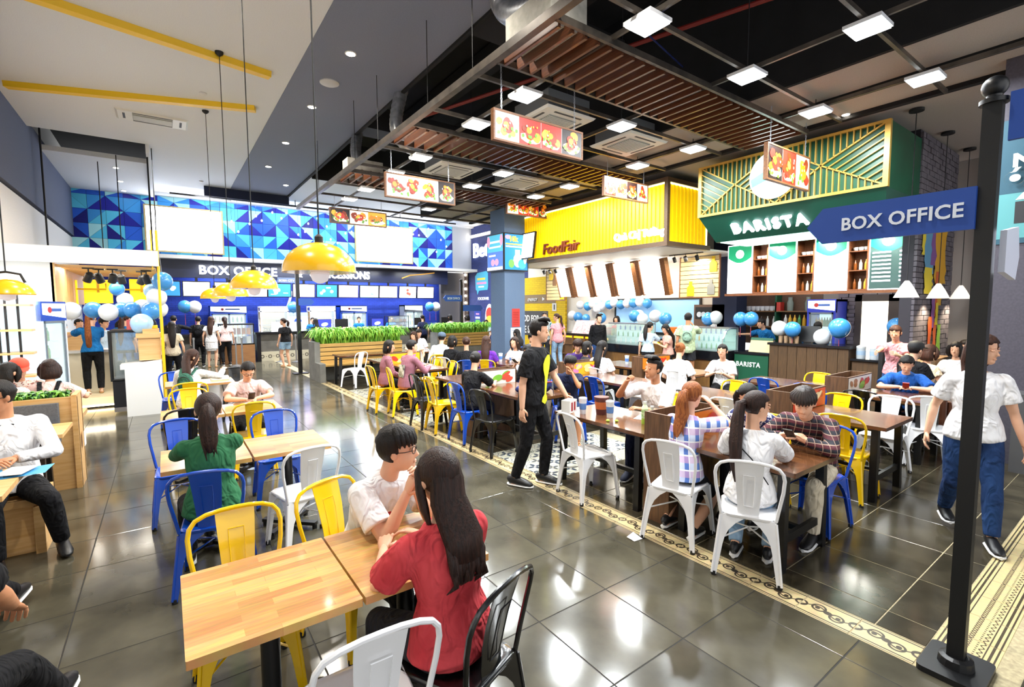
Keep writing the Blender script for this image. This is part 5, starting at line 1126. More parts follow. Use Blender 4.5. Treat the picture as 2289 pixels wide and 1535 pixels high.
for n0, n1, nx in ((lf, 1.46, .72), (1.46, rg, 2.16)):
    ny = .50; cor = [(n0, tp), (n1, tp), (n1, bt), (n0, bt)]
    for c in cor: batten(nx, ny, *c, .022)
    stp = .088; u = n0+stp
    while u < n1-.02:
        f = (u-n0)/(nx-n0) if u < nx else (n1-u)/(n1-nx)
        batten(u, tp, u, tp-(tp-ny)*f); batten(u, bt, u, bt+(ny-bt)*f); u += stp
    v = bt+.11
    while v < tp-.03:      # slanting rows inside the left and right triangles
        sl = (tp-ny)/(nx-n0) 
        for side_ in (0, 1):
            if (side_ == 0 and n0 != lf) or (side_ == 1 and n1 != rg): pass
            e0 = n0 if side_ == 0 else n1; sg_ = 1 if side_ == 0 else -1; D0 = abs(nx-e0); k1 = (tp-ny)/D0; k2 = (ny-bt)/D0
            # row starts at the edge (e0, v) and falls towards the node until it meets the lower arm: v - k1*d = bt + k2*d
            d = (v-bt)/(k1+k2); d = min(d, D0); batten(e0, v, e0+sg_*d, v-k1*d)
        v += .11
k = MB(); k.lathe([(.40, 0), (.40, .03), (.385, .04)], 40); k.v = [(-.09-c, W_-1.46+a, b+.5) for a, b, c in k.v]; k.build('round_logo', lit('logo_white', 'f4f8f6', 1.7), t)
F = Flat(face_mx(-.134, W_-1.46, .5), .002); F.poly([(-0.372, -0.027), (-0.133, 0.080), (0.106, -0.027), (0.359, 0.080), (0.352, -0.067), (0.133, -0.146), (-0.106, -0.080), (-0.339, -0.160)], 0); F.poly([(-0.266, -0.279), (-0.106, -0.200), (0.133, -0.253), (0.266, -0.173), (0.239, -0.253), (0, -0.333)], 1); F.build('logo_wave', [lit('logo_teal', '2bbf9a', .9), lit('logo_mint', 'a8e6d2', 1)], t, flip=False)
k = MB(); k.add([(.0,0,0),(.0,W_,0),(.42,W_-.12,-.46),(.42,.12,-.46),(1.5,0,0),(1.5,W_,0),(1.5,W_-.12,-.46),(1.5,.12,-.46)], [(0,1,2,3),(4,7,6,5),(0,3,7,4),(1,5,6,2),(3,2,6,7),(0,4,5,1)]); k.build('sign_box', GRND, t)
k = MB(); k.box(.45, 1.45, .2, W_-.2, -.475, -.46); k.build('strip_light', lit('mint_glow', 'bff4e2', 1.6), t)
sgM = Matrix.Translation((.33, 0, -.345)) @ Matrix.Rotation(R(-42), 4, 'Y') @ face_mx(0, 0, 0)
sg = thing('shop_sign', 'glowing white BARISTA letters on the sloping green canopy sign', 'sign', (8.65, 2.62, 3.64)); text('BARISTA', .30, lit('barista_white', 'f2fbff', 2.6), 'lettering', .03, sg, Matrix.Translation((-.05, 2.48, .0)) @ sgM, 'LEFT', .007, .95, 1.28)
# lit cafe menus and shelf bays
MEN = [lit('cafe_white', 'f6f8ff', 1.6), lit('cafe_green', '12a070', .4), lit('cafe_cream', 'ffdf9a', .75), lit('cafe_dark', '35504e', .25), mat('logo_face', 'f2f6f4', .5, emit=1.5)]
yy = 6.35; WB = wood('bay_wood', '6e3f22', '834d2b', .5)
for i, (w_, kind) in enumerate((('m', 0), ('s', 0), ('m', 2), ('s', 0), ('m', 0), ('s', 0), ('m', 3))):
    wd = .59 if w_ == 'm' else .33
    if w_ == 'm':
        t = thing('cafe_menu', f'lit cafe menu panel with green top and round mascot badge, {ordn[i//2]} from the left' if kind != 3 else 'lit cafe menu panel with dark price list, last at the right', 'menu board', (10.9, yy, 2.2), 0, 'lit cafe menu panels'); k = MB(); k.box(0, .06, -wd, 0, 0, 1.12); k.build('light_box', MEN[0], t); F = Flat(face_mx(-.002, 0, 0), .002); F.rect(.02, wd-.02, .02, 1.1, kind); F.poly([(.02, .82)]+[(.02+(wd-.04)*q/8, .82-.12*math.sin(PI*q/8)) for q in range(1, 8)]+[(wd-.02, .82), (wd-.02, 1.1), (.02, 1.1)], 1); F.ell(wd/2, .9, .1, .1, 4)
        if kind == 3: [F.rect(.06, .35, .15+.075*q, .18+.075*q, 0) for q in range(8)]; [F.rect(.48, .58, .15+.075*q, .18+.075*q, 0) for q in range(8)]
        F.build('print', MEN, t, flip=False)
    else:
        t = thing('shelf_bay', f'narrow wooden shelf bay of cups and bottles between cafe menus, {ordn[i//2]} from the left', 'shelf', (10.9, yy, 2.2), 0, 'shelf bays between cafe menus'); k = MB(); k.box(.28, .3, -wd, 0, 0, 1.12); k.box(0, .28, -.02, 0, 0, 1.12); k.box(0, .28, -wd, -wd+.02, 0, 1.12); k.build('carcass', WB, t)
        for q in range(3):
            k = MB(); k.box(0, .28, -wd+.02, -.02, .0+.37*q, .02+.37*q); k.build('shelf', WB, t)
            for e in range(3):
                if q < 2: bottle(11.0, yy-.09-.09*e, 2.222+.37*q, (1, 3, 4)[e], f'sauce bottle, {("lowest", "middle")[q]} shelf of the {ordn[i//2]} bay between cafe menus', f'bottles in the {ordn[i//2]} cafe shelf bay', .2)
                else:
                    k = MB(); k.lathe([(.03, 0), (.045, .03), (.05, .07), (.045, .07), (.03, .02)], 10, (11.0, yy-.09-.09*e, 2.222+.74)); tag(k.build('cup', mat('plate_white', 'd8dde4', .3), None, True), f'white cup on the top shelf of the {ordn[i//2]} bay between cafe menus', 'cup', f'cups in the {ordn[i//2]} cafe shelf bay')
    yy -= wd+.012
k = MB(); k.box(10.85, 11.2, yy, 6.38, 2.14, 2.195); k.box(10.85, 11.2, yy-.04, yy, 2.14, 3.35); tag(k.build('menu_ledge', WB), 'brown ledge and end post framing the lit cafe menus', 'ledge')
# cafe back wall
t = thing('back_shelf', 'dark cafe back shelf with cups above and bottles below', 'shelf', (12.7, 5.1, 0)); k = MB(); k.box(.28, .3, 0, 2.0, .9, 2.3); k.build('back_panel', wood('back_brown', '4a3426', '5a4232', .6), t)
for q, z in enumerate((1.35, 1.75)): k = MB(); k.box(0, .28, 0, 2.0, z, z+.03); k.build('shelf', wood('shelf_oak', '6b4d30', '7d5c3a', .5), t)
k = MB(); k.box(0, .28, .95, .99, .9, 2.2); k.build('divider', GRN, t)
for i in range(7): bottle(12.8, 5.2+.11*i, 1.381, (4, 4, 4, 0, 4, 4, 3)[i], 'tall syrup bottle on the lower cafe back shelf', 'syrup bottles on the cafe back shelf', .3)
for i in range(5): bottle(12.8, 6.15+.16*i, 1.381, (3, 3, 5, 1, 1)[i], 'milk or sauce bottle at the left of the lower cafe back shelf', 'bottles at the left of the cafe back shelf', .26)
for i in range(8):
    k = MB(); k.lathe([(.05, 0), (.07, .05), (.075, .12), (.06, .12)], 10, (12.82, 6.1+.12*i, 1.781)); tag(k.build('cup', mat('plate_white', 'd8dde4', .3), None, True), 'white cup on the upper cafe back shelf', 'cup', 'cups on the upper cafe back shelf')
for i in range(2): k = MB(); k.lathe([(.07, 0), (.08, .2), (.05, .28), (.055, .34)], 12, (12.82, 5.35+.42*i, 1.781)); tag(k.build('glass_jar', mat('jar_glass', '8a9a94', .1, alpha=.6), None, True), ('right' if i == 0 else 'left')+' of two glass jars with dark lids on the upper cafe shelf', 'jar')
k = MB(); k.box(12.7, 12.9, 5.95, 6.08, 1.78, 2.0); tag(k.build('snack_box', PACK[2]), 'red box on the upper cafe back shelf', 'box')
t = fridge(4.55, 5.15, 12.9, 2.05, 'blue single-door drinks fridge behind the cafe counter', mat('fridge_violet', '2f3fb8', .4), 1, -90); t.location = (12.3, 4.85, 0); t.rotation_euler = (0, 0, R(-90)); 
t = thing('door', 'tall bright frosted door panel in dark frame behind the cafe counter', 'door', (12.9, 4.0, 0)); k = MB(); k.box(0, .04, -.25, .25, .2, 2.0); k.build('lit_panel', lit('door_glow', 'fff3d8', 1.5), t); k = MB(); k.box(-.02, .06, -.45, -.25, 0, 2.15); k.box(-.02, .06, .25, .38, 0, 2.15); k.box(-.02, .06, -.45, .38, 2.0, 2.15); k.build('frame', mat('door_brown', '3c3430', .6), t)
# cafe counters
t = thing('service_counter', 'green front panel reading BARISTA with dark top at the cafe', 'counter', (10.8, 5.28, 0)); k = MB(); k.box(0, .6, 0, .78, 0, .8); k.build('front_panel', mat('panel_green', '0f5238', .5), t); k = MB(); k.box(-.02, .6, -.01, .79, .8, .85); k.build('worktop', CTOP, t); text('BARISTA', .15, mat('letter_plain', 'e6ece8', .5), 'lettering', .006, t, face_mx(-.006, .735, .52), 'LEFT', .004, .88, 1.15)
t = thing('service_counter', 'tall dark wood plank counter with black top at the cafe', 'counter', (10.75, 3.72, 0)); 
for i in range(8): k = MB(); k.box(0, .05, .19*i+.004, .19*i+.186, 0, 1.06); k.build('plank', wood('plank_dark', '4a3420', '5f4429', .55, (10, 10, 1), 5, 0, .08), t)
k = MB(); k.box(.05, .6, 0, 1.53, 0, 1.06); k.build('body', MATS['plank_dark'], t); k = MB(); k.box(-.04, .62, -.03, 1.55, 1.06, 1.11); k.build('worktop', CTOP, t)
t = thing('side_shelf', 'low black shelf at the end of the wood counter holding three canisters', 'shelf', (10.75, 3.0, 0)); k = MB(); k.box(0, .4, 0, .7, .84, .88); k.build('shelf', CTOP, t); k = MB(); k.box(.05, .4, .02, .68, 0, .84); k.build('base', MATS['plank_dark'], t)
for i in range(3):
    t = thing('canister', f'white and silver canister on the low black cafe shelf, {ordn[i]} from the left', 'canister', (10.93, 3.58-.22*i, .88), 0, 'cafe canisters'); k = MB(); k.lathe([(.075, 0), (.078, .05), (.075, .2)], 16); k.build('can', mat('can_silver', 'b9bfc6', .35), t, True); k = MB(); k.lathe([(.078, .2), (.078, .235), (.03, .26), (.004, .265)], 16); k.build('lid', mat('lid_white', 'd2d4d6', .4), t, True); k = MB(); k.lathe([(.0785, .07), (.0785, .15)], 16); k.build('badge', mat('badge_blue', '9fb6d0', .5), t)
t = thing('till_board', 'paper menu card with green header leaning on the cafe counter', 'menu', (10.8, 5.5, .85)); k = MB(); k.obox((.1, 0, .17), (.012, .5, .34), (0, R(20), 0)); k.build('card', mat('card_cream', 'cdbb8c', .6), t); k = MB(); k.obox((.145, 0, .305), (.016, .5, .06), (0, R(20), 0)); k.build('header', mat('panel_green', '0f5238', .5), t)
for i in range(4): k = MB(); k.lathe([(.035, 0), (.045, .14)], 10, (11.0, 5.12-.11*i, 1.11)); tag(k.build('paper_cup', mat('cup_paper', 'b89878', .6)), 'paper cup of straws on the tall wood cafe counter', 'cup', 'paper cups on the cafe counter')
k = MB(); k.obox((11.15, 4.62, 1.3), (.06, .42, .34), (0, .2, 0)); k.box(11.1, 11.2, 4.55, 4.7, 1.11, 1.16); tag(k.build('till', SCRB), 'black till screen on the tall wood cafe counter', 'till')
# cone lamps, painted brush strokes, railing, sofa, small table
for i, x in enumerate((9.04, 10.65, 12.07)):
    t = thing('pendant_lamp', f'white cone pendant lamp over the lounge corner, {("nearest", "middle", "farthest")[i]} of three', 'pendant lamp', (x, 2.42, 2.02), 0, 'white cone pendants'); k = MB(); k.lathe([(.155, 0), (.15, .01), (.085, .15), (.045, .22), (.025, .25)], 24); k.build('shade', mat('cone_white', 'f6f0e4', .5, emit=.55), t, True); k = MB(); k.tube([(0, 0, .2), (0, 0, 2.72)], .006, 5); k.build('cord', BLK, t); k = MB(); k.lathe([(.09, 2.7), (.09, 2.735)], 14); k.build('ceiling_cup', BLK, t)
    spot(x, 2.42, 2.0, 45, (1, .82, .55), 130)
t = thing('wall_mural', 'bold brush strokes in yellow, blue, purple, orange and green on the brick pier', 'mural', (0, 2.585, 0)); F = Flat(face_my(0, 0, 0), .0012); rp = random.Random(2)
def stroke(u, v0, v1, w_, mi):
    n = 9; p = []; q = []
    for i in range(n): v = v0+(v1-v0)*i/(n-1); p.append((u-w_*rp.uniform(.7, 1.3), v)); q.append((u+w_*rp.uniform(.7, 1.3), v))
    F.poly(p+q[::-1], mi)
for a in ((10.45, 2.75, 3.3, .12, 0), (10.75, 2.45, 3.35, .3, 1), (11.05, 2.6, 3.3, .2, 2), (11.4, 2.3, 3.25, .3, 3), (10.75, 2.1, 2.55, .22, 0), (11.25, 1.7, 2.5, .12, 4), (11.45, 1.9, 2.6, .12, 3), (11.1, 1.5, 2.1, .1, 2), (10.95, .9, 1.7, .1, 4), (11.25, .95, 1.6, .1, 4), (11.5, .9, 1.55, .11, 5), (11.3, 1.55, 1.95, .08, 0)): stroke(*a)
F.build('brush_stroke', [mat('stroke_'+n, c, .7) for n, c in (('yellow', 'd9c32e'), ('blue', '5a93b8'), ('purple', '7a4a8c'), ('amber', 'cf9a1e'), ('orange', 'c85a24'), ('green', '8ab83c'))], t, flip=False)
t = thing('railing', 'black metal railing between the cafe counter and the lounge', 'railing', (9.75, 2.9, 0)); k = MB(); k.box(-.03, .03, -.03, .03, 0, 1.22); k.build('post', BLKM, t) if 'BLKM' in globals() else k.build('post', BLK, t)
k = MB(); k.box(0, 1.7, -.02, .02, 1.12, 1.17); k.box(0, 1.7, -.02, .02, .7, .73); k.build('rail', BLK, t)
for i in range(9): k = MB(); k.tube([(.18*i+.15, 0, .72), (.18*i+.15, 0, 1.13)], .01, 6); k.build('baluster', BLK, t)
SOFA = mat('sofa_tan', '8a6a48', .7, noise=(8, 3), col2='9a7a56', bump=(40, .3)); SOFG = mat('cushion_grey', '6b6660', .85, bump=(40, .3))
t = thing('lounge_sofa', 'tan lounge sofa with grey cushion under the painted brick pier', 'sofa', (10.4, 2.25, 0)); k = MB(); k.rbox(-1.0, 1.0, -.3, .25, .12, .45, .06); k.build('seat', SOFA, t, True); k = MB(); k.rbox(-1.0, 1.0, .1, .28, .45, 1.0, .05); k.build('backrest', SOFA, t, True); k = MB(); k.obox((-.2, .05, .66), (.5, .12, .4), (R(-12), 0, 0)); k.build('cushion', SOFG, t)
for sx in (-1, 1):
    for sy in (-.25, .2): k = MB(); k.box(sx*.95-.03, sx*.95+.03, sy-.03, sy+.03, 0, .12); k.build('leg', BLK, t)
t = thing('lounge_chair', 'brown leather tub chair at the lounge corner', 'armchair', (8.75, 2.1, 0)); BR = mat('leather_brown', '5a2f18', .45); k = MB(); k.rbox(-.35, .35, -.35, .35, .1, .43, .06); k.build('seat', BR, t, True); k = MB(); k.rbox(-.37, -.27, -.35, .35, .1, .72, .04); k.build('backrest', BR, t, True); [(k := MB(), k.rbox(-.27, .35, s*.35-.06, s*.35+.04, .1, .6, .04), k.build('armrest', BR, t, True)) for s in (-1, 1)]
t = thing('side_table', 'small round pale table in front of the lounge sofa', 'table', (10.6, 1.6, 0)); k = MB(); k.lathe([(.3, .7), (.3, .73)], 24); k.build('tabletop', OAKP if 'OAKP' in globals() else SOFA, t); k = MB(); k.lathe([(.2, 0), (.2, .015), (.03, .04), (.03, .7)], 16); k.build('leg', BLK, t, True)
k = MB(); k.box(12.95, 13.0, 1.4, 2.2, 0, 2.2); o = struct(k.build('door_1', mat('black_door', '15151a', .5)))
k = MB(); k.box(7.75, 8.11, .2, 1.05, 0, .9); tag(k.build('cabinet', mat('cabinet_grey', '4a4a4c', .5)), 'low grey cabinet against the dark violet wall', 'cabinet')
# posters on the dark violet wall
t = thing('poster', 'cinema poster with NG and ONG wording and a clapperboard on the dark wall', 'poster', (8.11, 0, 0)); F = Flat(face_mx(0, 0, 0), .002); F.rect(-1.36, .4, 2.62, 4.05, 0); F.rect(-1.36, .4, 2.68, 3.2, 1); F.poly([(-1.2, 2.85), (-.2, 2.85), (-.2, 3.1), (-1.2, 3.1)], 2); [F.poly([(-1.2+.16*i, 3.12), (-1.12+.16*i, 3.12), (-1.06+.16*i, 3.2), (-1.14+.16*i, 3.2)], 3) for i in range(6)]; F.ell(-1.0, 3.3, .14, .06, 4, .2); F.build('sheet', [mat('poster_blue', '1d4a5c', .6), mat('poster_aqua', '4f8f92', .6), mat('poster_black', '1c1c20', .6), mat('poster_white', 'e8e2d0', .6), mat('poster_orange', 'd98a3c', .6)], t, flip=False)
for s_, z in (('NG', 3.5), ('ÓNG', 3.3)): text(s_, .2, MATS['poster_white'], 'lettering', .003, t, face_mx(-.05, 1.24 if s_ == 'NG' else 1.3, z), 'LEFT', .01, 1.1)


# ---------------------------------------------------------------- chairs
PAINT = {k: mat('paint_'+k, c, .22, coat=.5, spec=.6) for k, c in dict(yellow='f2c400', blue='0a48b8', white='f6f7fa', black='0c0c0e').items()}
RUB = mat('rubber_foot', '0a0a0a', .7)
def chair_proto(colour):
    m = PAINT[colour]; t = thing('metal_chair', 'x', 'chair', (0, 0, -50))
    s = MB()   # seat pan: slightly dished, rounded, with rolled edge (faces +y locally, back at -y)
    def outline(hw, d0, d1, r, z, n=5):
        p = []
        for cx, cy, a in ((hw-r, d1-r, 0), (-hw+r, d1-r, 90), (-hw*.88+r, d0+r, 180), (hw*.88-r, d0+r, 270)):
            for k in range(n+1):
                q = R(a+90*k/n); p.append((cx+r*math.cos(q), cy+r*math.sin(q), z))
        return p
    rings = [outline(.19, -.185, .185, .06, .425), outline(.196, -.19, .19, .062, .43), outline(.197, -.191, .191, .062, .447), outline(.188, -.182, .182, .055, .455), outline(.15, -.15, .15, .05, .45), outline(.06, -.06, .06, .03, .444)]
    N = len(rings[0]); vs = sum(rings, [])
    fs = [(i*N+j, i*N+(j+1) % N, (i+1)*N+(j+1) % N, (i+1)*N+j) for i in range(len(rings)-1) for j in range(N)]
    s.add(vs, fs+[tuple(range(N))[::-1], tuple(range((len(rings)-1)*N, len(rings)*N))])
    s.build('seat', m, t, 50)
    for lx, ly, fx, fy in ((1, 1, .228, .22), (-1, 1, -.228, .22), (1, -1, .218, -.235), (-1, -1, -.218, -.235)):
        k = MB(); n = 9
        top = Vector((lx*.189*(1 if ly > 0 else .92), ly*.183, .44)); bot = Vector((fx, fy, .012))
        for ax in (0, 1):      # two folded sides of the channel, widening in a curve into the seat apron
            a = []; b = []; c = []; d = []
            for i in range(n):
                u = i/(n-1); p = bot.lerp(top, u); w = .03+.022*u+.118*max(0, (u-.45)/.55)**3
                off = Vector((-lx*w, 0, 0)) if ax == 0 else Vector((0, -ly*w, 0)); th = Vector((0, -ly*.005, 0)) if ax == 0 else Vector((-lx*.005, 0, 0))
                a.append(p); b.append(p+off); c.append(p+th); d.append(p+off+th)
            vs = a+b+c+d; fs = []
            for i in range(n-1):
                fs += [(i, i+1, n+i+1, n+i), (2*n+i, 3*n+i, 3*n+i+1, 2*n+i+1), (n+i, n+i+1, 3*n+i+1, 3*n+i), (i, 2*n+i, 2*n+i+1, i+1)]
            fs += [(0, n, 3*n, 2*n), (n-1, 3*n-1, 4*n-1, 2*n-1)]
            k.add(vs, fs)
        # pressed rib along the corner
        k.tube([bot.lerp(top, .02), bot.lerp(top, .5), bot.lerp(top, .97)], .009, 7)
        lg = k.build('leg', m, t, 50)
        f = MB(); f.lathe([(.018, 0), (.019, .012), (.017, .03)], 8, (fx-lx*.012, fy-ly*.012, 0)); f.build('foot_cap', RUB, lg, True)
    h = MB(); P = []
    def hoop(u):   # u 0..1 from right seat corner over the top to the left
        return None
    side = [(.172, -.175, .44), (.190, -.19, .55), (.208, -.208, .66), (.213, -.226, .745), (.204, -.238, .79), (.178, -.246, .824), (.13, -.252, .843), (.065, -.254, .852), (0, -.255, .854)]
    path = side+[(-x, y, z) for x, y, z in side[-2::-1]]
    h.tube(path, .0115, 8); h.build('back_frame', m, t, True)
    b = MB(); zz = [.435, .5, .6, .7, .78, .852]; yy = [-.168, -.166, -.18, -.203, -.228, -.252]; ww = [.066, .069, .076, .083, .088, .091]
    for off in (0, -.004):
        for z, y, w_ in zip(zz, yy, ww):
            for u in (-1, -.5, 0, .5, 1): b.v.append((u*w_, y+off-.012*(1-u*u)*.6, z))
    nr = len(zz)
    for o_ in (0, nr*5):
        for i in range(nr-1):
            for j in range(4): b.f.append((o_+i*5+j, o_+i*5+j+1, o_+(i+1)*5+j+1, o_+(i+1)*5+j)); b.m.append(0)
    for i in range(nr-1):
        for j in (0, 4): b.f.append((i*5+j, (i+1)*5+j, nr*5+(i+1)*5+j, nr*5+i*5+j)); b.m.append(0)
    bk = b.build('backrest', m, t, 50)
    e = MB()   # pressed panel outline on the backrest, both faces
    for off in (.003, -.0135):
        e.tube([(x, yv+off, z) for x, yv, z in ((-.03, -.171, .52), (-.033, -.189, .6), (-.036, -.212, .7), (-.036, -.229, .755), (.036, -.229, .755), (.036, -.212, .7), (.033, -.189, .6), (.03, -.171, .52))], .0028, 4, True)
    e.build('pressed_rib', m, bk, True)
    r = MB(); r.tube([(-.195, -.2, .25), (0, 0, .3), (.195, .195, .25)], .006, 6); r.tube([(.195, -.2, .25), (0, 0, .3), (-.195, .195, .25)], .006, 6); r.build('brace', m, t, True)
    return t
PROTO = {}; FIRST = {}
def chair(colour, x, y, face, label, group=None):
    """face = world angle the sitter looks towards; x, y = seat centre"""
    if colour not in PROTO:
        PROTO[colour] = chair_proto(colour); o = PROTO[colour]; o.location = (x, y, 0); o.rotation_euler = (0, 0, R(face-90)); o['label'] = label
        if group: o['group'] = group
        return o
    o = dup(PROTO[colour], (x, y, 0), face-90, label)
    if group: o['group'] = group
    elif 'group' in o: del o['group']
    return o
CG = 'metal chairs around the food court tables'
def chair_back(colour, bx, by, face, label):
    a = R(face); return chair(colour, bx+.25*math.cos(a), by+.25*math.sin(a), face, label, CG)

# ---------------------------------------------------------------- tables
def butcher(name, base, hi, lo):
    """finger-jointed solid-wood top: staves along X, each of its own tone"""
    m = mat(name, base, .28, coat=.25); nt = m.node_tree; b = nt.nodes['Principled BSDF']; L = nt.links
    tc = nt.nodes.new('ShaderNodeTexCoord'); br = nt.nodes.new('ShaderNodeTexBrick'); mp = nt.nodes.new('ShaderNodeMapping')
    L.new(tc.outputs['Object'], mp.inputs[0]); L.new(mp.outputs[0], br.inputs['Vector'])
    br.inputs['Color1'].default_value = (*lin(hi), 1); br.inputs['Color2'].default_value = (*lin(lo), 1); br.inputs['Mortar'].default_value = (*lin(base), 1)
    br.inputs['Scale'].default_value = 1; br.inputs['Mortar Size'].default_value = .0007; br.inputs['Brick Width'].default_value = .31; br.inputs['Row Height'].default_value = .048; br.inputs['Bias'].default_value = -.25; br.offset = .37
    n = nt.nodes.new('ShaderNodeTexNoise'); n.inputs['Scale'].default_value = 4; n.inputs['Detail'].default_value = 5
    m2 = nt.nodes.new('ShaderNodeMapping'); m2.inputs['Scale'].default_value = (2, 26, 2); L.new(tc.outputs['Object'], m2.inputs[0]); L.new(m2.outputs[0], n.inputs['Vector'])
    mx = nt.nodes.new('ShaderNodeMix'); mx.data_type = 'RGBA'; mx.blend_type = 'OVERLAY'; mx.inputs[0].default_value = .5; L.new(br.outputs['Color'], mx.inputs[6]); L.new(n.outputs['Color'], mx.inputs[7])
    hs = nt.nodes.new('ShaderNodeHueSaturation'); hs.inputs['Saturation'].default_value = .98; hs.inputs['Value'].default_value = 1.0; L.new(mx.outputs[2], hs.inputs['Color']); L.new(hs.outputs[0], b.inputs['Base Color'])
    return m
OAK = butcher('rubberwood_staves', 'b57f3e', 'd2a45e', 'a2662c')
DOAK = wood('dark_table_wood', '4a2c18', '6b4325', .22, (14, 1.2, 14), 3, .4)
OAKP = wood('light_ply', 'c99a5a', 'dbb27a', .45)
DWP = wood('divider_wood', '4b3220', '6a4a30', .5, (12, 12, 1.2), 4)
BLKM = mat('black_metal', '0b0b0d', .38)
def cafe_table(x0, x1, y0, y1, label, z=.75):
    t = thing('cafe_table', label, 'table', ((x0+x1)/2, (y0+y1)/2, 0), 0, 'light wood cafe tables'); a = (x1-x0)/2; b = (y1-y0)/2
    k = MB(); k.rbox(-a, a, -b, b, z-.032, z, .006, 2); k.build('tabletop', OAK, t)
    k = MB(); k.lathe([(.038, .05), (.038, z-.05)], 16); k.build('leg', BLKM, t, True)
    k = MB(); k.obox((0, 0, z-.042), (.3, .06, .02)); k.obox((0, 0, z-.042), (.06, .3, .02)); k.build('top_bracket', BLKM, t)
    k = MB()
    for r in (45, 135): k.obox((0, 0, .045), (.5, .05, .028), (0, 0, R(r)))
    k.lathe([(.06, .03), (.06, .08), (.042, .1)], 14); bs = k.build('base', BLKM, t)
    for r in (45, 135, 225, 315):
        f = MB(); f.lathe([(.02, 0), (.02, .032)], 10, (.235*math.cos(R(r)), .235*math.sin(R(r)), 0)); f.build('foot_cap', RUB, bs, True)
    return t
def long_table(x0, x1, y0, y1, label, z=.75, wood_=None):
    t = thing('wooden_table', label, 'table', ((x0+x1)/2, (y0+y1)/2, 0), 0, 'dark wood food court tables'); a = (x1-x0)/2; b = (y1-y0)/2
    k = MB(); k.rbox(-a, a, -b, b, z-.035, z, .006, 2); k.build('tabletop', wood_ or DOAK, t)
    for sx in (-1, 1):
        for sy in (-1, 1):
            k = MB(); k.add([(sx*(a-.06)+u*.03*s_+sx*o_, sy*(b-.1)+v*.03+sy*o_*.3, zz) for zz, o_, s_ in ((0, .02, 1), (z-.036, 0, 1)) for u, v in ((-1, -1), (1, -1), (1, 1), (-1, 1))], [(0,3,2,1),(4,5,6,7),(0,1,5,4),(1,2,6,5),(2,3,7,6),(3,0,4,7)]); k.build('leg', BLKM, t)
    for sy in (-1, 1):
        k = MB(); k.box(-a+.07, a-.07, sy*(b-.1)-.015, sy*(b-.1)+.015, .19, .25); k.build('stretcher', BLKM, t)
    k = MB(); k.box(-.02, .02, -b+.1, b-.1, .2, .24); k.build('stretcher', BLKM, t)
    k = MB(); k.box(-a+.08, a-.08, -b+.09, b-.09, z-.07, z-.036); k.build('under_frame', BLKM, t)
    return t

# ---------------------------------------------------------------- tables in place
cafe_table(0.0, .585, 1.83, 2.46, 'light wood table at the front, left of the joined pair by the red shirt woman')
cafe_table(.595, 1.18, 1.83, 2.46, 'light wood table at the front between the couple')
cafe_table(-.08, .495, 4.13, 4.76, 'light wood table the green sweater woman leans on')
cafe_table(.51, 1.09, 4.13, 4.76, 'empty light wood table beside the green sweater woman')
cafe_table(-.09, .48, 6.05, 6.66, 'light wood table left of the boy in pale pink')
cafe_table(.49, 1.06, 6.05, 6.66, 'light wood table under the elbows of the boy in pale pink')
cafe_table(-.05, .85, 8.68, 9.3, 'light wood table in front of the woman with a green backpack')
long_table(3.46, 4.19, 1.48, 2.47, 'dark wood table between the white shirt woman and the plaid shirt man')
long_table(3.46, 4.19, 2.77, 4.0, 'dark wood table with two drink cups and two green bottles')
long_table(5.45, 6.22, 1.55, 2.36, 'shiny dark wood table by the yellow and white chairs, near the sign post')
long_table(5.45, 6.22, 2.68, 4.0, 'pale-shining wood table behind the plaid shirt man\'s divider box')
long_table(7.2, 7.95, 1.65, 2.45, 'wood table the blue polo boy leans on')
long_table(7.2, 7.95, 2.76, 4.0, 'wood table in front of the green BARISTA panel')
long_table(3.6, 4.35, 4.7, 5.95, 'dark wood table with the navy bag beside the bun-haired woman')
long_table(3.6, 4.35, 6.22, 7.2, 'dark wood table behind the divider box by the bun-haired woman')
long_table(5.45, 6.22, 4.7, 5.9, 'shiny wood table behind the boy in navy')
long_table(5.45, 6.22, 6.2, 7.2, 'wood table behind the divider of the boy in navy')
long_table(7.1, 7.9, 4.7, 5.72, 'wood table with two women in white leaning together', .75, wood('mid_table_wood', '7a5130', '94683f', .3, (14, 1.2, 14), 3, .3))
long_table(7.1, 7.9, 6.0, 7.0, 'wood table in front of the two girls at the food counter')
long_table(3.66, 4.35, 8.1, 9.38, 'dark wood table in front of the couple in checked shirts')
long_table(3.66, 4.35, 9.66, 10.7, 'dark wood table beyond the chili-drink divider box')
long_table(5.45, 6.22, 7.75, 8.95, 'wood table in front of the purple shirt woman')
long_table(5.5, 6.3, 11.5, 12.2, 'wood table shared by the man in white before the planter')
long_table(3.35, 4.7, 11.75, 12.35, 'small dark table at the concrete planter bench')
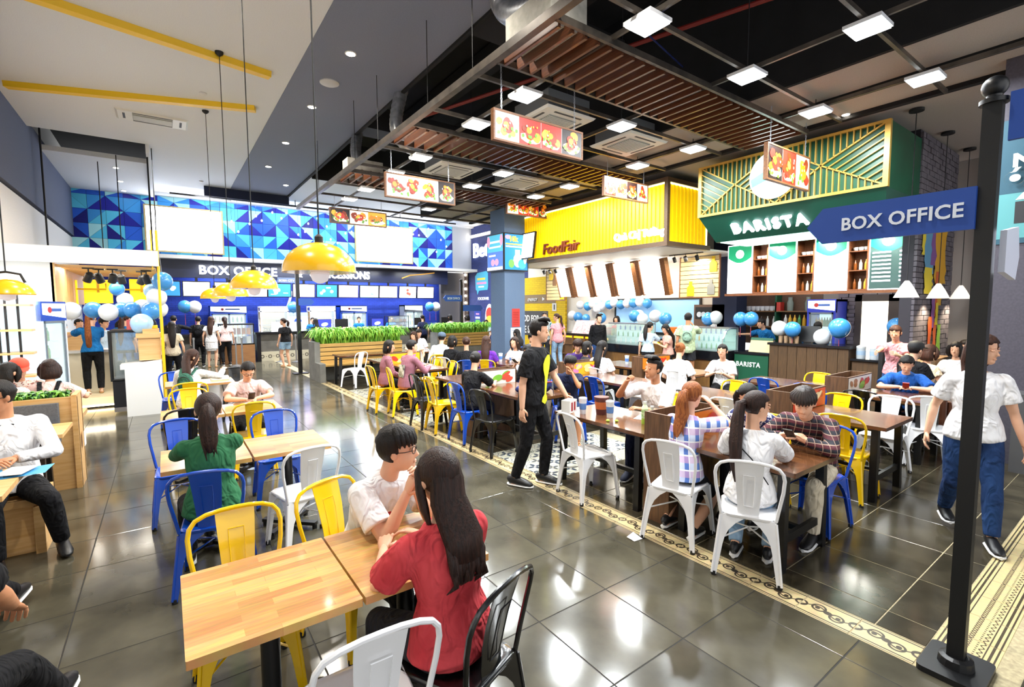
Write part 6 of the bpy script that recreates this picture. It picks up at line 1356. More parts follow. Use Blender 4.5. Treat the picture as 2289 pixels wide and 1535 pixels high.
# divider boxes with printed ads
ADS = {'orange': ('e8801e', 'f6d08a', 'd8432a', 'f4eadb'), 'red': ('e0421e', 'f4a23a', 'f8e2b8', 'b8281a'), 'green': ('e9e6da', '6fae3c', 'c8503a', '9a6a44'), 'yellow': ('f2b01e', 'fbe08a', 'e07ab0', 'd23a2a')}
ADM = {k: [mat(f'ad_{k}_{i}', c, .35) for i, c in enumerate(v)] for k, v in ADS.items()}
def divider(x0, x1, y0, y1, label, kind, seed, z=.97):
    t = thing('divider_box', label, 'divider', ((x0+x1)/2, (y0+y1)/2, 0), 0, 'wooden divider boxes between tables'); a, b = (x1-x0)/2, (y1-y0)/2; w_ = .022
    k = MB(); k.box(-a, -a+w_, -b, b, 0, z); k.build('side_panel', DWP, t); k = MB(); k.box(a-w_, a, -b, b, 0, z); k.build('side_panel', DWP, t)
    for s in (-1, 1): k = MB(); k.box(-a+w_, a-w_, s*b-s*w_ if s > 0 else -b, b if s > 0 else -b+w_, 0, z-.002); k.build('front_panel' if s < 0 else 'back_panel', DWP, t)
    k = MB(); k.box(-a+w_, a-w_, -b+w_, b-w_, z-.12, z-.11); k.build('tray', DWP, t)
    F = Flat(Matrix.Translation((0, -b-.001, 0)) @ face_my(0, 0, 0), .001); r = random.Random(seed); F.rect(-a+.02, a-.02, z-.22, z-.015, 0)
    for i in range(8):
        u = r.uniform(-a*.75, a*.75); F.ell(u, z-.12+r.uniform(-.05, .05), .05+.03*r.random(), .035, r.choice((1, 2, 3)), r.uniform(-.6, .6), 12)
    F.ell(a*.45, z-.1, .11, .03, 2, .5); F.ell(a*.1, z-.13, .09, .05, 1, .2); F.build('printed_ad', ADM[kind], t, flip=False); return t
divider(3.44, 4.2, 2.48, 2.75, 'divider box with orange ad beside the blue plaid woman', 'orange', 1)
divider(5.42, 6.25, 2.38, 2.66, 'divider box with red ad behind the plaid shirt man', 'red', 2)
divider(7.15, 7.98, 2.47, 2.74, 'divider box with white hot-dog ad beside the blue polo boy', 'green', 3)
divider(3.58, 4.37, 5.96, 6.2, 'divider box with white and green ad facing the bun-haired woman', 'green', 4)
divider(5.42, 6.25, 5.92, 6.18, 'divider box with yellow ad behind the boy in navy', 'yellow', 5)
divider(7.08, 7.92, 5.74, 5.98, 'divider box with orange ad in front of the two girls at the counter', 'orange', 6)
divider(3.64, 4.37, 9.4, 9.64, 'divider box with yellow chili-drink ad by the checked shirt couple', 'yellow', 7)
# ---------------------------------------------------------------- chairs without sitters
chair_back('yellow', .25, 2.86, 270, 'yellow chair tucked behind the front left light wood table')
chair_back('white', .52, 1.45, 88, 'white chair at the bottom edge, its back towards the camera')
chair_back('white', .86, 3.77, 97, 'white chair behind the glasses man at the empty light wood table')
chair_back('blue', .86, 5.42, 268, 'blue chair facing the camera across the empty light wood table')
chair_back('blue', .04, 5.5, 272, 'blue chair across the table from the green sweater woman')
chair_back('black', .15, 6.02, 90, 'black chair behind the green sweater woman\'s head')
chair_back('yellow', .76, 5.98, 90, 'yellow chair with its back to the camera before the boy in pale pink')
chair_back('yellow', .2, 7.55, 270, 'yellow chair facing the camera, nearer of the two overlapping by the green backpack')
chair_back('black', .95, 9.75, 268, 'black chair across the table behind the boy in pale pink')
chair_back('blue', .08, 9.72, 272, 'blue chair beyond the green backpack woman, mostly hidden')
chair_back('white', 3.15, 3.45, 352, 'white chair at the table end, empty, beside the standing black T-shirt man')
chair_back('yellow', 5.22, 1.86, 2, 'yellow chair in front of the shiny table, behind the plaid man\'s blue chair')
chair_back('yellow', 6.52, 2.3, 180, 'yellow chair across the shiny table, beside the red ad divider box')
chair_back('white', 6.8, 1.9, 182, 'white chair at the shiny table, nearer of the pair by the sign post')
chair_back('white', 7.1, 1.62, 20, 'white chair at the blue polo boy\'s table, farther of the pair by the sign post')
chair_back('yellow', 6.5, 3.6, 180, 'yellow chair across the pale-shining table, in front of the green panel')
chair_back('blue', 7.02, 3.5, 0, 'blue chair in front of the green BARISTA panel')
chair_back('yellow', 8.3, 3.25, 180, 'yellow chair in front of the tall dark plank counter')
chair_back('black', 6.93, 2.25, 0, 'black chair between the hot-dog divider box and the white chairs')
chair_back('blue', 7.0, 2.88, 0, 'blue chair behind the red ad divider box')
chair_back('white', 5.15, 2.98, 0, 'white chair above the ponytail women, at the pale-shining table')
chair_back('black', 5.2, 3.55, 0, 'black chair above the blue plaid woman\'s head')
chair_back('white', 6.5, 4.95, 180, 'white chair behind the white shirt man\'s head, right of the divider')
chair_back('blue', 5.15, 5.1, 0, 'blue chair just behind the boy in navy')
chair_back('yellow', 8.25, 8.6, 180, 'yellow chair before the food counter, behind the purple shirt man')
chair_back('white', 3.75, 11.3, 120, 'white chair at the small table by the concrete planter')
chair_back('white', 5.3, 11.3, 90, 'white chair before the man in white at the planter')
chair_back('yellow', 4.55, 8.3, 180, 'yellow chair across the table from the checked shirt couple')
chair_back('yellow', 4.58, 9.0, 180, 'yellow chair nearest the yellow chili-drink divider box')
chair_back('white', 5.12, 9.25, 0, 'white chair between the yellow and blue chairs in the middle tables')
chair_back('black', 3.12, 6.98, 0, 'black chair beside the yellow one on the border strip')
chair_back('yellow', 3.17, 6.58, 355, 'yellow chair with its seat in view, alone on the border strip')
chair_back('black', 3.19, 5.16, 8, 'black chair in front of the bun-haired woman, on the border strip')


# ---------------------------------------------------------------- the crowd
def sitter(colour, bx, by, cface, clabel, plabel, pface=None, off=0.0, **kw):
    a = R(cface); cx, cy = bx+.25*math.cos(a), by+.25*math.sin(a)
    chair(colour, cx, cy, cface, clabel, CG)
    return person(plabel, cx+off*math.cos(a), cy+off*math.sin(a), cface if pface is None else pface, 'sit', **kw)
N = .0075
# couple at the front table
Pw = sitter('black', 1.02, 1.45, 112, 'black chair the red shirt woman sits on, its back towards the camera', 'woman in a loose red T-shirt with long dark hair, back to the camera', 98, .03, h=1.58, fem=True, lean=6, head=(-4, 2), hair=('long', HDBR, .13), top=(RED, 1.3, -.16), bot=(DGREY, 'long'), vox=N, hl=(-.10, .38, .80), hr=(.10, .38, .80), pl=(-.6, -.3, -.6), pr=(.6, -.3, -.6), width=1.16)
Pm = sitter('yellow', .74, 2.98, 293, 'yellow chair the white T-shirt man in glasses sits on', 'young man in white T-shirt and black glasses leaning over the front table, hands together', 285, .12, h=1.64, lean=26, head=(42, -4), hair=('fringe', HBLK), top=(WHITE, 1.2, -.12), bot=(BLACK, 'long'), shoe=SHOE_W, vox=N, hl=(.0, .42, 1.0), hr=(.05, .42, .97), pl=(-.4, .1, -1), pr=(.4, .1, -1), palm=((1, .2, 0), (-1, .2, 0), (-.1, .3, 1), (-.2, .3, 1)), curl=(1.2, 1.2), fr=(-.02, .3, .085), fl=(-.16, .34, .085), spread=.1)
glasses(Pm)
k = MB(); k.ball(Pm['sp'](.3)[0]+Vector((.02, .118, .02)), (.05, .02, .04), 12, 8); k.build('red_print', RED, Pm['root'], True)
Pg = sitter('blue', .16, 3.62, 78, 'blue chair the green sweater woman sits on, its back towards the camera', 'woman in green sweater with wavy dark ponytail, back to the camera, elbows on the table', 92, -.0, h=1.6, fem=True, lean=3, head=(-8, 8), hair=('pony', HDBR, .3), top=(GREEN, 1.85, -.12), bot=(BLACK, 'long'), vox=N, hl=(-.06, .46, .82), hr=(.06, .48, .82), pl=(-1.4, .0, -.35), pr=(1.4, .0, -.35), width=1.06)
Pb = sitter('black', .80, 7.2, 270, 'black chair the boy in pale pink sits on', 'boy in pale pink T-shirt and glasses looking down at his hands on the table', None, .0, h=1.5, lean=16, head=(6, 28), hair=('short', HBLK), top=(PINK, 1.2, -.1), bot=(BLACK, 'long'), vox=.011, hl=(-.05, .40, .80), hr=(.05, .40, .80), pl=(-1, -.2, -.1), pr=(1, -.2, -.1)); glasses(Pb)
phone(Pb, 'phone held low by the boy in pale pink', z=.02)
P5 = sitter('yellow', .24, 8.15, 90, 'yellow chair under the woman with the green backpack', 'woman in white with wavy brown hair and green backpack, raising a hand to her right', 70, .05, h=1.58, fem=True, lean=8, head=(-45, 12), hair=('long', HBRN, .22), top=(WHITE, 1.9, -.08), bot=(BLACK, 'skirt'), vox=.014, hr=(.34, .42, .95), hl=(-.1, .35, .8)); backpack(P5, cloth('bag_green', '2f5a4c', '3a6a5a'), .3, .75)
# left edge: the booths
P6 = person('man in white shirt and glasses at the left edge, sitting sideways on the wood bench', -1.05, 5.28, 285, 'sit', h=1.7, lean=4, head=(-62, 6), hair=('short', HBLK), top=(WHITE, 1.98, -.04), bot=(BLACK, 'long'), shoe=SHOE_B, vox=N, skin=SKIN2, hl=(-.02, .30, .80), hr=(.12, .36, .80), fl=(-.24, .30, .085), fr=(.12, .40, .085), pl=(-1, -.2, -.3), sole=False, width=1.08); glasses(P6)
k = MB()
for sd in (-1, 1): k.loft([P6['sp'](.5)[0]+Vector((sd*.04, -.06, .03)), P6['sp'](.5)[0]+Vector((sd*.075, .0, .035)), P6['sp'](.49)[0]+Vector((sd*.03, .095, -.0))], [.02, .026, .012], .006, 8)
k.build('collar', BLACK, P6['root'], True)
P7 = person('person in dark trousers at the left edge, only a bent leg in view', -1.16, 3.5, 84, 'sit', h=1.66, lean=-2, hair=('short', HBLK), top=(BLACK, 1, -.06), bot=(BLACK, 'long'), vox=.009, skin=SKIN2, hl=(-.1, .3, .66), hr=(.12, .34, .66), fl=(-.0, .5, .085), fr=(.26, .8, .085))
P8 = person('person in dark trousers at the lower left corner resting a hand on a knee', -.77, 2.40, 84, 'sit', h=1.72, lean=-4, hair=('short', HBLK), top=(BLACK, 1, -.06), bot=(BLACK, 'long'), vox=.009, skin=SKIN2, hl=(-.1, .3, .66), hr=(.16, .38, .68), fl=(-.06, .55, .085), fr=(.2, .66, .085), seat=.47)
P9 = person('woman in pale pink with small black backpack, back to the camera, left booth', -1.2,8.22, 88, 'sit', h=1.55, fem=True, lean=14, head=(12, 10), hair=('bob', HDBR), top=(PINK, 1.4, -.06), bot=(DGREY, 'long'), vox=.012, hl=(-.25, .4, .78), hr=(.3, .42, .78), at='head'); backpack(P9, BLACK, .24, .62)
P10 = person('person in coral red cap and pale floral shirt facing the camera in the left booth', -1.47,8.22, 275, 'sit', h=1.58, lean=8, head=(10, 18), hair=('cap', HBLK, 0, mat('cap_coral', 'd9553f', .8)), top=(FLOR3, 1, -.06), bot=(DGREY, 'long'), vox=.014, hl=(-.2, .38, .78), hr=(.2, .38, .78), at='head')
P11 = person('dark-haired woman in floral top at the far left, back to the camera in the booth', -1.52,8, 80, 'sit', h=1.55, fem=True, lean=12, head=(-25, 8), hair=('bob', HBLK), top=(FLOR3, 1, -.06), bot=(DGREY, 'long'), vox=.014, at='head'); straps(P11, BLACK)
# the man standing in the middle
Ps = person('man standing in black T-shirt with yellow print and black trousers, looking right', 3.12, 3.97, 300, 'stand', h=1.75, lean=3, side=-5, head=(22, 4), hair=('quiff', HBLK), top=(BLACK, 1.3, -.16), bot=(BLACK, 'long'), vox=.008, fl=(-.10, .09, .085), fr=(.10, -.16, .085), hr=(.25, -.02, .80), hl=(-.26, .30, .93), pl=(-1, -.8, -.3), width=1.06)
YP = mat('yellow_print', 'd8d826', .7, emit=.0)
def chest_print(P, t, lat, w_, h_, name='yellow_print', m=None):
    c, d = P['sp'](t); f = P['TW'] @ Vector((0, 1, 0)); k = MB(); r = .128*P['S']*1.06; rw = .168*P['S']*1.06
    prof = [(-.5, .05), (-.44, .5), (-.36, .42), (-.30, .16), (-.1, .2), (.05, .3), (.2, .55), (.32, .62), (.42, .5), (.5, .2)]
    vs = []; 
    for v, ww in prof:
        q, d = P['sp'](t+v*h_)
        for u in (-1, 0, 1):
            x = lat+u*ww*w_; yv = r*math.sqrt(max(1-(x/rw)**2, .05))+.022; vs.append(q+P['sx']*x+f*yv)
    n = len(prof); k.add(vs, [(i*3+j, i*3+j+1, i*3+j+4, i*3+j+3) for i in range(n-1) for j in (0, 1)]); return k.build(name, m or YP, P['root'], True, flip=True)
chest_print(Ps, .22, .035, .11, .50)
t = thing('gift_box', 'small white and red printed carton held by the standing black T-shirt man', 'box', (3.42, 3.72, .80), 20); k = MB(); k.obox((0, 0, .06), (.16, .1, .13)); k.build('carton', mat('carton_white', 'e0dcd8', .5), t); k = MB(); [k.obox((sx*.03, -.0505, .06), (.035, .002, .09)) for sx in (-1, 1)]; k.obox((.0805, 0, .06), (.002, .08, .1)); k.build('print', mat('carton_red', '9c2a30', .5), t)
# table with the white shirts and plaid
Pp = sitter('white', 3.13, 2.28, 14, 'white chair the blue plaid woman sits on', 'woman in blue and pink plaid shirt with long red-brown ponytail, back to the camera', 8, .08, h=1.52, fem=True, lean=12, head=(-5, 6), hair=('pony', HRED, .36), top=(PLAID_B, 1.3, -.07), bot=(BLACK, 'skirt'), vox=.008, hl=(-.1, .38, .8), hr=(.08, .34, 1.06), pr=(1, -.1, -.8), fl=(-.14, .02, .085), fr=(.12, -.03, .085), width=1.05)
Pt = sitter('white', 3.15, 1.64, 26, 'white chair the white shirt woman sits on, nearest on the right', 'woman in white shirt with very long dark ponytail, head turned to the right', 20, .06, h=1.52, fem=True, lean=6, head=(-48, 4), hair=('pony', HDBR, .56), top=(WHITE, 1.35, -.10), bot=(LJEAN, 'long'), vox=.008, hl=(-.1, .4, .8), hr=(.12, .42, .8), fl=(-.1, .08, .085), fr=(.12, .12, .085), width=1.08)
k = MB(); k.loft([Pt['back'](.12, .02, .13), Pt['back'](.3, .03, .02), Pt['back'](.42, .02, -.1)], [.006]*3, .004, 6); k.build('bag_strap', BLACK, Pt['root'], True)
Pk = sitter('blue', 4.74, 1.76, 178, 'blue chair the plaid shirt man sits on', 'man in dark red plaid shirt hunched over his phone at the wood table', 184, .0, h=1.66, lean=30, head=(14, 24), hair=('fringe', mat('hair_soft_black', '17100e', .5, noise=(30, 3), col2='2c201c')), top=(PLAID_R, 1.75, -.08), bot=(KHAKI, 'long'), vox=.008, hl=(-.02, .46, .86), hr=(.06, .44, .86), pl=(-1, -.1, -.3), pr=(1, -.1, -.3))
phone(Pk, 'black phone held by the plaid shirt man', z=.0)
Pf = person('person in navy floral shirt half hidden beyond the ponytail women', 4.45, 2.25, 190, 'sit', h=1.55, fem=True, lean=28, head=(0, 20), hair=('bob', HBLK), top=(FLOR2, 1.2, -.06), bot=(DGREY, 'long'), vox=.012); chair('yellow', 4.48, 2.25, 185, 'yellow chair under the navy floral shirt person', CG)
Pq = sitter('yellow', 4.95, 3.45, 182, 'yellow chair behind the white shirt man with the raised fist', 'man in white short-sleeved shirt talking, right fist raised, at the table with cups', 196, .16, h=1.66, lean=14, head=(-28, -10), hair=('quiff', HBLK), top=(WHITE, 1.35, -.06), bot=(NAVY, 'long'), shoe=SHOE_N, skin=SKIN2, vox=.008, hr=(.22, .36, 1.08), hl=(.02, .42, .80), pr=(1, .2, -.9), curl=(.5, 1.5), fr=(.16, .40, .085), fl=(-.06, .42, .085))
Pn = person('boy in navy T-shirt and denim shorts sitting with a hand to his mouth', 4.62, 5.05, 235, 'sit', h=1.42, lean=14, head=(14, 6), hair=('fringe', HBLK), top=(NAVY, 1.2, -.06), bot=(JEAN, 'shorts'), shoe=SANDAL, skin=SKIN2, vox=.009, hl=(-.02, .26, 1.0), hr=(.06, .34, .62), pl=(-.5, .2, -1), fl=(-.1, .36, .085), fr=(.12, .38, .085)); chair('blue', 4.66, 5.1, 240, 'blue chair the boy in navy sits on', CG)
# tables behind the standing man
Pu = sitter('blue', 3.22, 5.86, 2, 'blue chair the bun-haired woman in black sits on', 'woman in black T-shirt with a low dark bun, leaning on the dark wood table', 28, .02, h=1.52, fem=True, lean=14, head=(4, 10), hair=('bun', HBLK), top=(BLACK, 1.3, -.08), bot=(NAVY, 'long'), vox=.01, hl=(-.1, .42, .8), hr=(.16, .46, .8))
Ph = person('woman with glasses and dark hair in lilac T-shirt looking at her phone', 4.82,6.23, 190, 'sit', h=1.58, fem=True, lean=10, head=(12, 16), hair=('bun', HBLK), top=(LGREY, 1.2, -.06), bot=(BLACK, 'long'), vox=.011, hl=(-.02, .34, .98), hr=(.08, .34, .98), at='head'); glasses(Ph); phone(Ph, 'dark phone held up by the woman in glasses', z=.02)
W1 = sitter('yellow', 2.95, 8.52, 2, 'yellow chair the long-haired woman in checked shirt sits on', 'woman with straight black bob in checked maroon shirt beside the man in the same check', 350, .05, h=1.58, fem=True, lean=6, head=(-20, 8), hair=('bob', HBLK), top=(CHECK, 1.9, -.1), bot=(BLACK, 'long'), vox=.012)
M1 = sitter('yellow', 3.12, 8.05, 350, 'yellow chair the man in checked shirt sits on, nearest by the border strip', 'man in checked maroon shirt with square print on his back, facing away', 10, .06, h=1.64, lean=12, head=(-15, 0), hair=('short', HBLK), top=(CHECK, 1.9, -.1), bot=(BLACK, 'long'), shoe=SHOE_R, vox=.01, hl=(-.08, .44, .84), hr=(.14, .42, .84))
k = MB(); c = M1['back'](.24, .018); k.obox(c, (.17, .006, .22), (R(-10), 0, 0)); k.build('back_print', mat('print_grey', 'cfd2cf', .7, noise=(14, 3), col2='3a3d3c'), M1['root'])
def ps(px, label, face, col='yellow', ch=True, **kw):
    kw.setdefault('vox', .018); P_ = person(label, px[0], px[1], face, 'sit', at='head', **kw); l = P_['root'].location
    if ch: chair(col, l.x, l.y, face, f'{col} chair under the '+label.split(',')[0].replace('reaching over a table by the column', 'by the column').replace('with spiky hair facing the camera ', ''), CG)
    return P_
ps((5.05,11.24), 'woman with long brown hair in cream top, by the planter', 250, 'white', h=1.58, fem=True, head=(-30, 8), hair=('long', HBRN, .25), top=(CREAM, .9, -.06))
ps((5.75,12.45), 'man in white shirt looking down, facing the camera at the planter', 268, 'yellow', h=1.64, lean=14, head=(0, 22), hair=('short', HBLK), top=(WHITE, 1.3, -.06))
ps((5.16,9.93), 'man in white shirt and grey-blue cap seen from behind, by the middle tables', 55, 'yellow', h=1.66, lean=14, head=(-10, 5), hair=('cap', HBLK, 0, mat('cap_slate', '4a5a6e', .8)), top=(WHITE, 1.5, -.1))
ps((5.01,9.15), 'woman in black with face in profile, behind the black bun woman of the middle tables', 20, 'white', h=1.56, fem=True, head=(-10, 4), hair=('bob', HBLK), top=(BLACK, 1.2, -.08))
ps((5,8.55), 'woman in black with brown bun seen from behind, beside the purple shirt woman', 60, 'blue', h=1.58, fem=True, lean=8, hair=('bun', HBRN), top=(BLACK, 1.2, -.1))
ps((5.32,8.29), 'woman in purple T-shirt with long brown hair, back to the camera', 50, 'yellow', h=1.6, fem=True, lean=4, hair=('long', HBRN, .34), top=(PURPLE, 1.1, -.1), vox=.014)
ps((5.86,8.05), 'woman with long dark red hair reaching over a table by the column', 200, 'blue', h=1.56, fem=True, lean=12, hair=('long', HDBR, .34), top=(WHITE, 1, -.06))
ps((7.83,10.65), 'woman with long black hair seen from behind, in front of the column', 100, 'blue', h=1.56, fem=True, hair=('long', HBLK, .3), top=(WHITE, 1, -.06))
ps((7.05,8.99), 'boy in dark shirt with spiky hair facing the camera beside the column', 255, 'yellow', h=1.55, head=(-10, 6), hair=('fringe', HBLK), top=(DGREY, 1, -.06))
ps((5.72,7.14), 'person with ginger-brown hair behind the woman in glasses', 210, 'white', h=1.54, fem=True, head=(10, 8), hair=('bob', HRED), top=(CREAM, 1, -.06))
ps((6.2,6.51), 'man in purple shirt looking down behind the standing man', 240, 'yellow', h=1.62, lean=12, head=(-12, 20), hair=('fringe', HDBR), top=(VIOLET, 1.3, -.06), vox=.014)
ps((6.26,6.32), 'dark-haired person in dark top right behind the purple shirt man', 330, 'blue', h=1.5, fem=True, hair=('bob', HBLK), top=(DGREY, 1, -.06))
ps((6.25,5.94), 'woman in white T-shirt with long black hair, in front of the food counter', 15, 'white', h=1.58, fem=True, lean=8, head=(-20, 4), hair=('long', HBLK, .26), top=(WHITE, 1.2, -.1), vox=.014)
ps((7.06,4.92), 'woman in white with a red-brown bun, leaning on the table with her friend', 20, 'white', h=1.58, fem=True, lean=14, head=(-12, 5), hair=('bun', HRED, 0, .07), top=(WHITE, 1.3, -.1), bot=(BLACK, 'long'), vox=.012)
ps((7.55,4.45), 'woman in white leaning on folded arms, facing the red-brown bun woman', 205, 'black', h=1.58, fem=True, lean=20, head=(-10, 4), hair=('bun', HBLK), top=(WHITE, 1.3, -.1), hl=(-.02, .4, .8), hr=(.1, .42, .8), vox=.012)
Pv = ps((8.02,2.1), 'boy in blue polo shirt looking down at a red phone', 196, 'black', h=1.52, lean=20, head=(2, 26), hair=('short', HBLK), top=(POLO, 1.3, -.06), hl=(-.06, .34, .82), hr=(.06, .34, .82), pl=(-1, -.1, -.1), pr=(1, -.1, -.1), vox=.01); phone(Pv, 'red phone in the hands of the blue polo boy', col=PACK[2])
# lounge
ps((8.85,2.22), 'man in black T-shirt and black cap on the brown lounge chair', 330, '', False, h=1.62, head=(5, 4), hair=('cap', HBLK, 0, mat('cap_black', '101012', .7)), top=(BLACK, 1.2, -.06), bot=(DGREY, 'shorts'), vox=.014, seat=.5)
ps((9.45,2.2), 'woman in pale patterned dress beside the man in black cap', 320, '', False, h=1.58, fem=True, head=(10, 2), hair=('bob', HBRN), top=(CREAM, .8, -.1), bot=(BLACK, 'skirt'), vox=.014)
ps((10.4,2.1), 'woman in white with dark hair in profile on the lounge sofa', 180, '', False, h=1.58, fem=True, head=(0, 5), hair=('bob', HBLK), top=(WHITE, 1, -.06), vox=.016)
ps((11.0,2.1), 'person in black behind the woman in white on the lounge sofa', 200, '', False, h=1.6, head=(0, 5), hair=('short', HBLK), top=(BLACK, 1, -.06), vox=.016)
def st(px, label, face, **kw):
    kw.setdefault('vox', .02); return person(label, px[0], px[1], face, 'stand', **kw)
st((9.5,2.62), 'woman in pink shirt reaching over the black railing', 185, h=1.6, fem=True, lean=16, head=(0, 20), hair=('pony', HBRN, .15), top=(ROSE, 1.0, -.1), bot=(JEAN, 'long'), hr=(.15, .6, 1.18), hl=(-.1, .5, 1.15), vox=.014)
Pz = st((5.3,.93), 'woman in white T-shirt and ripped blue jeans walking behind the sign post', 205, h=1.64, fem=True, lean=1, head=(48, 4), hair=('long', HBRN, .25), top=(WHITE, 1.1, -.06), bot=(JEAN, 'long'), shoe=SHOE_B, fl=(-.09, .22, .085), fr=(.09, -.25, .14), hl=(-.29, .06, .80), hr=(.28, -.05, .82), vox=.009, width=1.08)
# food-shop counter
st((9.7,7.68), 'girl in light blue blouse with a dark side braid at the glass case', 20, h=1.5, fem=True, head=(-25, 6), hair=('pony', HBLK, .4), top=(LBLUE, 1.2, -.02), bot=(BLACK, 'skirt'), hr=(.2, .42, 1.0), vox=.014)
st((9.75,7.12), 'girl in peach top with long black hair looking down by the glass case', 150, h=1.46, fem=True, head=(20, 22), hair=('long', HBLK, .3), top=(PEACH, .9, -.02), bot=(BLACK, 'long'), hl=(-.05, .3, 1.02), vox=.014)
Pr = st((10.0,6.78), 'man in pale green shirt with green backpack, hand to his chin', 30, h=1.72, lean=3, head=(-10, -6), hair=('short', HBLK), top=(PALEG, 1.1, -.1), bot=(DGREY, 'shorts'), skin=SKIN2, hr=(.1, .2, 1.46), pr=(.8, .5, -1), vox=.014); backpack(Pr, cloth('bag_sage', '7d9a86', '8fac98'), .28, .8)
st((9.9,9.6), 'man in black sweater standing at the food counter', 245, h=1.66, head=(10, 0), hair=('quiff', HBLK), top=(BLACK, 1.9, -.1), bot=(JEAN, 'long'), vox=.014)
st((11.75,10.5), 'cashier in white and red behind the food counter', 190, h=1.58, fem=True, hair=('bob', HBLK), top=(RED, 1, -.1), hl=(-.1, .25, 1.1), hr=(.1, .25, 1.1))
st((9.9,11.95), 'person in teal floral shirt standing beside the yellow mural', 230, h=1.72, head=(0, 0), hair=('short', HBLK), top=(FLORAL, 1.2, -.15), bot=(DGREY, 'long'), vox=.014)
st((9.95,11.35), 'woman in pink sleeveless top with long brown hair at the food counter', 70, h=1.68, fem=True, head=(70, 4), hair=('pony', HBRN, .35), top=(ROSE, .8, -.1), bot=(LJEAN, 'long'), vox=.014)
# cafe staff
st((11.9,5.85), 'cafe worker in blue shirt stretching an arm over the glass case', 160, h=1.6, lean=16, head=(-20, 14), hair=('short', HBLK), top=(TEAL, 1.3, -.1), hr=(.5, .36, 1.2), vox=.014)
st((11.7,4.72), 'cafe worker in blue shirt bent over the tall counter', 215, h=1.58, lean=20, head=(-10, 30), hair=('short', HBLK), top=(TEAL, 1.3, -.1), vox=.014)
# box office queue and staff
Pa = st((.2,18.5), 'person in black hoodie and jeans standing at the left of the box office', 82, h=1.66, hair=('short', HBLK), top=(BLACK, 1.95, -.2), bot=(JEAN, 'long'), hr=(.2, .25, 1.35), width=1.1); backpack(Pa, BLACK, .3, .9)
Pc = st((.86,18.75), 'person in black with a big black backpack, beside the white dress woman', 80, h=1.62, hair=('short', HBLK), top=(BLACK, 1.2, -.15), bot=(BLACK, 'long')); backpack(Pc, BLACK, .3, 1.0)
st((1.18,18.3), 'woman in white dress with long brown hair waiting at the box office', 75, h=1.62, fem=True, hair=('long', HBRN, .3), top=(WHITE, .8, -.34), bot=(WHITE, 'skirt'), shoe=SANDAL)
st((1.62,18.7), 'woman in pale pink top and black trousers waiting beside the white dress', 95, h=1.6, fem=True, hair=('pony', HDBR, .3), top=(PINK, 1.2, -.05), bot=(BLACK, 'long'))
st((3.15,17.0), 'woman in black T-shirt and denim shorts standing alone before the box office', 110, h=1.55, fem=True, head=(45, 0), hair=('pony', HDBR, .2), top=(BLACK, 1.1, -.02), bot=(LJEAN, 'shorts'), shoe=SANDAL, vox=.016)
st((4.35,17.9), 'woman in black with a black skirt half hidden by the planter end', 100, h=1.5, fem=True, hair=('long', HBLK, .3), top=(BLACK, 1.5, -.05), bot=(BLACK, 'skirt'))
for (x, lab, hair_, f) in ((4.75, 'box office worker in blue by the first blue monitor', ('short', HBLK), 265), (6.6, 'box office worker in blue before the two-door fridge', ('short', HBLK), 260), (8.0, 'box office worker in blue behind the small glass case', ('bob', HBLK), 270), (-.4, 'worker behind the box office counter at the far left', ('short', HBLK), 280)):
    st((x, 20.2), lab, f, h=1.5, hair=hair_, top=(TEAL, 1, -.1), bot=(BLACK, 'long'))
ps((5.95,20.0), 'worker sitting low with dark hair before the second popcorn cabinet', 240, '', False, h=1.6, hair=('bob', HBLK), top=(ROSE, 1, -.1), seat=.6)
for (px, lab, hair_, tp, f) in (((8.6,18.2), 'person with dark hair queueing right of the small glass case', ('short', HBLK), NAVY, 80), ((9.75,17.9), 'woman in pale pink queueing at the right of the box office', ('bob', HBLK), PINK, 110), ((10.3,17.4), 'woman in grey queueing at the right of the box office', ('bob', HBLK), GREY, 100)):
    st(px, lab, f, h=1.58, fem=True, hair=hair_, top=(tp, 1, -.1))
for (px, lab, tp, f) in (((11.3,17.6), 'woman in pale blue seated under the navy brick wall, left of two', LBLUE, 230), ((11.75,17.3), 'woman in pink seated under the navy brick wall, right of two', ROSE, 240)):
    ps(px, lab, f, '', False, h=1.6, fem=True, hair=('bob', HBLK), top=(tp, 1, -.06), seat=.5)
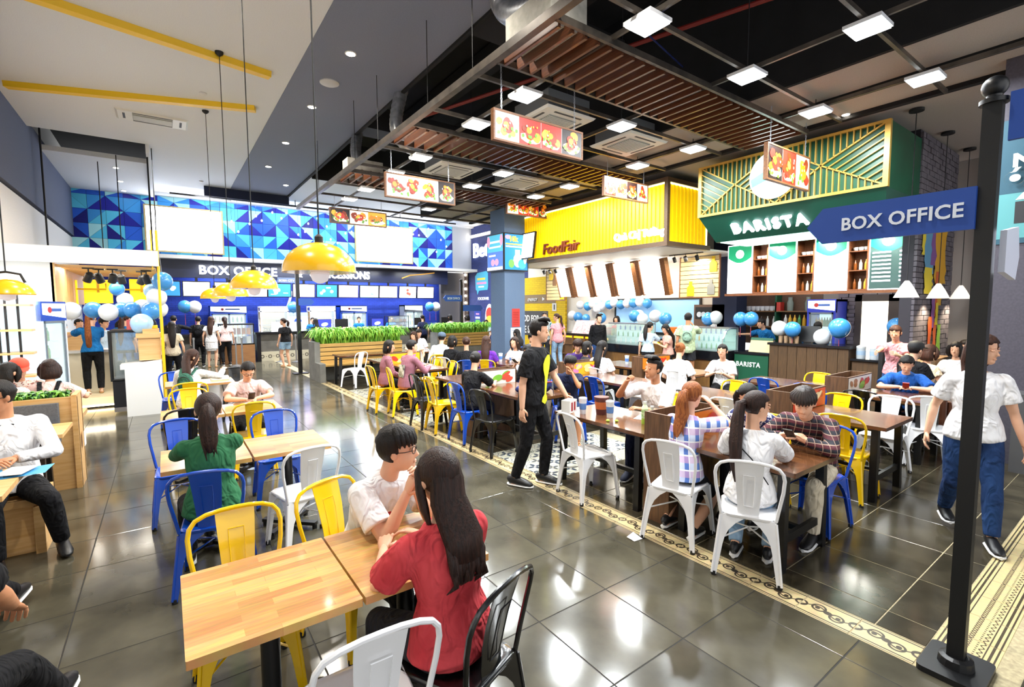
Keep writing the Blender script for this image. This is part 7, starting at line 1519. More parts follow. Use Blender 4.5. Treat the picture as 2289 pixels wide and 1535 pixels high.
# kiosk
K1 = person('kiosk worker in blue shirt with very long light-brown ponytail and black leggings', -1.22, 12.75, 95, 'stand', h=1.62, fem=True, lean=10, head=(-25, 12), hair=('pony', HRED, .75), top=(TEAL, 1.2, -.02), bot=(BLACK, 'long'), shoe=SANDAL, vox=.013, zb=.2, hl=(-.45, .5, 1.1), hr=(.1, .5, 1.0))
K2 = person('second kiosk worker in blue shirt with long dark hair, behind the glass case', -.72, 12.9, 80, 'stand', h=1.6, fem=True, lean=14, head=(-20, 16), hair=('pony', HBRN, .6), top=(TEAL, 1.2, -.02), bot=(BLACK, 'long'), vox=.016, zb=.2)
for (x, y_, lab, hair_, tp, f, hh) in ((-1.88, 14.6, 'woman in white strap top queueing at the far left of the kiosk', ('bun', HBLK), WHITE, 95, 1.6), (-1.62, 14.55, 'person in white shirt queueing second from the left at the kiosk', ('bun', HBLK), WHITE, 300, 1.66), (-1.4, 14.9, 'tall dark-haired person at the back of the kiosk queue', ('short', HBLK), GREY, 280, 1.74), (-1.2, 14.4, 'person in pale green T-shirt looking at the kiosk counter', ('fringe', HBLK), LBLUE, 320, 1.68), (-.85, 14.7, 'dark-haired person in grey behind the kiosk workers', ('bob', HBLK), GREY, 270, 1.62), (-.72, 15.3, 'man in dark navy facing the camera behind the kiosk queue', ('short', HBLK), NAVY, 268, 1.72), (-.2, 14.2, 'woman at the right end of the kiosk queue by the balloons', ('bob', HBLK), PINK, 200, 1.62), (.12, 14.6, 'dark-haired woman in khaki right of the balloons', ('long', HBLK), KHAKI, 90, 1.55)):
    st((x, y_), lab, f, h=hh, hair=hair_, top=(tp, 1, -.1), fem='wom' in lab)
flush()


# ---------------------------------------------------------------- kiosk on the left
WPAN = mat('white_laminate', 'e2e2e0', .35); WARMW = mat('cream_laminate', 'e6dcc4', .4); KWOOD = wood('kiosk_wood', 'd0a368', 'deb67e', .45); YPIPE = mat('yellow_pipe', 'f0c316', .35)
t = thing('kiosk_canopy', 'white kiosk fascia with wood slat ceiling and yellow pipe frame', 'kiosk', (-1.1, 10.75, 0))
k = MB(); k.box(-1.1, 1.05, 0, .12, 2.66, 2.93); k.build('fascia', mat('fascia_white', 'f0f0ee', .4), t)
for i in range(12): k = MB(); k.box(-.35, 1.0, .15+.27*i, .36+.27*i, 2.62, 2.645); k.build('ceiling_slat', KWOOD, t)
k = MB(); k.box(-1.1, -.35, .05, .4, 0, 2.66); k.build('wall_panel', WPAN, t); k = MB(); k.box(-.38, -.33, .05, 3.5, 2.0, 2.66); k.build('side_beam', KWOOD, t)
k = MB(); k.tube([(1.04, .05, 0), (1.04, .05, 3.3)], .02, 8); k.tube([(1.04, 3.3, 0), (1.04, 3.3, 2.9)], .02, 8); k.tube([(.96, .05, 2.6), (.96, .05, 3.3)], .012, 8); k.build('pipe_post', YPIPE, t, True)
k = MB(); k.tube([(-.3, 2.1, 2.3), (.15, 2.1, 2.3), (.15, 2.1, 2.42)], .016, 8); k.tube([(.3, 2.1, 2.3), (.98, 2.1, 2.3), (.98, 2.1, 2.42)], .016, 8); k.build('pipe_rail', YPIPE, t, True)
for i, (a, b, c, d) in enumerate(((-1.66,2, -1.4,2.48), (-1.31,2.02, -0.86,2.5), (-0.58,2.03, -0.17,2.53))):
    x0, z0, x1, z1 = a, b, c, d; t = thing('hanging_board', f'yellow glowing board hung inside the kiosk, {("left", "middle", "right")[i]} of three', 'board', ((x0+x1)/2, 13, z0), 0, 'yellow kiosk boards'); w_ = (x1-x0)/2
    k = MB(); k.rbox(-w_, w_, -.02, .02, 0, z1-z0, .015); k.build('panel', lit('board_yellow_glow', 'f3bd12', .75), t); k = MB(); k.box(-.02, .02, -.04, -.02, (z1-z0)*.45, z1-z0+.16); k.build('hanger', YPIPE, t)
k = MB(); t = thing('spotlight_cluster', 'cluster of black spotlights under the kiosk fascia', 'spotlights', (-.75, 11.2, 2.62))
for (u, v, tl) in ((-.3, 0, 25), (-.18, .2, -20), (.02, .1, 15), (.12, .4, -10), (.5, .2, -15), (.42, .5, 20)):
    k = MB(); M_ = Matrix.Translation((u, v, -.16)) @ Matrix.Rotation(R(tl), 4, 'Y') @ Matrix.Rotation(R(25), 4, 'X'); k.lathe([(.062, -.09), (.062, .06), (.03, .09)], 12); k.v = [tuple(M_ @ Vector(q)) for q in k.v]; h_ = k.build('spot_head', BLK, t, True); k = MB(); k.lathe([(.05, -.092), (.05, -.089)], 12); k.v = [tuple(M_ @ Vector(q)) for q in k.v]; k.build('lens', lit('spot_lens', 'fff4e0', 3), h_); k = MB(); k.box(u-.08, u+.08, v-.05, v+.05, -.02, 0); k.tube([(u, v, -.02), (u, v, -.12)], .012, 6); k.build('mount', BLK, t)
t = thing('kiosk_counter', 'cream kiosk counter on a glowing step, seen from the workers\' side', 'counter', (-1.2, 13.2, 0)); k = MB(); k.box(-.9, .55, 0, .5, .2, 1.0); k.build('body', WARMW, t); k = MB(); k.box(-.95, .58, -.06, .55, 1.0, 1.05); k.build('worktop', WPAN, t); k = MB(); k.box(-.95, -.1, .25, .5, 1.05, 1.42); k.build('wood_box', KWOOD, t)
t = thing('glowing_step', 'cream platform step under the kiosk workers, lit from below', 'step', (-1.1, 12.1, 0)); k = MB(); k.box(-.75, .42, 0, 2.4, .03, .2); k.build('platform', mat('step_cream', 'e8d8b4', .4), t); k = MB(); k.box(-.6, .4, -.012, -.002, .03, .06); k.build('light_strip', lit('step_glow', 'ffe6b0', 5), t)
area(-1.0, 11.75, .35, .8, .2, 6, (1, .86, .62))
t = thing('glass_display_case', 'black framed slanted glass case of drinks in the kiosk', 'display case', (-.62, 11.15, 0)); k = MB(); prof = [(-.2, .62), (-.2, 1.5), (.18, 1.5), (.5, 1.15), (.5, .62)]
k.tube([(a, 0, b) for a, b in prof], .035, 6, True); k.tube([(a, .8, b) for a, b in prof], .035, 6, True); k.box(-.2, .18, 0, .8, 1.48, 1.52); k.build('frame', BLK, t); k = MB(); k.box(-.2, .5, 0, .8, .12, .62); k.build('base', mat('case_dark', '1c1c22', .5), t); k = MB(); k.prism(prof, 'y', .01, .015); k.build('end_pane', GLS, t); k = MB(); k.box(-.15, .45, .05, .75, .95, .965); k.build('shelf', GLS, t); k = MB(); k.box(-.2, .5, 0, .8, .04, .12); k.build('plinth', STEEL, t)
for i in range(4): k = MB(); k.lathe([(.035, 0), (.045, .12)], 10, (-.7+.12*i, 11.35, .966)); tag(k.build('drink_cup', mat('cup_blue', '3a6ab8', .4), None, True), 'blue drink cup in the slanted kiosk case', 'cup', 'cups in the slanted kiosk case')
t = thing('white_cabinet', 'white end cabinet with sloping top and wood box at the front of the kiosk', 'cabinet', (-.36, 10.75, 0)); k = MB(); k.prism([(-.26, 0), (.27, 0), (.27, .98), (-.32, .92), (-.32, .84), (-.26, .84)], 'y', 0, .5); k.build('body', WPAN, t); k = MB(); k.box(-.05, .27, .08, .5, .98, 1.38); k.box(-.08, .29, .05, .53, 1.38, 1.46); k.build('wood_box', KWOOD, t); k = MB(); k.box(.02, .26, .1, .4, 1.46, 1.54); k.build('tray', KWOOD, t)
k = MB(); k.lathe([(.05, 0), (.045, .18)], 12, (-.52, 11.0, 1.53)); tag(k.build('straw_cup', mat('straw_red', 'b04a4a', .5), None, True), 'red patterned cup of straws on the slanted kiosk case', 'cup'); k = MB(); k.box(-.25, -.12, 10.95, 11.1, 1.545, 1.6); tag(k.build('napkin_box', YEL), 'small yellow box on the white kiosk cabinet', 'box'); k = MB(); k.box(-.45, -.17, 11.5, 11.53, 1.3, 1.75); k.box(-.36, -.26, 11.48, 11.6, 1.22, 1.32); tag(k.build('till', SCRB), 'dark till screen at the right of the kiosk', 'till')
# white shop end with fridge and shelves
f_ = fridge(-1.95, -1.38, 10.35, 2.02, 'tall drinks fridge with blue header at the white kiosk wall, left edge', FRB, 1, bodym=lit('fridge_side', 'd4ecfa', .45)); f_.location = (-1.42, 10.35, 0); f_.rotation_euler = (0, 0, R(68))
t = thing('shelf_rack', 'black post rack with pale wood shelves and blue glowing back, left edge', 'shelf', (-1.62, 9.9, 0))
for x in (-.34, -.26, -.13): k = MB(); k.box(x, x+.025, 0, .03, 0, 2.25); k.build('post', BLK, t)
for z in (.9, 1.24, 1.58, 1.95): k = MB(); k.box(-.6, .02, -.03, .3, z, z+.03); k.build('shelf', KWOOD, t)
for i, (x0, x1) in enumerate(((-.6, -.44), (-.42, -.28), (-.26, -.1), (-.08, .06))): k = MB(); k.box(x0, x1, .36, .40, .4, 1.98); k.build('glow_panel', (lit('rack_blue', '2f8fd8', .7), lit('rack_white', 'bfe2f6', .8), lit('rack_pale', '8fcdf0', .7), lit('rack_white', 'bfe2f6', .8))[i], t)
# left pendant
t = thing('pendant_lamp', 'yellow pendant lamp with black hoop bracket at the left edge', 'pendant lamp', (-1.22, 6.6, 2.04)); k = MB(); r = .2; k.lathe([(r, 0), (r*1.02, .01), (r*.95, .05), (r*.75, .1), (r*.4, .14), (.02, .15)], 28); k.build('shade', DOMEY, t, True); k = MB(); k.tube([(-.12, 0, .12), (-.1, 0, .2), (0, 0, .22), (.1, 0, .2), (.13, 0, .12)], .012, 6); k.build('bracket', BLK, t, True); k = MB(); k.tube([(0, 0, .22), (0, 0, 3.7)], .006, 5); k.build('cord', BLK, t); k = MB(); k.lathe([(.004, -.06), (.06, -.04), (.06, 0)], 12); k.build('bulb', FROST, t, True)
# rods and rails hanging through the roof opening
for i, (x, y, zb_) in enumerate(((-2.09, 15.20, 3.0), (-1.22, 16.50, 3.0), (-0.80, 15.60, 3.0), (-0.17, 15.00, 3.0), (-0.08, 14.90, 3.0))):
    k = MB(); k.tube([(x, y, zb_), (x, y, 5.69 if y > 15.4 else 6.9)], .02 if i in (0, 3) else .012, 6); tag(k.build('hanging_rod', BLK), f'black rod hanging in the roof opening above the kiosk, {ordn[i]} from the left', 'rod', 'black rods above the kiosk')
# booths at the left
FELT = mat('grey_felt', '5a5d63', .95, noise=(60, 2), col2='6a6d73')
def booth(x1, y0, y1, label, cushion=True, z=.98):
    t = thing('booth_bench', label, 'bench', (x1, y0, 0)); w_ = 1.35; d = y1-y0
    k = MB(); k.box(-w_, 0, 0, .04, 0, z); k.build('back_panel', OAKP, t); k = MB(); k.box(-w_, 0, .3, .34, 0, z); k.build('back_panel', OAKP, t); k = MB(); k.box(-.045, .0, -.02, .36, 0, z+.02); k.build('end_panel', OAKP, t)
    k = MB(); k.box(-w_, -.05, .34, d, .38, .44); k.build('seat', OAKP, t); k = MB(); k.box(-w_, -.1, .36, d-.06, 0, .38); k.build('seat_base', OAKP, t)
    if cushion: k = MB(); k.rbox(-w_, -.14, -.05, .0, .52, .93, .012); k.build('cushion', FELT, t)
    return t
booth(-.80, 6.78, 7.72, 'wood booth back with grey felt pad and plants on top, behind the man in white')
PL = mat('leaf_dark', '2f6a2a', .5, rnd=.2); PL2 = mat('leaf_bright', '78b83e', .5, rnd=.2)
def leafy(bx, by, bz, n, ln, mats, nm, spread, rs_, up=.7, wd=.012):
    k = MB()
    for i in range(n):
        a = rs_.uniform(0, 2*PI); x = bx(rs_); y = by(rs_); L_ = ln*rs_.uniform(.6, 1.15); d = Vector((math.cos(a), math.sin(a), 0)); s = Vector((-d.y, d.x, 0))*wd*rs_.uniform(.8, 1.3); p0 = Vector((x, y, bz)); p1 = p0+d*L_*spread*.35+Vector((0, 0, L_*up)); p2 = p0+d*L_*spread*.75+Vector((0, 0, L_*up*.95)); p3 = p0+d*L_*spread+Vector((0, 0, L_*up*.55))
        k.mi = i % len(mats); k.add([p0-s*.6, p0+s*.6, p1-s, p1+s, p2-s*.8, p2+s*.8, p3], [(0,1,3,2),(2,3,5,4),(4,5,6)])
    return k.build(nm, mats, None, flip=False)
rl = random.Random(4)
stuff(leafy(lambda r: r.uniform(-2.0, -.9), lambda r: r.uniform(6.86, 7.04), .95, 420, .13, [PL, PL2], 'booth_plants', .6, rl, .6, .016), 'small green plants along the top of the wood booth back', 'plants')
t = thing('booth_table', 'light wood booth table on black legs behind the man in white', 'table', (-1.4, 6.25, 0)); k = MB(); k.box(-.5, .58, -.28, .32, .715, .75); k.build('tabletop', OAKP, t)
for sx in (-.3, .4):
    for sy in (-.1, .1): k = MB(); k.add([(sx+.0*sy-.03, sy*1.8-.03, 0), (sx+.03, sy*1.8-.03, 0), (sx+.03, sy*1.8+.03, 0), (sx-.03, sy*1.8+.03, 0), (sx-.03, sy-.03, .715), (sx+.03, sy-.03, .715), (sx+.03, sy+.03, .715), (sx-.03, sy+.03, .715)], [(0,3,2,1),(4,5,6,7),(0,1,5,4),(1,2,6,5),(2,3,7,6),(3,0,4,7)]); k.build('leg', BLKM, t)
t = thing('booth_bench', 'low wood bench the man in white sits on, at the left edge', 'bench', (-.84, 5.12, 0)); k = MB(); k.box(-1.3, 0, 0, .42, .38, .435); k.build('seat', OAKP, t); k = MB(); k.box(-1.3, -.05, .04, .38, 0, .38); k.build('seat_base', OAKP, t); k = MB(); k.box(-.06, .0, -.02, .44, 0, .37); k.build('end_panel', OAKP, t); k = MB(); k.box(-1.3, -.12, .44, .48, 0, .8); k.build('back_panel', OAKP, t)
t = thing('booth_table', 'light wood booth table with papers at the left edge', 'table', (-1.4, 4.55, 0)); k = MB(); k.box(-.5, .53, -.36, .36, .715, .75); k.build('tabletop', OAKP, t)
for sx in (-.3, .3): k = MB(); k.box(sx-.03, sx+.03, -.2, .2, 0, .04); k.tube([(sx, 0, .04), (sx, 0, .715)], .03, 8); k.build('leg', BLKM, t)
for (bx_, by_, lab) in ((-.88, 2.2, 'wood bench under the person at the lower left corner'), (-1.1, 3.3, 'wood bench under the dark-trousered person at the left edge')):
    t = thing('booth_bench', lab, 'bench', (bx_, by_, 0)); k = MB(); k.box(-.9, 0, 0, .5, .38, .435); k.build('seat', OAKP, t); k = MB(); k.box(-.9, -.06, .05, .45, 0, .38); k.build('seat_base', OAKP, t)
k = MB(); k.box(-1.7, -.98, 8.3, 8.85, .715, .75); k.box(-1.4, -1.34, 8.5, 8.56, 0, .715); tag(k.build('booth_table', OAKP), 'light wood booth table in front of the pink backpack woman', 'table'); t = thing('booth_bench', 'wood bench under the red cap person in the left booth', 'bench', (-1.0, 9.0, 0)); k = MB(); k.box(-1, 0, -.1, .4, .38, .44); k.build('seat', OAKP, t); k = MB(); k.box(-1, -.05, -.05, .35, 0, .38); k.build('seat_base', OAKP, t)
k = MB(); k.add([(-1.0, 4.82, .752), (-.72, 4.86, .752), (-.74, 4.62, .752), (-1.02, 4.60, .752), (-.70, 4.66, .60), (-.98, 4.62, .752)], [(0,1,2,3)]); k.obox((-1.12, 4.72, .757), (.3, .2, .012), (0, 0, .2)); o = tag(k.build('folder', mat('folder_blue', '4aa0d4', .5)), 'blue folder on the booth table before the man in white', 'folder')
k = MB(); k.obox((-.9, 4.72, .770), (.16, .21, .003), (0, 0, -.3)); tag(k.build('paper_sheet', mat('paper', 'e4e4e2', .7)), 'white printed sheet lying on the blue folder', 'paper'); k = MB(); k.obox((-.772, 6.92, .5), (.004, .12, .16), (0, 0, 0)); tag(k.build('taped_sheet', mat('paper', 'e4e4e2', .7)), 'white sheet taped to the end of the wood booth', 'paper'); k = MB(); k.obox((-1.45, 4.38, .85), (.3, .02, .2), (R(-15), 0, 0)); tag(k.build('tablet', SCRB), 'dark tablet held up at the far left edge', 'tablet')
# ---------------------------------------------------------------- planters
CONC = mat('concrete', '6a6a66', .8, noise=(5, 5), col2='7b7b76'); BATT = wood('planter_slat', 'b08a48', 'c9a25c', .5)
def planter(x0, x1, y0, y1, label, z0=.42, z1=.98, bench=True):
    t = thing('planter_box', label, 'planter', (x0, y0, 0)); W_ = x1-x0; d = y1-y0; n = 5; h = (z1-z0)/n
    for i in range(n): k = MB(); k.box(.14, W_, -.03, 0, z0+i*h, z0+(i+1)*h-.02); k.build('slat', BATT, t)
    k = MB(); k.box(.14, W_, 0, d, z0, z1-.05); k.build('trough', mat('trough_dark', '3a3026', .8), t); k = MB(); k.box(0, .14, -.05, d+.03, 0, z1+.02); k.build('end_wall', CONC, t); k = MB(); k.box(.14, W_, .02, d, 0, z0); k.build('base', CONC, t)
    if bench: k = MB(); k.box(0, .14, -.55, -.05, 0, .48); k.build('arm_wall', CONC, t); k = MB(); k.box(.14, W_, -.5, 0, .40, .44); k.build('bench_seat', BATT, t); k = MB(); k.box(.14, W_, -.12, .0, 0, .4); k.build('bench_base', CONC, t)
    return t
planter(3.12, 5.55, 13.2, 13.75, 'wood slat planter of bright green plants on a concrete bench'); planter(8.2, 10.5, 16.2, 16.7, 'second wood slat planter of green plants, farther right', .42, .95, False)
rg_ = random.Random(8); stuff(leafy(lambda r: r.uniform(3.25, 5.55), lambda r: r.uniform(13.2, 13.7), .93, 1100, .50, [PL2, mat('leaf_lime', 'a4d24e', .5, rnd=.15), PL2], 'planter_foliage', 1.0, rg_, .8, .014), 'bright green arching leaves in the nearer planter', 'plants')
stuff(leafy(lambda r: r.uniform(8.25, 10.5), lambda r: r.uniform(16.2, 16.7), .9, 800, .5, [PL2, MATS['leaf_lime'], PL2], 'planter_foliage', 1.0, rg_, .75, .014), 'bright green arching leaves in the farther planter', 'plants')
# ---------------------------------------------------------------- sign posts
SBLU = mat('sign_blue', '17459c', .5); PBLK = mat('post_black', '0b0c0f', .4); SLET = mat('sign_letter', 'dfe8f6', .5)
t = thing('sign_post', 'tall black square sign post at the right with ball finial', 'sign post', (3.27, .58, 0)); k = MB(); k.box(-.034, .034, -.034, .034, .03, 2.86); k.build('post', PBLK, t); k = MB(); k.rbox(-.16, .16, -.13, .13, 0, .03, .03); k.lathe([(.075, .03), (.07, .07), (.05, .08)], 16); k.build('base', PBLK, t); k = MB(); k.lathe([(.055, 0), (.055, .02), (.03, .03), (.03, .04)], 16, (0, 0, 2.86)); k.ball((0, 0, 2.94), .05, 20, 12); k.build('finial', PBLK, t, True)
def arrow(y0, y1, z0, z1, tip, nm, sx=-.05): k = MB(); zc = (z0+z1)/2; k.prism([(y0, z0), (y1, z0), (y1+tip, zc-(.0)), (y1, z1), (y0, z1)], 'x', sx-.012, sx+.012); return k.build(nm, SBLU, t)
arrow(.03, .70, -.105+2.375, .1+2.375, .085, 'arrow_board'); text('BOX OFFICE', .098, SLET, 'lettering', .003, t, face_mx(-.067, .60, 2.335), 'LEFT', .0022, .93, 1.05)
k = MB(); k.prism([(-.06, 2.67), (-.95, 2.67), (-1.05, 2.78), (-.95, 2.89), (-.06, 2.89)], 'x', -.03, -.006); k.build('arrow_board', SBLU, t)
k = MB(); k.prism([(.03, 2.06), (.30, 2.03), (.36, 2.15), (.30, 2.30), (.03, 2.26)], 'y', -.012, .012); k.v = [(a, b-.06, c) for a, b, c in k.v]; k.build('arrow_board', mat('arrow_silver', 'dfe4f6', .35), t)
def farpost(x, y, h, label, signs):
    t = thing('sign_post', label, 'sign post', (x, y, 0)); k = MB(); k.box(-.05, .05, -.05, .05, .02, h); k.build('post', PBLK, t); k = MB(); k.rbox(-.2, .2, -.17, .17, 0, .025, .03); k.build('base', PBLK, t); k = MB(); k.ball((0, 0, h+.06), .07, 14, 8); k.build('finial', PBLK, t, True)
    for (a, b, z0, z1, d, word) in signs:
        k = MB(); zc = (z0+z1)/2; tip = .1*(1 if b > a else -1); k.prism([(a, z0), (b, z0), (b+tip, zc), (b, z1), (a, z1)], d, -.07, -.05) if d == 'y' else k.prism([(a, z0), (b, z0), (b+tip, zc), (b, z1), (a, z1)], 'x', -.07, -.05); k.build('arrow_board', mat('sign_blue_far', '2a56b8', .5, emit=.1), t)
        if word: text(word, .12, SLET, 'lettering', .003, t, face_my(min(a, b)+.08, -.075, zc-.05), 'LEFT', .003, .85)
farpost(3.13, 14.9, 2.92, 'black sign post on the aisle before the box office', [(.0, .34, 1.98, 2.18, 'y', '')])
farpost(9.9, 17.3, 2.95, 'black sign post with blue arrow boards before the navy brick wall', [(.0, -.75, 2.15, 2.4, 'y', 'BOX OFFICE'), (.05, .9, 1.75, 2.0, 'y', '')])
# ---------------------------------------------------------------- balloons
BLB = mat('balloon_blue', '3f8fd4', .22, coat=.4); BLW = mat('balloon_white', 'eceef0', .25, coat=.4); BLL = mat('balloon_pale', 'a9d0f0', .22, coat=.4); STICK = mat('balloon_stick', 'b8495a', .5)
BME = {}
def balloon(x, y, z, c, label, group, r=.125, stick=0):
    t = thing('balloon', label, 'balloon', (x, y, z), random.Random(int(x*91+y*17+z*7)).uniform(0, 90), group)
    if (c, r) not in BME:
        k = MB(); prof = [(.004, -1.12)]+[(math.sin(a)*(1 if a > PI/2 else 1), -math.cos(a)*(1.12 if a < PI/2 else 1)) for a in [PI*i/12 for i in range(1, 12)]]+[(.01, 1.0)]; k.lathe([(p*r, q*r) for p, q in prof], 18); o = k.build('skin', {'b': BLB, 'w': BLW, 'l': BLL}[c], t, True); BME[(c, r)] = o.data
    else: o = bpy.data.objects.new('skin', BME[(c, r)]); C.objects.link(o); o.parent = t
    k = MB(); k.lathe([(.004, -1.12*r), (.016, -1.12*r-.02), (.004, -1.12*r-.022)], 8); k.build('knot', {'b': BLB, 'w': BLW, 'l': BLL}[c], t)
    if stick: k = MB(); k.tube([(0, 0, -1.1*r), (0, 0, -1.1*r-stick)], .006, 5); k.build('stick', STICK, t)
    return t
cn = {'b': 'blue', 'w': 'white', 'l': 'pale blue'}
kb = [(363,628,'b',.19),(350,664,'w',.185),(340,650,'l',.15),(338,694,'b',.175),(355,690,'w',.17),(316,722,'l',.2),(296,692,'b',.16),(318,686,'w',.16),(272,692,'b',.15),(242,697,'w',.17),(262,645,'b',.14),(280,670,'w',.15),(208,692,'b',.16),(158,694,'w',.17),(138,692,'b',.15)]
KX = [-0.01,2.42,-0.11,2.12,-0.18,2.24,-0.2,1.87,-0.09,1.9,-0.35,1.64,-0.49,1.89,-0.34,1.94,-0.65,1.89,-0.83,1.85,-0.72,2.29,-0.61,2.08,-1.06,1.89,-1.36,1.88,-1.52,1.89]
KY = [11.2,11.2,11.35,11.1,11.4,11.0,11.4,11.5,11.5,11.4,11.9,11.9,11.6,11.6,11.9]
kl = ['topmost of the bunch at the kiosk end', 'large one just under the topmost blue balloon at the kiosk', 'half hidden behind the large white balloon at the kiosk', 'big one in the middle of the kiosk bunch', 'right rim of the kiosk bunch', 'lowest and largest of the kiosk bunch', 'left of the kiosk bunch, joined to the next', 'small one between the blue balloons of the kiosk bunch', 'in the hanging row left of the kiosk bunch', 'lying sideways in the kiosk\'s hanging row', 'high one beside the middle yellow kiosk board', 'between the yellow kiosk boards', 'under the middle yellow kiosk board', 'under the left yellow kiosk board', 'leftmost of the kiosk\'s hanging row, half hidden']
for i, (px, py, c, r) in enumerate(kb): balloon(KX[2*i], KY[i], KX[2*i+1], c, f'{cn[c]} balloon, {kl[i]}', 'balloons at the kiosk', r*.88)
k = MB(); k.tube([(KX[0], 11.2, KX[1]+.15), (KX[0]-.03, 11.15, 3.0), (KX[0]-.05, 11.1, 4.6)], .004, 4); tag(k.build('balloon_string', mat('string_grey', '9aa0a8', .7)), 'thin string rising from the kiosk balloon bunch', 'string')
row = [(1297,681,'w'),(1314,684,'b'),(1325,679,'w'),(1337,676,'l'),(1335,690,'w'),(1345,684,'w'),(1362,680,'b'),(1373,676,'w'),(1388,680,'b'),(1402,677,'w'),(1416,676,'b'),(1430,674,'w'),(1447,677,'b'),(1310,711,'b'),(1418,705,'b'),(1436,712,'w'),(1428,704,'w'),(1465,706,'w'),(1487,711,'b')]
RX = [12.5,1.98,12.12,1.93,11.88,2,11.72,2.05,11.57,1.84,11.46,1.93,11.11,1.98,10.9,2.04,10.61,1.98,10.35,2.02,10.1,2.03,9.85,2.06,9.56,2.01,12.2,1.51,9.72,1.63,9.41,1.54,9.71,1.64,8.64,1.64,8.23,1.58]
rlab = ['first at the left end of the row along the kitchen window', 'second in the row along the kitchen window', 'third in the row along the kitchen window', 'pale one behind the low white pair along the kitchen window', 'left of the low white pair in the kitchen window row', 'right of the low white pair in the kitchen window row', 'just right of the low white pair along the kitchen window', 'between the first two plain blue ones mid kitchen window', 'middle of the right half of the kitchen window row', 'fourth from the right end of the kitchen window row', 'third from the right end of the kitchen window row', 'second from the right end of the kitchen window row', 'last at the right end of the kitchen window row', 'hanging low at the left of the kitchen window', 'in the bunch above the glass case, blue one', 'in the bunch above the glass case, lower white one', 'in the bunch above the glass case, upper white one', 'white one of the pair left of the pale green shirt man', 'blue one of the pair left of the pale green shirt man']
XX = [12.0,12.0,12.0,12.1,11.9,12.0,12.0,12.0,12.0,12.0,12.0,12.0,12.0,12.0,11.6,11.6,11.8,11.2,11.1]
for i, (px, py, c) in enumerate(row): balloon(XX[i], RX[2*i], RX[2*i+1], c, f'{cn[c]} balloon, {rlab[i]}', 'balloons at the food shop', .145 if i < 14 else .17, 0 if i < 14 else .3)
k = MB(); k.tube([(XX[i], RX[2*i], RX[2*i+1]+.02) for i in range(13)], .004, 4); tag(k.build('garland_cord', mat('string_grey', '9aa0a8', .7)), 'thin cord the balloon row hangs on along the kitchen window', 'string')
cb_ = [(1583,712,'b'),(1600,709,'w'),(1655,712,'b'),(1679,711,'b'),(1742,733,'w'),(1771,735,'b'),(1838,753,'w'),(1877,732,'b'),(2005,729,'b')]
CX_ = [7.01,1.59,6.83,1.63,6.05,1.61,5.8,1.62,5.16,1.42,4.84,1.41,4.26,1.27,3.92,1.47,3.14,1.51]
cl_ = ['left of the pair over the drinks case', 'right of the pair over the drinks case', 'left of the pair before the cafe worker\'s arm', 'right of the pair before the cafe worker\'s arm', 'at the left end of the tall wood counter', 'second at the left end of the tall wood counter', 'low one before the bent cafe worker', 'big one at the right end of the tall wood counter', 'by the pink shirt woman\'s face']
cxx = [11.2,11.25,11.0,11.0,11.0,10.9,10.9,10.8,11.3]
for i, (px, py, c) in enumerate(cb_): balloon(cxx[i], CX_[2*i], CX_[2*i+1], c, f'{cn[c]} balloon, {cl_[i]}', 'balloons at the cafe', .16 if i != 7 else .19, .25)
for i, (x, z, c, lab) in enumerate(((.55, 1.98, 'b', 'blue balloon of the pair left of the white dress woman'), (.83, 1.97, 'w', 'white balloon of the pair left of the white dress woman'), (3.92, 1.95, 'b', 'blue balloon over the denim shorts woman at the box office'), (9.55, 1.95, 'b', 'blue balloon of the pair at the right end of the box office'), (9.85, 1.95, 'w', 'white balloon of the pair at the right end of the box office'))): balloon(x, 19.5, z, c, lab, 'balloons at the box office', .2, .4)
for i, (p, c, lab) in enumerate((((12.0, 12.6, 1.55), 'b', 'blue balloon beside the floral shirt person'), ((12.0, 12.9, 1.6), 'w', 'white balloon beside the floral shirt person'), ((11.6, 11.1, 1.55), 'b', 'blue balloon behind the pink tent card'))): balloon(*p, c, lab, 'balloons at the food shop', .17)
# ---------------------------------------------------------------- things on tables
def cup(x, y, lab, z=.75, m=None, h=.16, lid=True, grp=None):
    t = thing('drink_cup', lab, 'cup', (x, y, z), 0, grp); k = MB(); k.lathe([(.032, 0), (.043, h), (.04, h)], 16); k.build('cup', m or mat('cup_white', 'dfe2e8', .35), t, True); k = MB(); k.lathe([(.0365, h*.3), (.0405, h*.72)], 16); k.build('printed_band', mat('band_blue', '5a86c8', .4), t)
    if lid: k = MB(); k.lathe([(.045, h), (.045, h+.012), (.036, h+.018)], 16); k.build('lid', mat('lid_clear', 'e6eaee', .2), t, True)
cup(3.62, 3.72, 'white and blue paper cup at the table end, left of the two'); cup(3.72, 3.42, 'white and blue paper cup at the table end, right of the two')
t = thing('popcorn_bucket', 'dark red popcorn bucket beside the paper cups', 'bucket', (3.76, 3.58, .75)); k = MB(); k.lathe([(.055, 0), (.08, .19), (.075, .19)], 18); k.build('bucket', mat('bucket_maroon', '5a2a24', .5), t, True); k = MB(); k.lathe([(.063, .06), (.074, .14)], 18); k.build('printed_band', mat('band_orange', 'c86a34', .5), t)
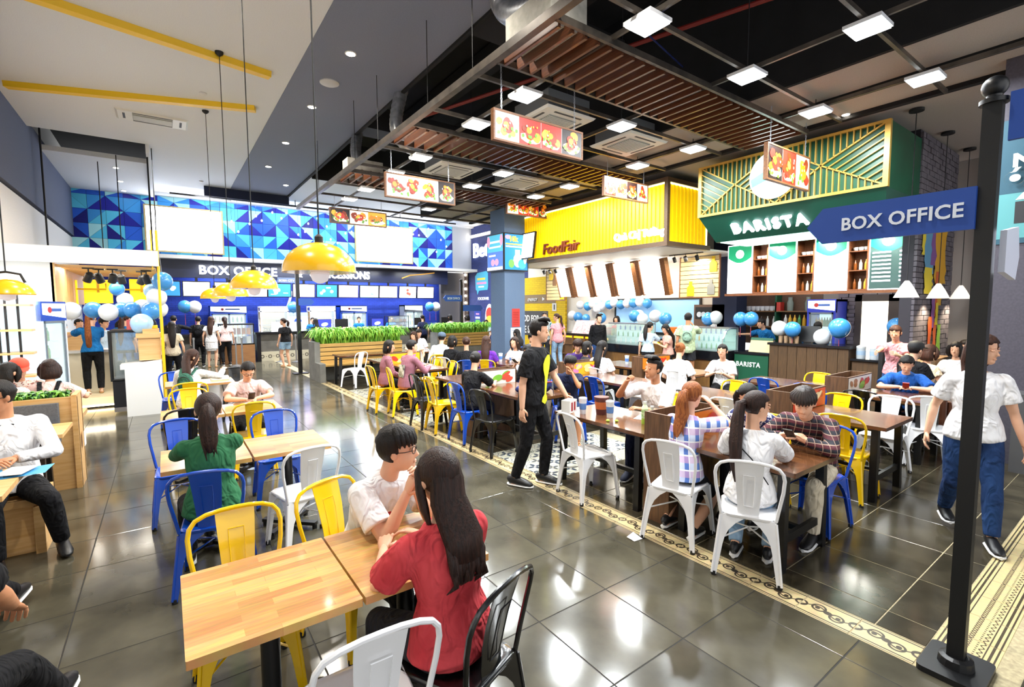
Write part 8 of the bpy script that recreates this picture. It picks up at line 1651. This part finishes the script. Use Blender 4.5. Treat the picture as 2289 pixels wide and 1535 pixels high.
def tea(x, y, lab):
    t = thing('tea_bottle', lab, 'bottle', (x, y, .75)); k = MB(); k.lathe([(.03, 0), (.032, .01), (.032, .06)], 14); k.build('base', mat('tea_base', '9ec44a', .2), t, True); k = MB(); k.lathe([(.0325, .06), (.0325, .15)], 14); k.build('label', mat('tea_label', '6ab03a', .4, noise=(30, 2), col2='dfe8c8'), t, True); k = MB(); k.lathe([(.032, .15), (.026, .175), (.014, .195), (.014, .2)], 14); k.build('neck', mat('tea_clear', 'd8e4c0', .15), t, True); k = MB(); k.lathe([(.0165, .198), (.0165, .222), (.012, .224)], 12); k.build('cap', mat('tea_cap', 'e8ece4', .4), t, True)
tea(3.78, 3.02, 'green tea bottle on the wood table, left of the two'); tea(3.66, 2.84, 'green tea bottle against the divider box, right of the two')
k = MB(); k.obox((3.98, 3.2, .752), (.2, .14, .003), (0, 0, .4)); tag(k.build('paper_sheet', mat('paper', 'e4e4e2', .7)), 'white paper under the white shirt man\'s hand', 'paper')
for i, (x, y) in enumerate(((3.56, 3.3), (3.62, 3.24))): k = MB(); k.ball((x, y, .762), (.02, .02, .013), 8, 6); tag(k.build('candy', mat('cap_lime', 'a6cc3a', .5), None, True), 'small lime green bottle cap on the wood table by the cups', 'candy', 'lime green bottle caps')  # two lime green bottle caps, shaped as flattened balls
t = thing('navy_bag', 'navy bag with red and white stripe slumped on the dark wood table', 'bag', (4.05, 5.0, .75)); k = MB(); k.ball((0, 0, .1), (.19, .15, .115), 18, 12); k.ball((-.16, .12, .05), (.14, .09, .06), 14, 9); k.ball((.05, .05, .15), (.1, .09, .08), 12, 8); k.v = [(a, b, max(c, .002)) for a, b, c in k.v]; k.build('pouch', cloth('bag_navy', '161f48', '1f2b60'), t, True); k = MB(); k.tube([(-.1, -.13, .15), (0, -.145, .16), (.12, -.12, .15)], .008, 6); k.build('stripe', mat('stripe_red', 'c23a44', .6), t); k = MB(); k.tube([(.05, -.12, .12), (.1, -.17, .05), (.08, -.2, .006)], .006, 5); k.build('strap', DARK, t)
k = MB(); k.ball((3.78, 1.75, .768), (.05, .04, .018), 10, 6); tag(k.build('candy_wrapper', mat('foil_green', 'a9b48c', .3, metal=.4, noise=(30, 2), col2='e4e4dc'), None, True), 'crumpled pale green wrapper before the plaid shirt man', 'wrapper'); k = MB(); k.obox((3.7, 1.95, .757), (.08, .15, .012), (0, 0, .3)); tag(k.build('phone', DARK), 'dark phone lying on the wood table by the white shirt woman', 'phone')
k = MB(); k.add([(3.0, 2.48, .004), (3.09, 2.47, .004), (3.08, 2.56, .03), (3.0, 2.56, .01)], [(0,1,2,3)]); tag(k.build('napkin', mat('paper', 'e4e4e2', .7)), 'crumpled white napkin on the floor by the border strip', 'napkin')
cup(7.55, 6.5, 'clear lidded cup on the table before the two girls', .75, mat('cup_clear', 'c8dce6', .2), .15); cup(5.75, 8.4, 'tall drink cup on the purple shirt woman\'s table', .75, None, .16); cup(5.85, 8.15, 'second drink cup on the purple shirt woman\'s table', .75, None, .14)
k = MB(); k.box(.55, .8, 9.0, 9.2, .752, .80); tag(k.build('tissue_pack', mat('paper', 'e4e4e2', .7)), 'white tissue pack on the table behind the boy in pale pink', 'tissue'); k = MB(); k.ball((4.1, 10.1, .80), (.12, .1, .06), 10, 7); tag(k.build('snack_tray', mat('cheese_yellow', 'd8c83a', .6), None, True), 'yellow snack tray on the table by the purple shirt woman', 'food')

dg = bpy.context.evaluated_depsgraph_get(); dg.update()
for o in TEXTS:      # lettering becomes ordinary mesh
    me = bpy.data.meshes.new_from_object(o.evaluated_get(dg)); n = bpy.data.objects.new('lettering', me); C.objects.link(n); n.parent = o.parent
    n.matrix_basis = o.matrix_basis.copy(); bpy.data.objects.remove(o)
i = 0
for o in C.objects:
    if o.name.startswith('lettering'): o.name = 'lettering'

ONES = ('', 'first', 'second', 'third', 'fourth', 'fifth', 'sixth', 'seventh', 'eighth', 'ninth', 'tenth', 'eleventh', 'twelfth', 'thirteenth', 'fourteenth', 'fifteenth', 'sixteenth', 'seventeenth', 'eighteenth', 'nineteenth')
def nth(n): return ONES[n] if n < 20 else ({20: 'twentieth', 30: 'thirtieth'}[n] if n % 10 == 0 else ('twenty-' if n < 30 else 'thirty-')+ONES[n % 10])
same = {}
for o in C.objects:
    if o.parent is None and 'label' in o and 'category' in o: same.setdefault(o['label'], []).append(o)
for lab, os_ in same.items():
    if len(os_) > 1:
        for n, o in enumerate(sorted(os_, key=lambda o: -math.atan2(o.matrix_basis.translation.y if o.type == 'EMPTY' or o.location.length else o.data.vertices[0].co.y, o.location.x if o.location.length else o.data.vertices[0].co.x))): o['label'] = f'{lab}, {nth(n+1)} from left'
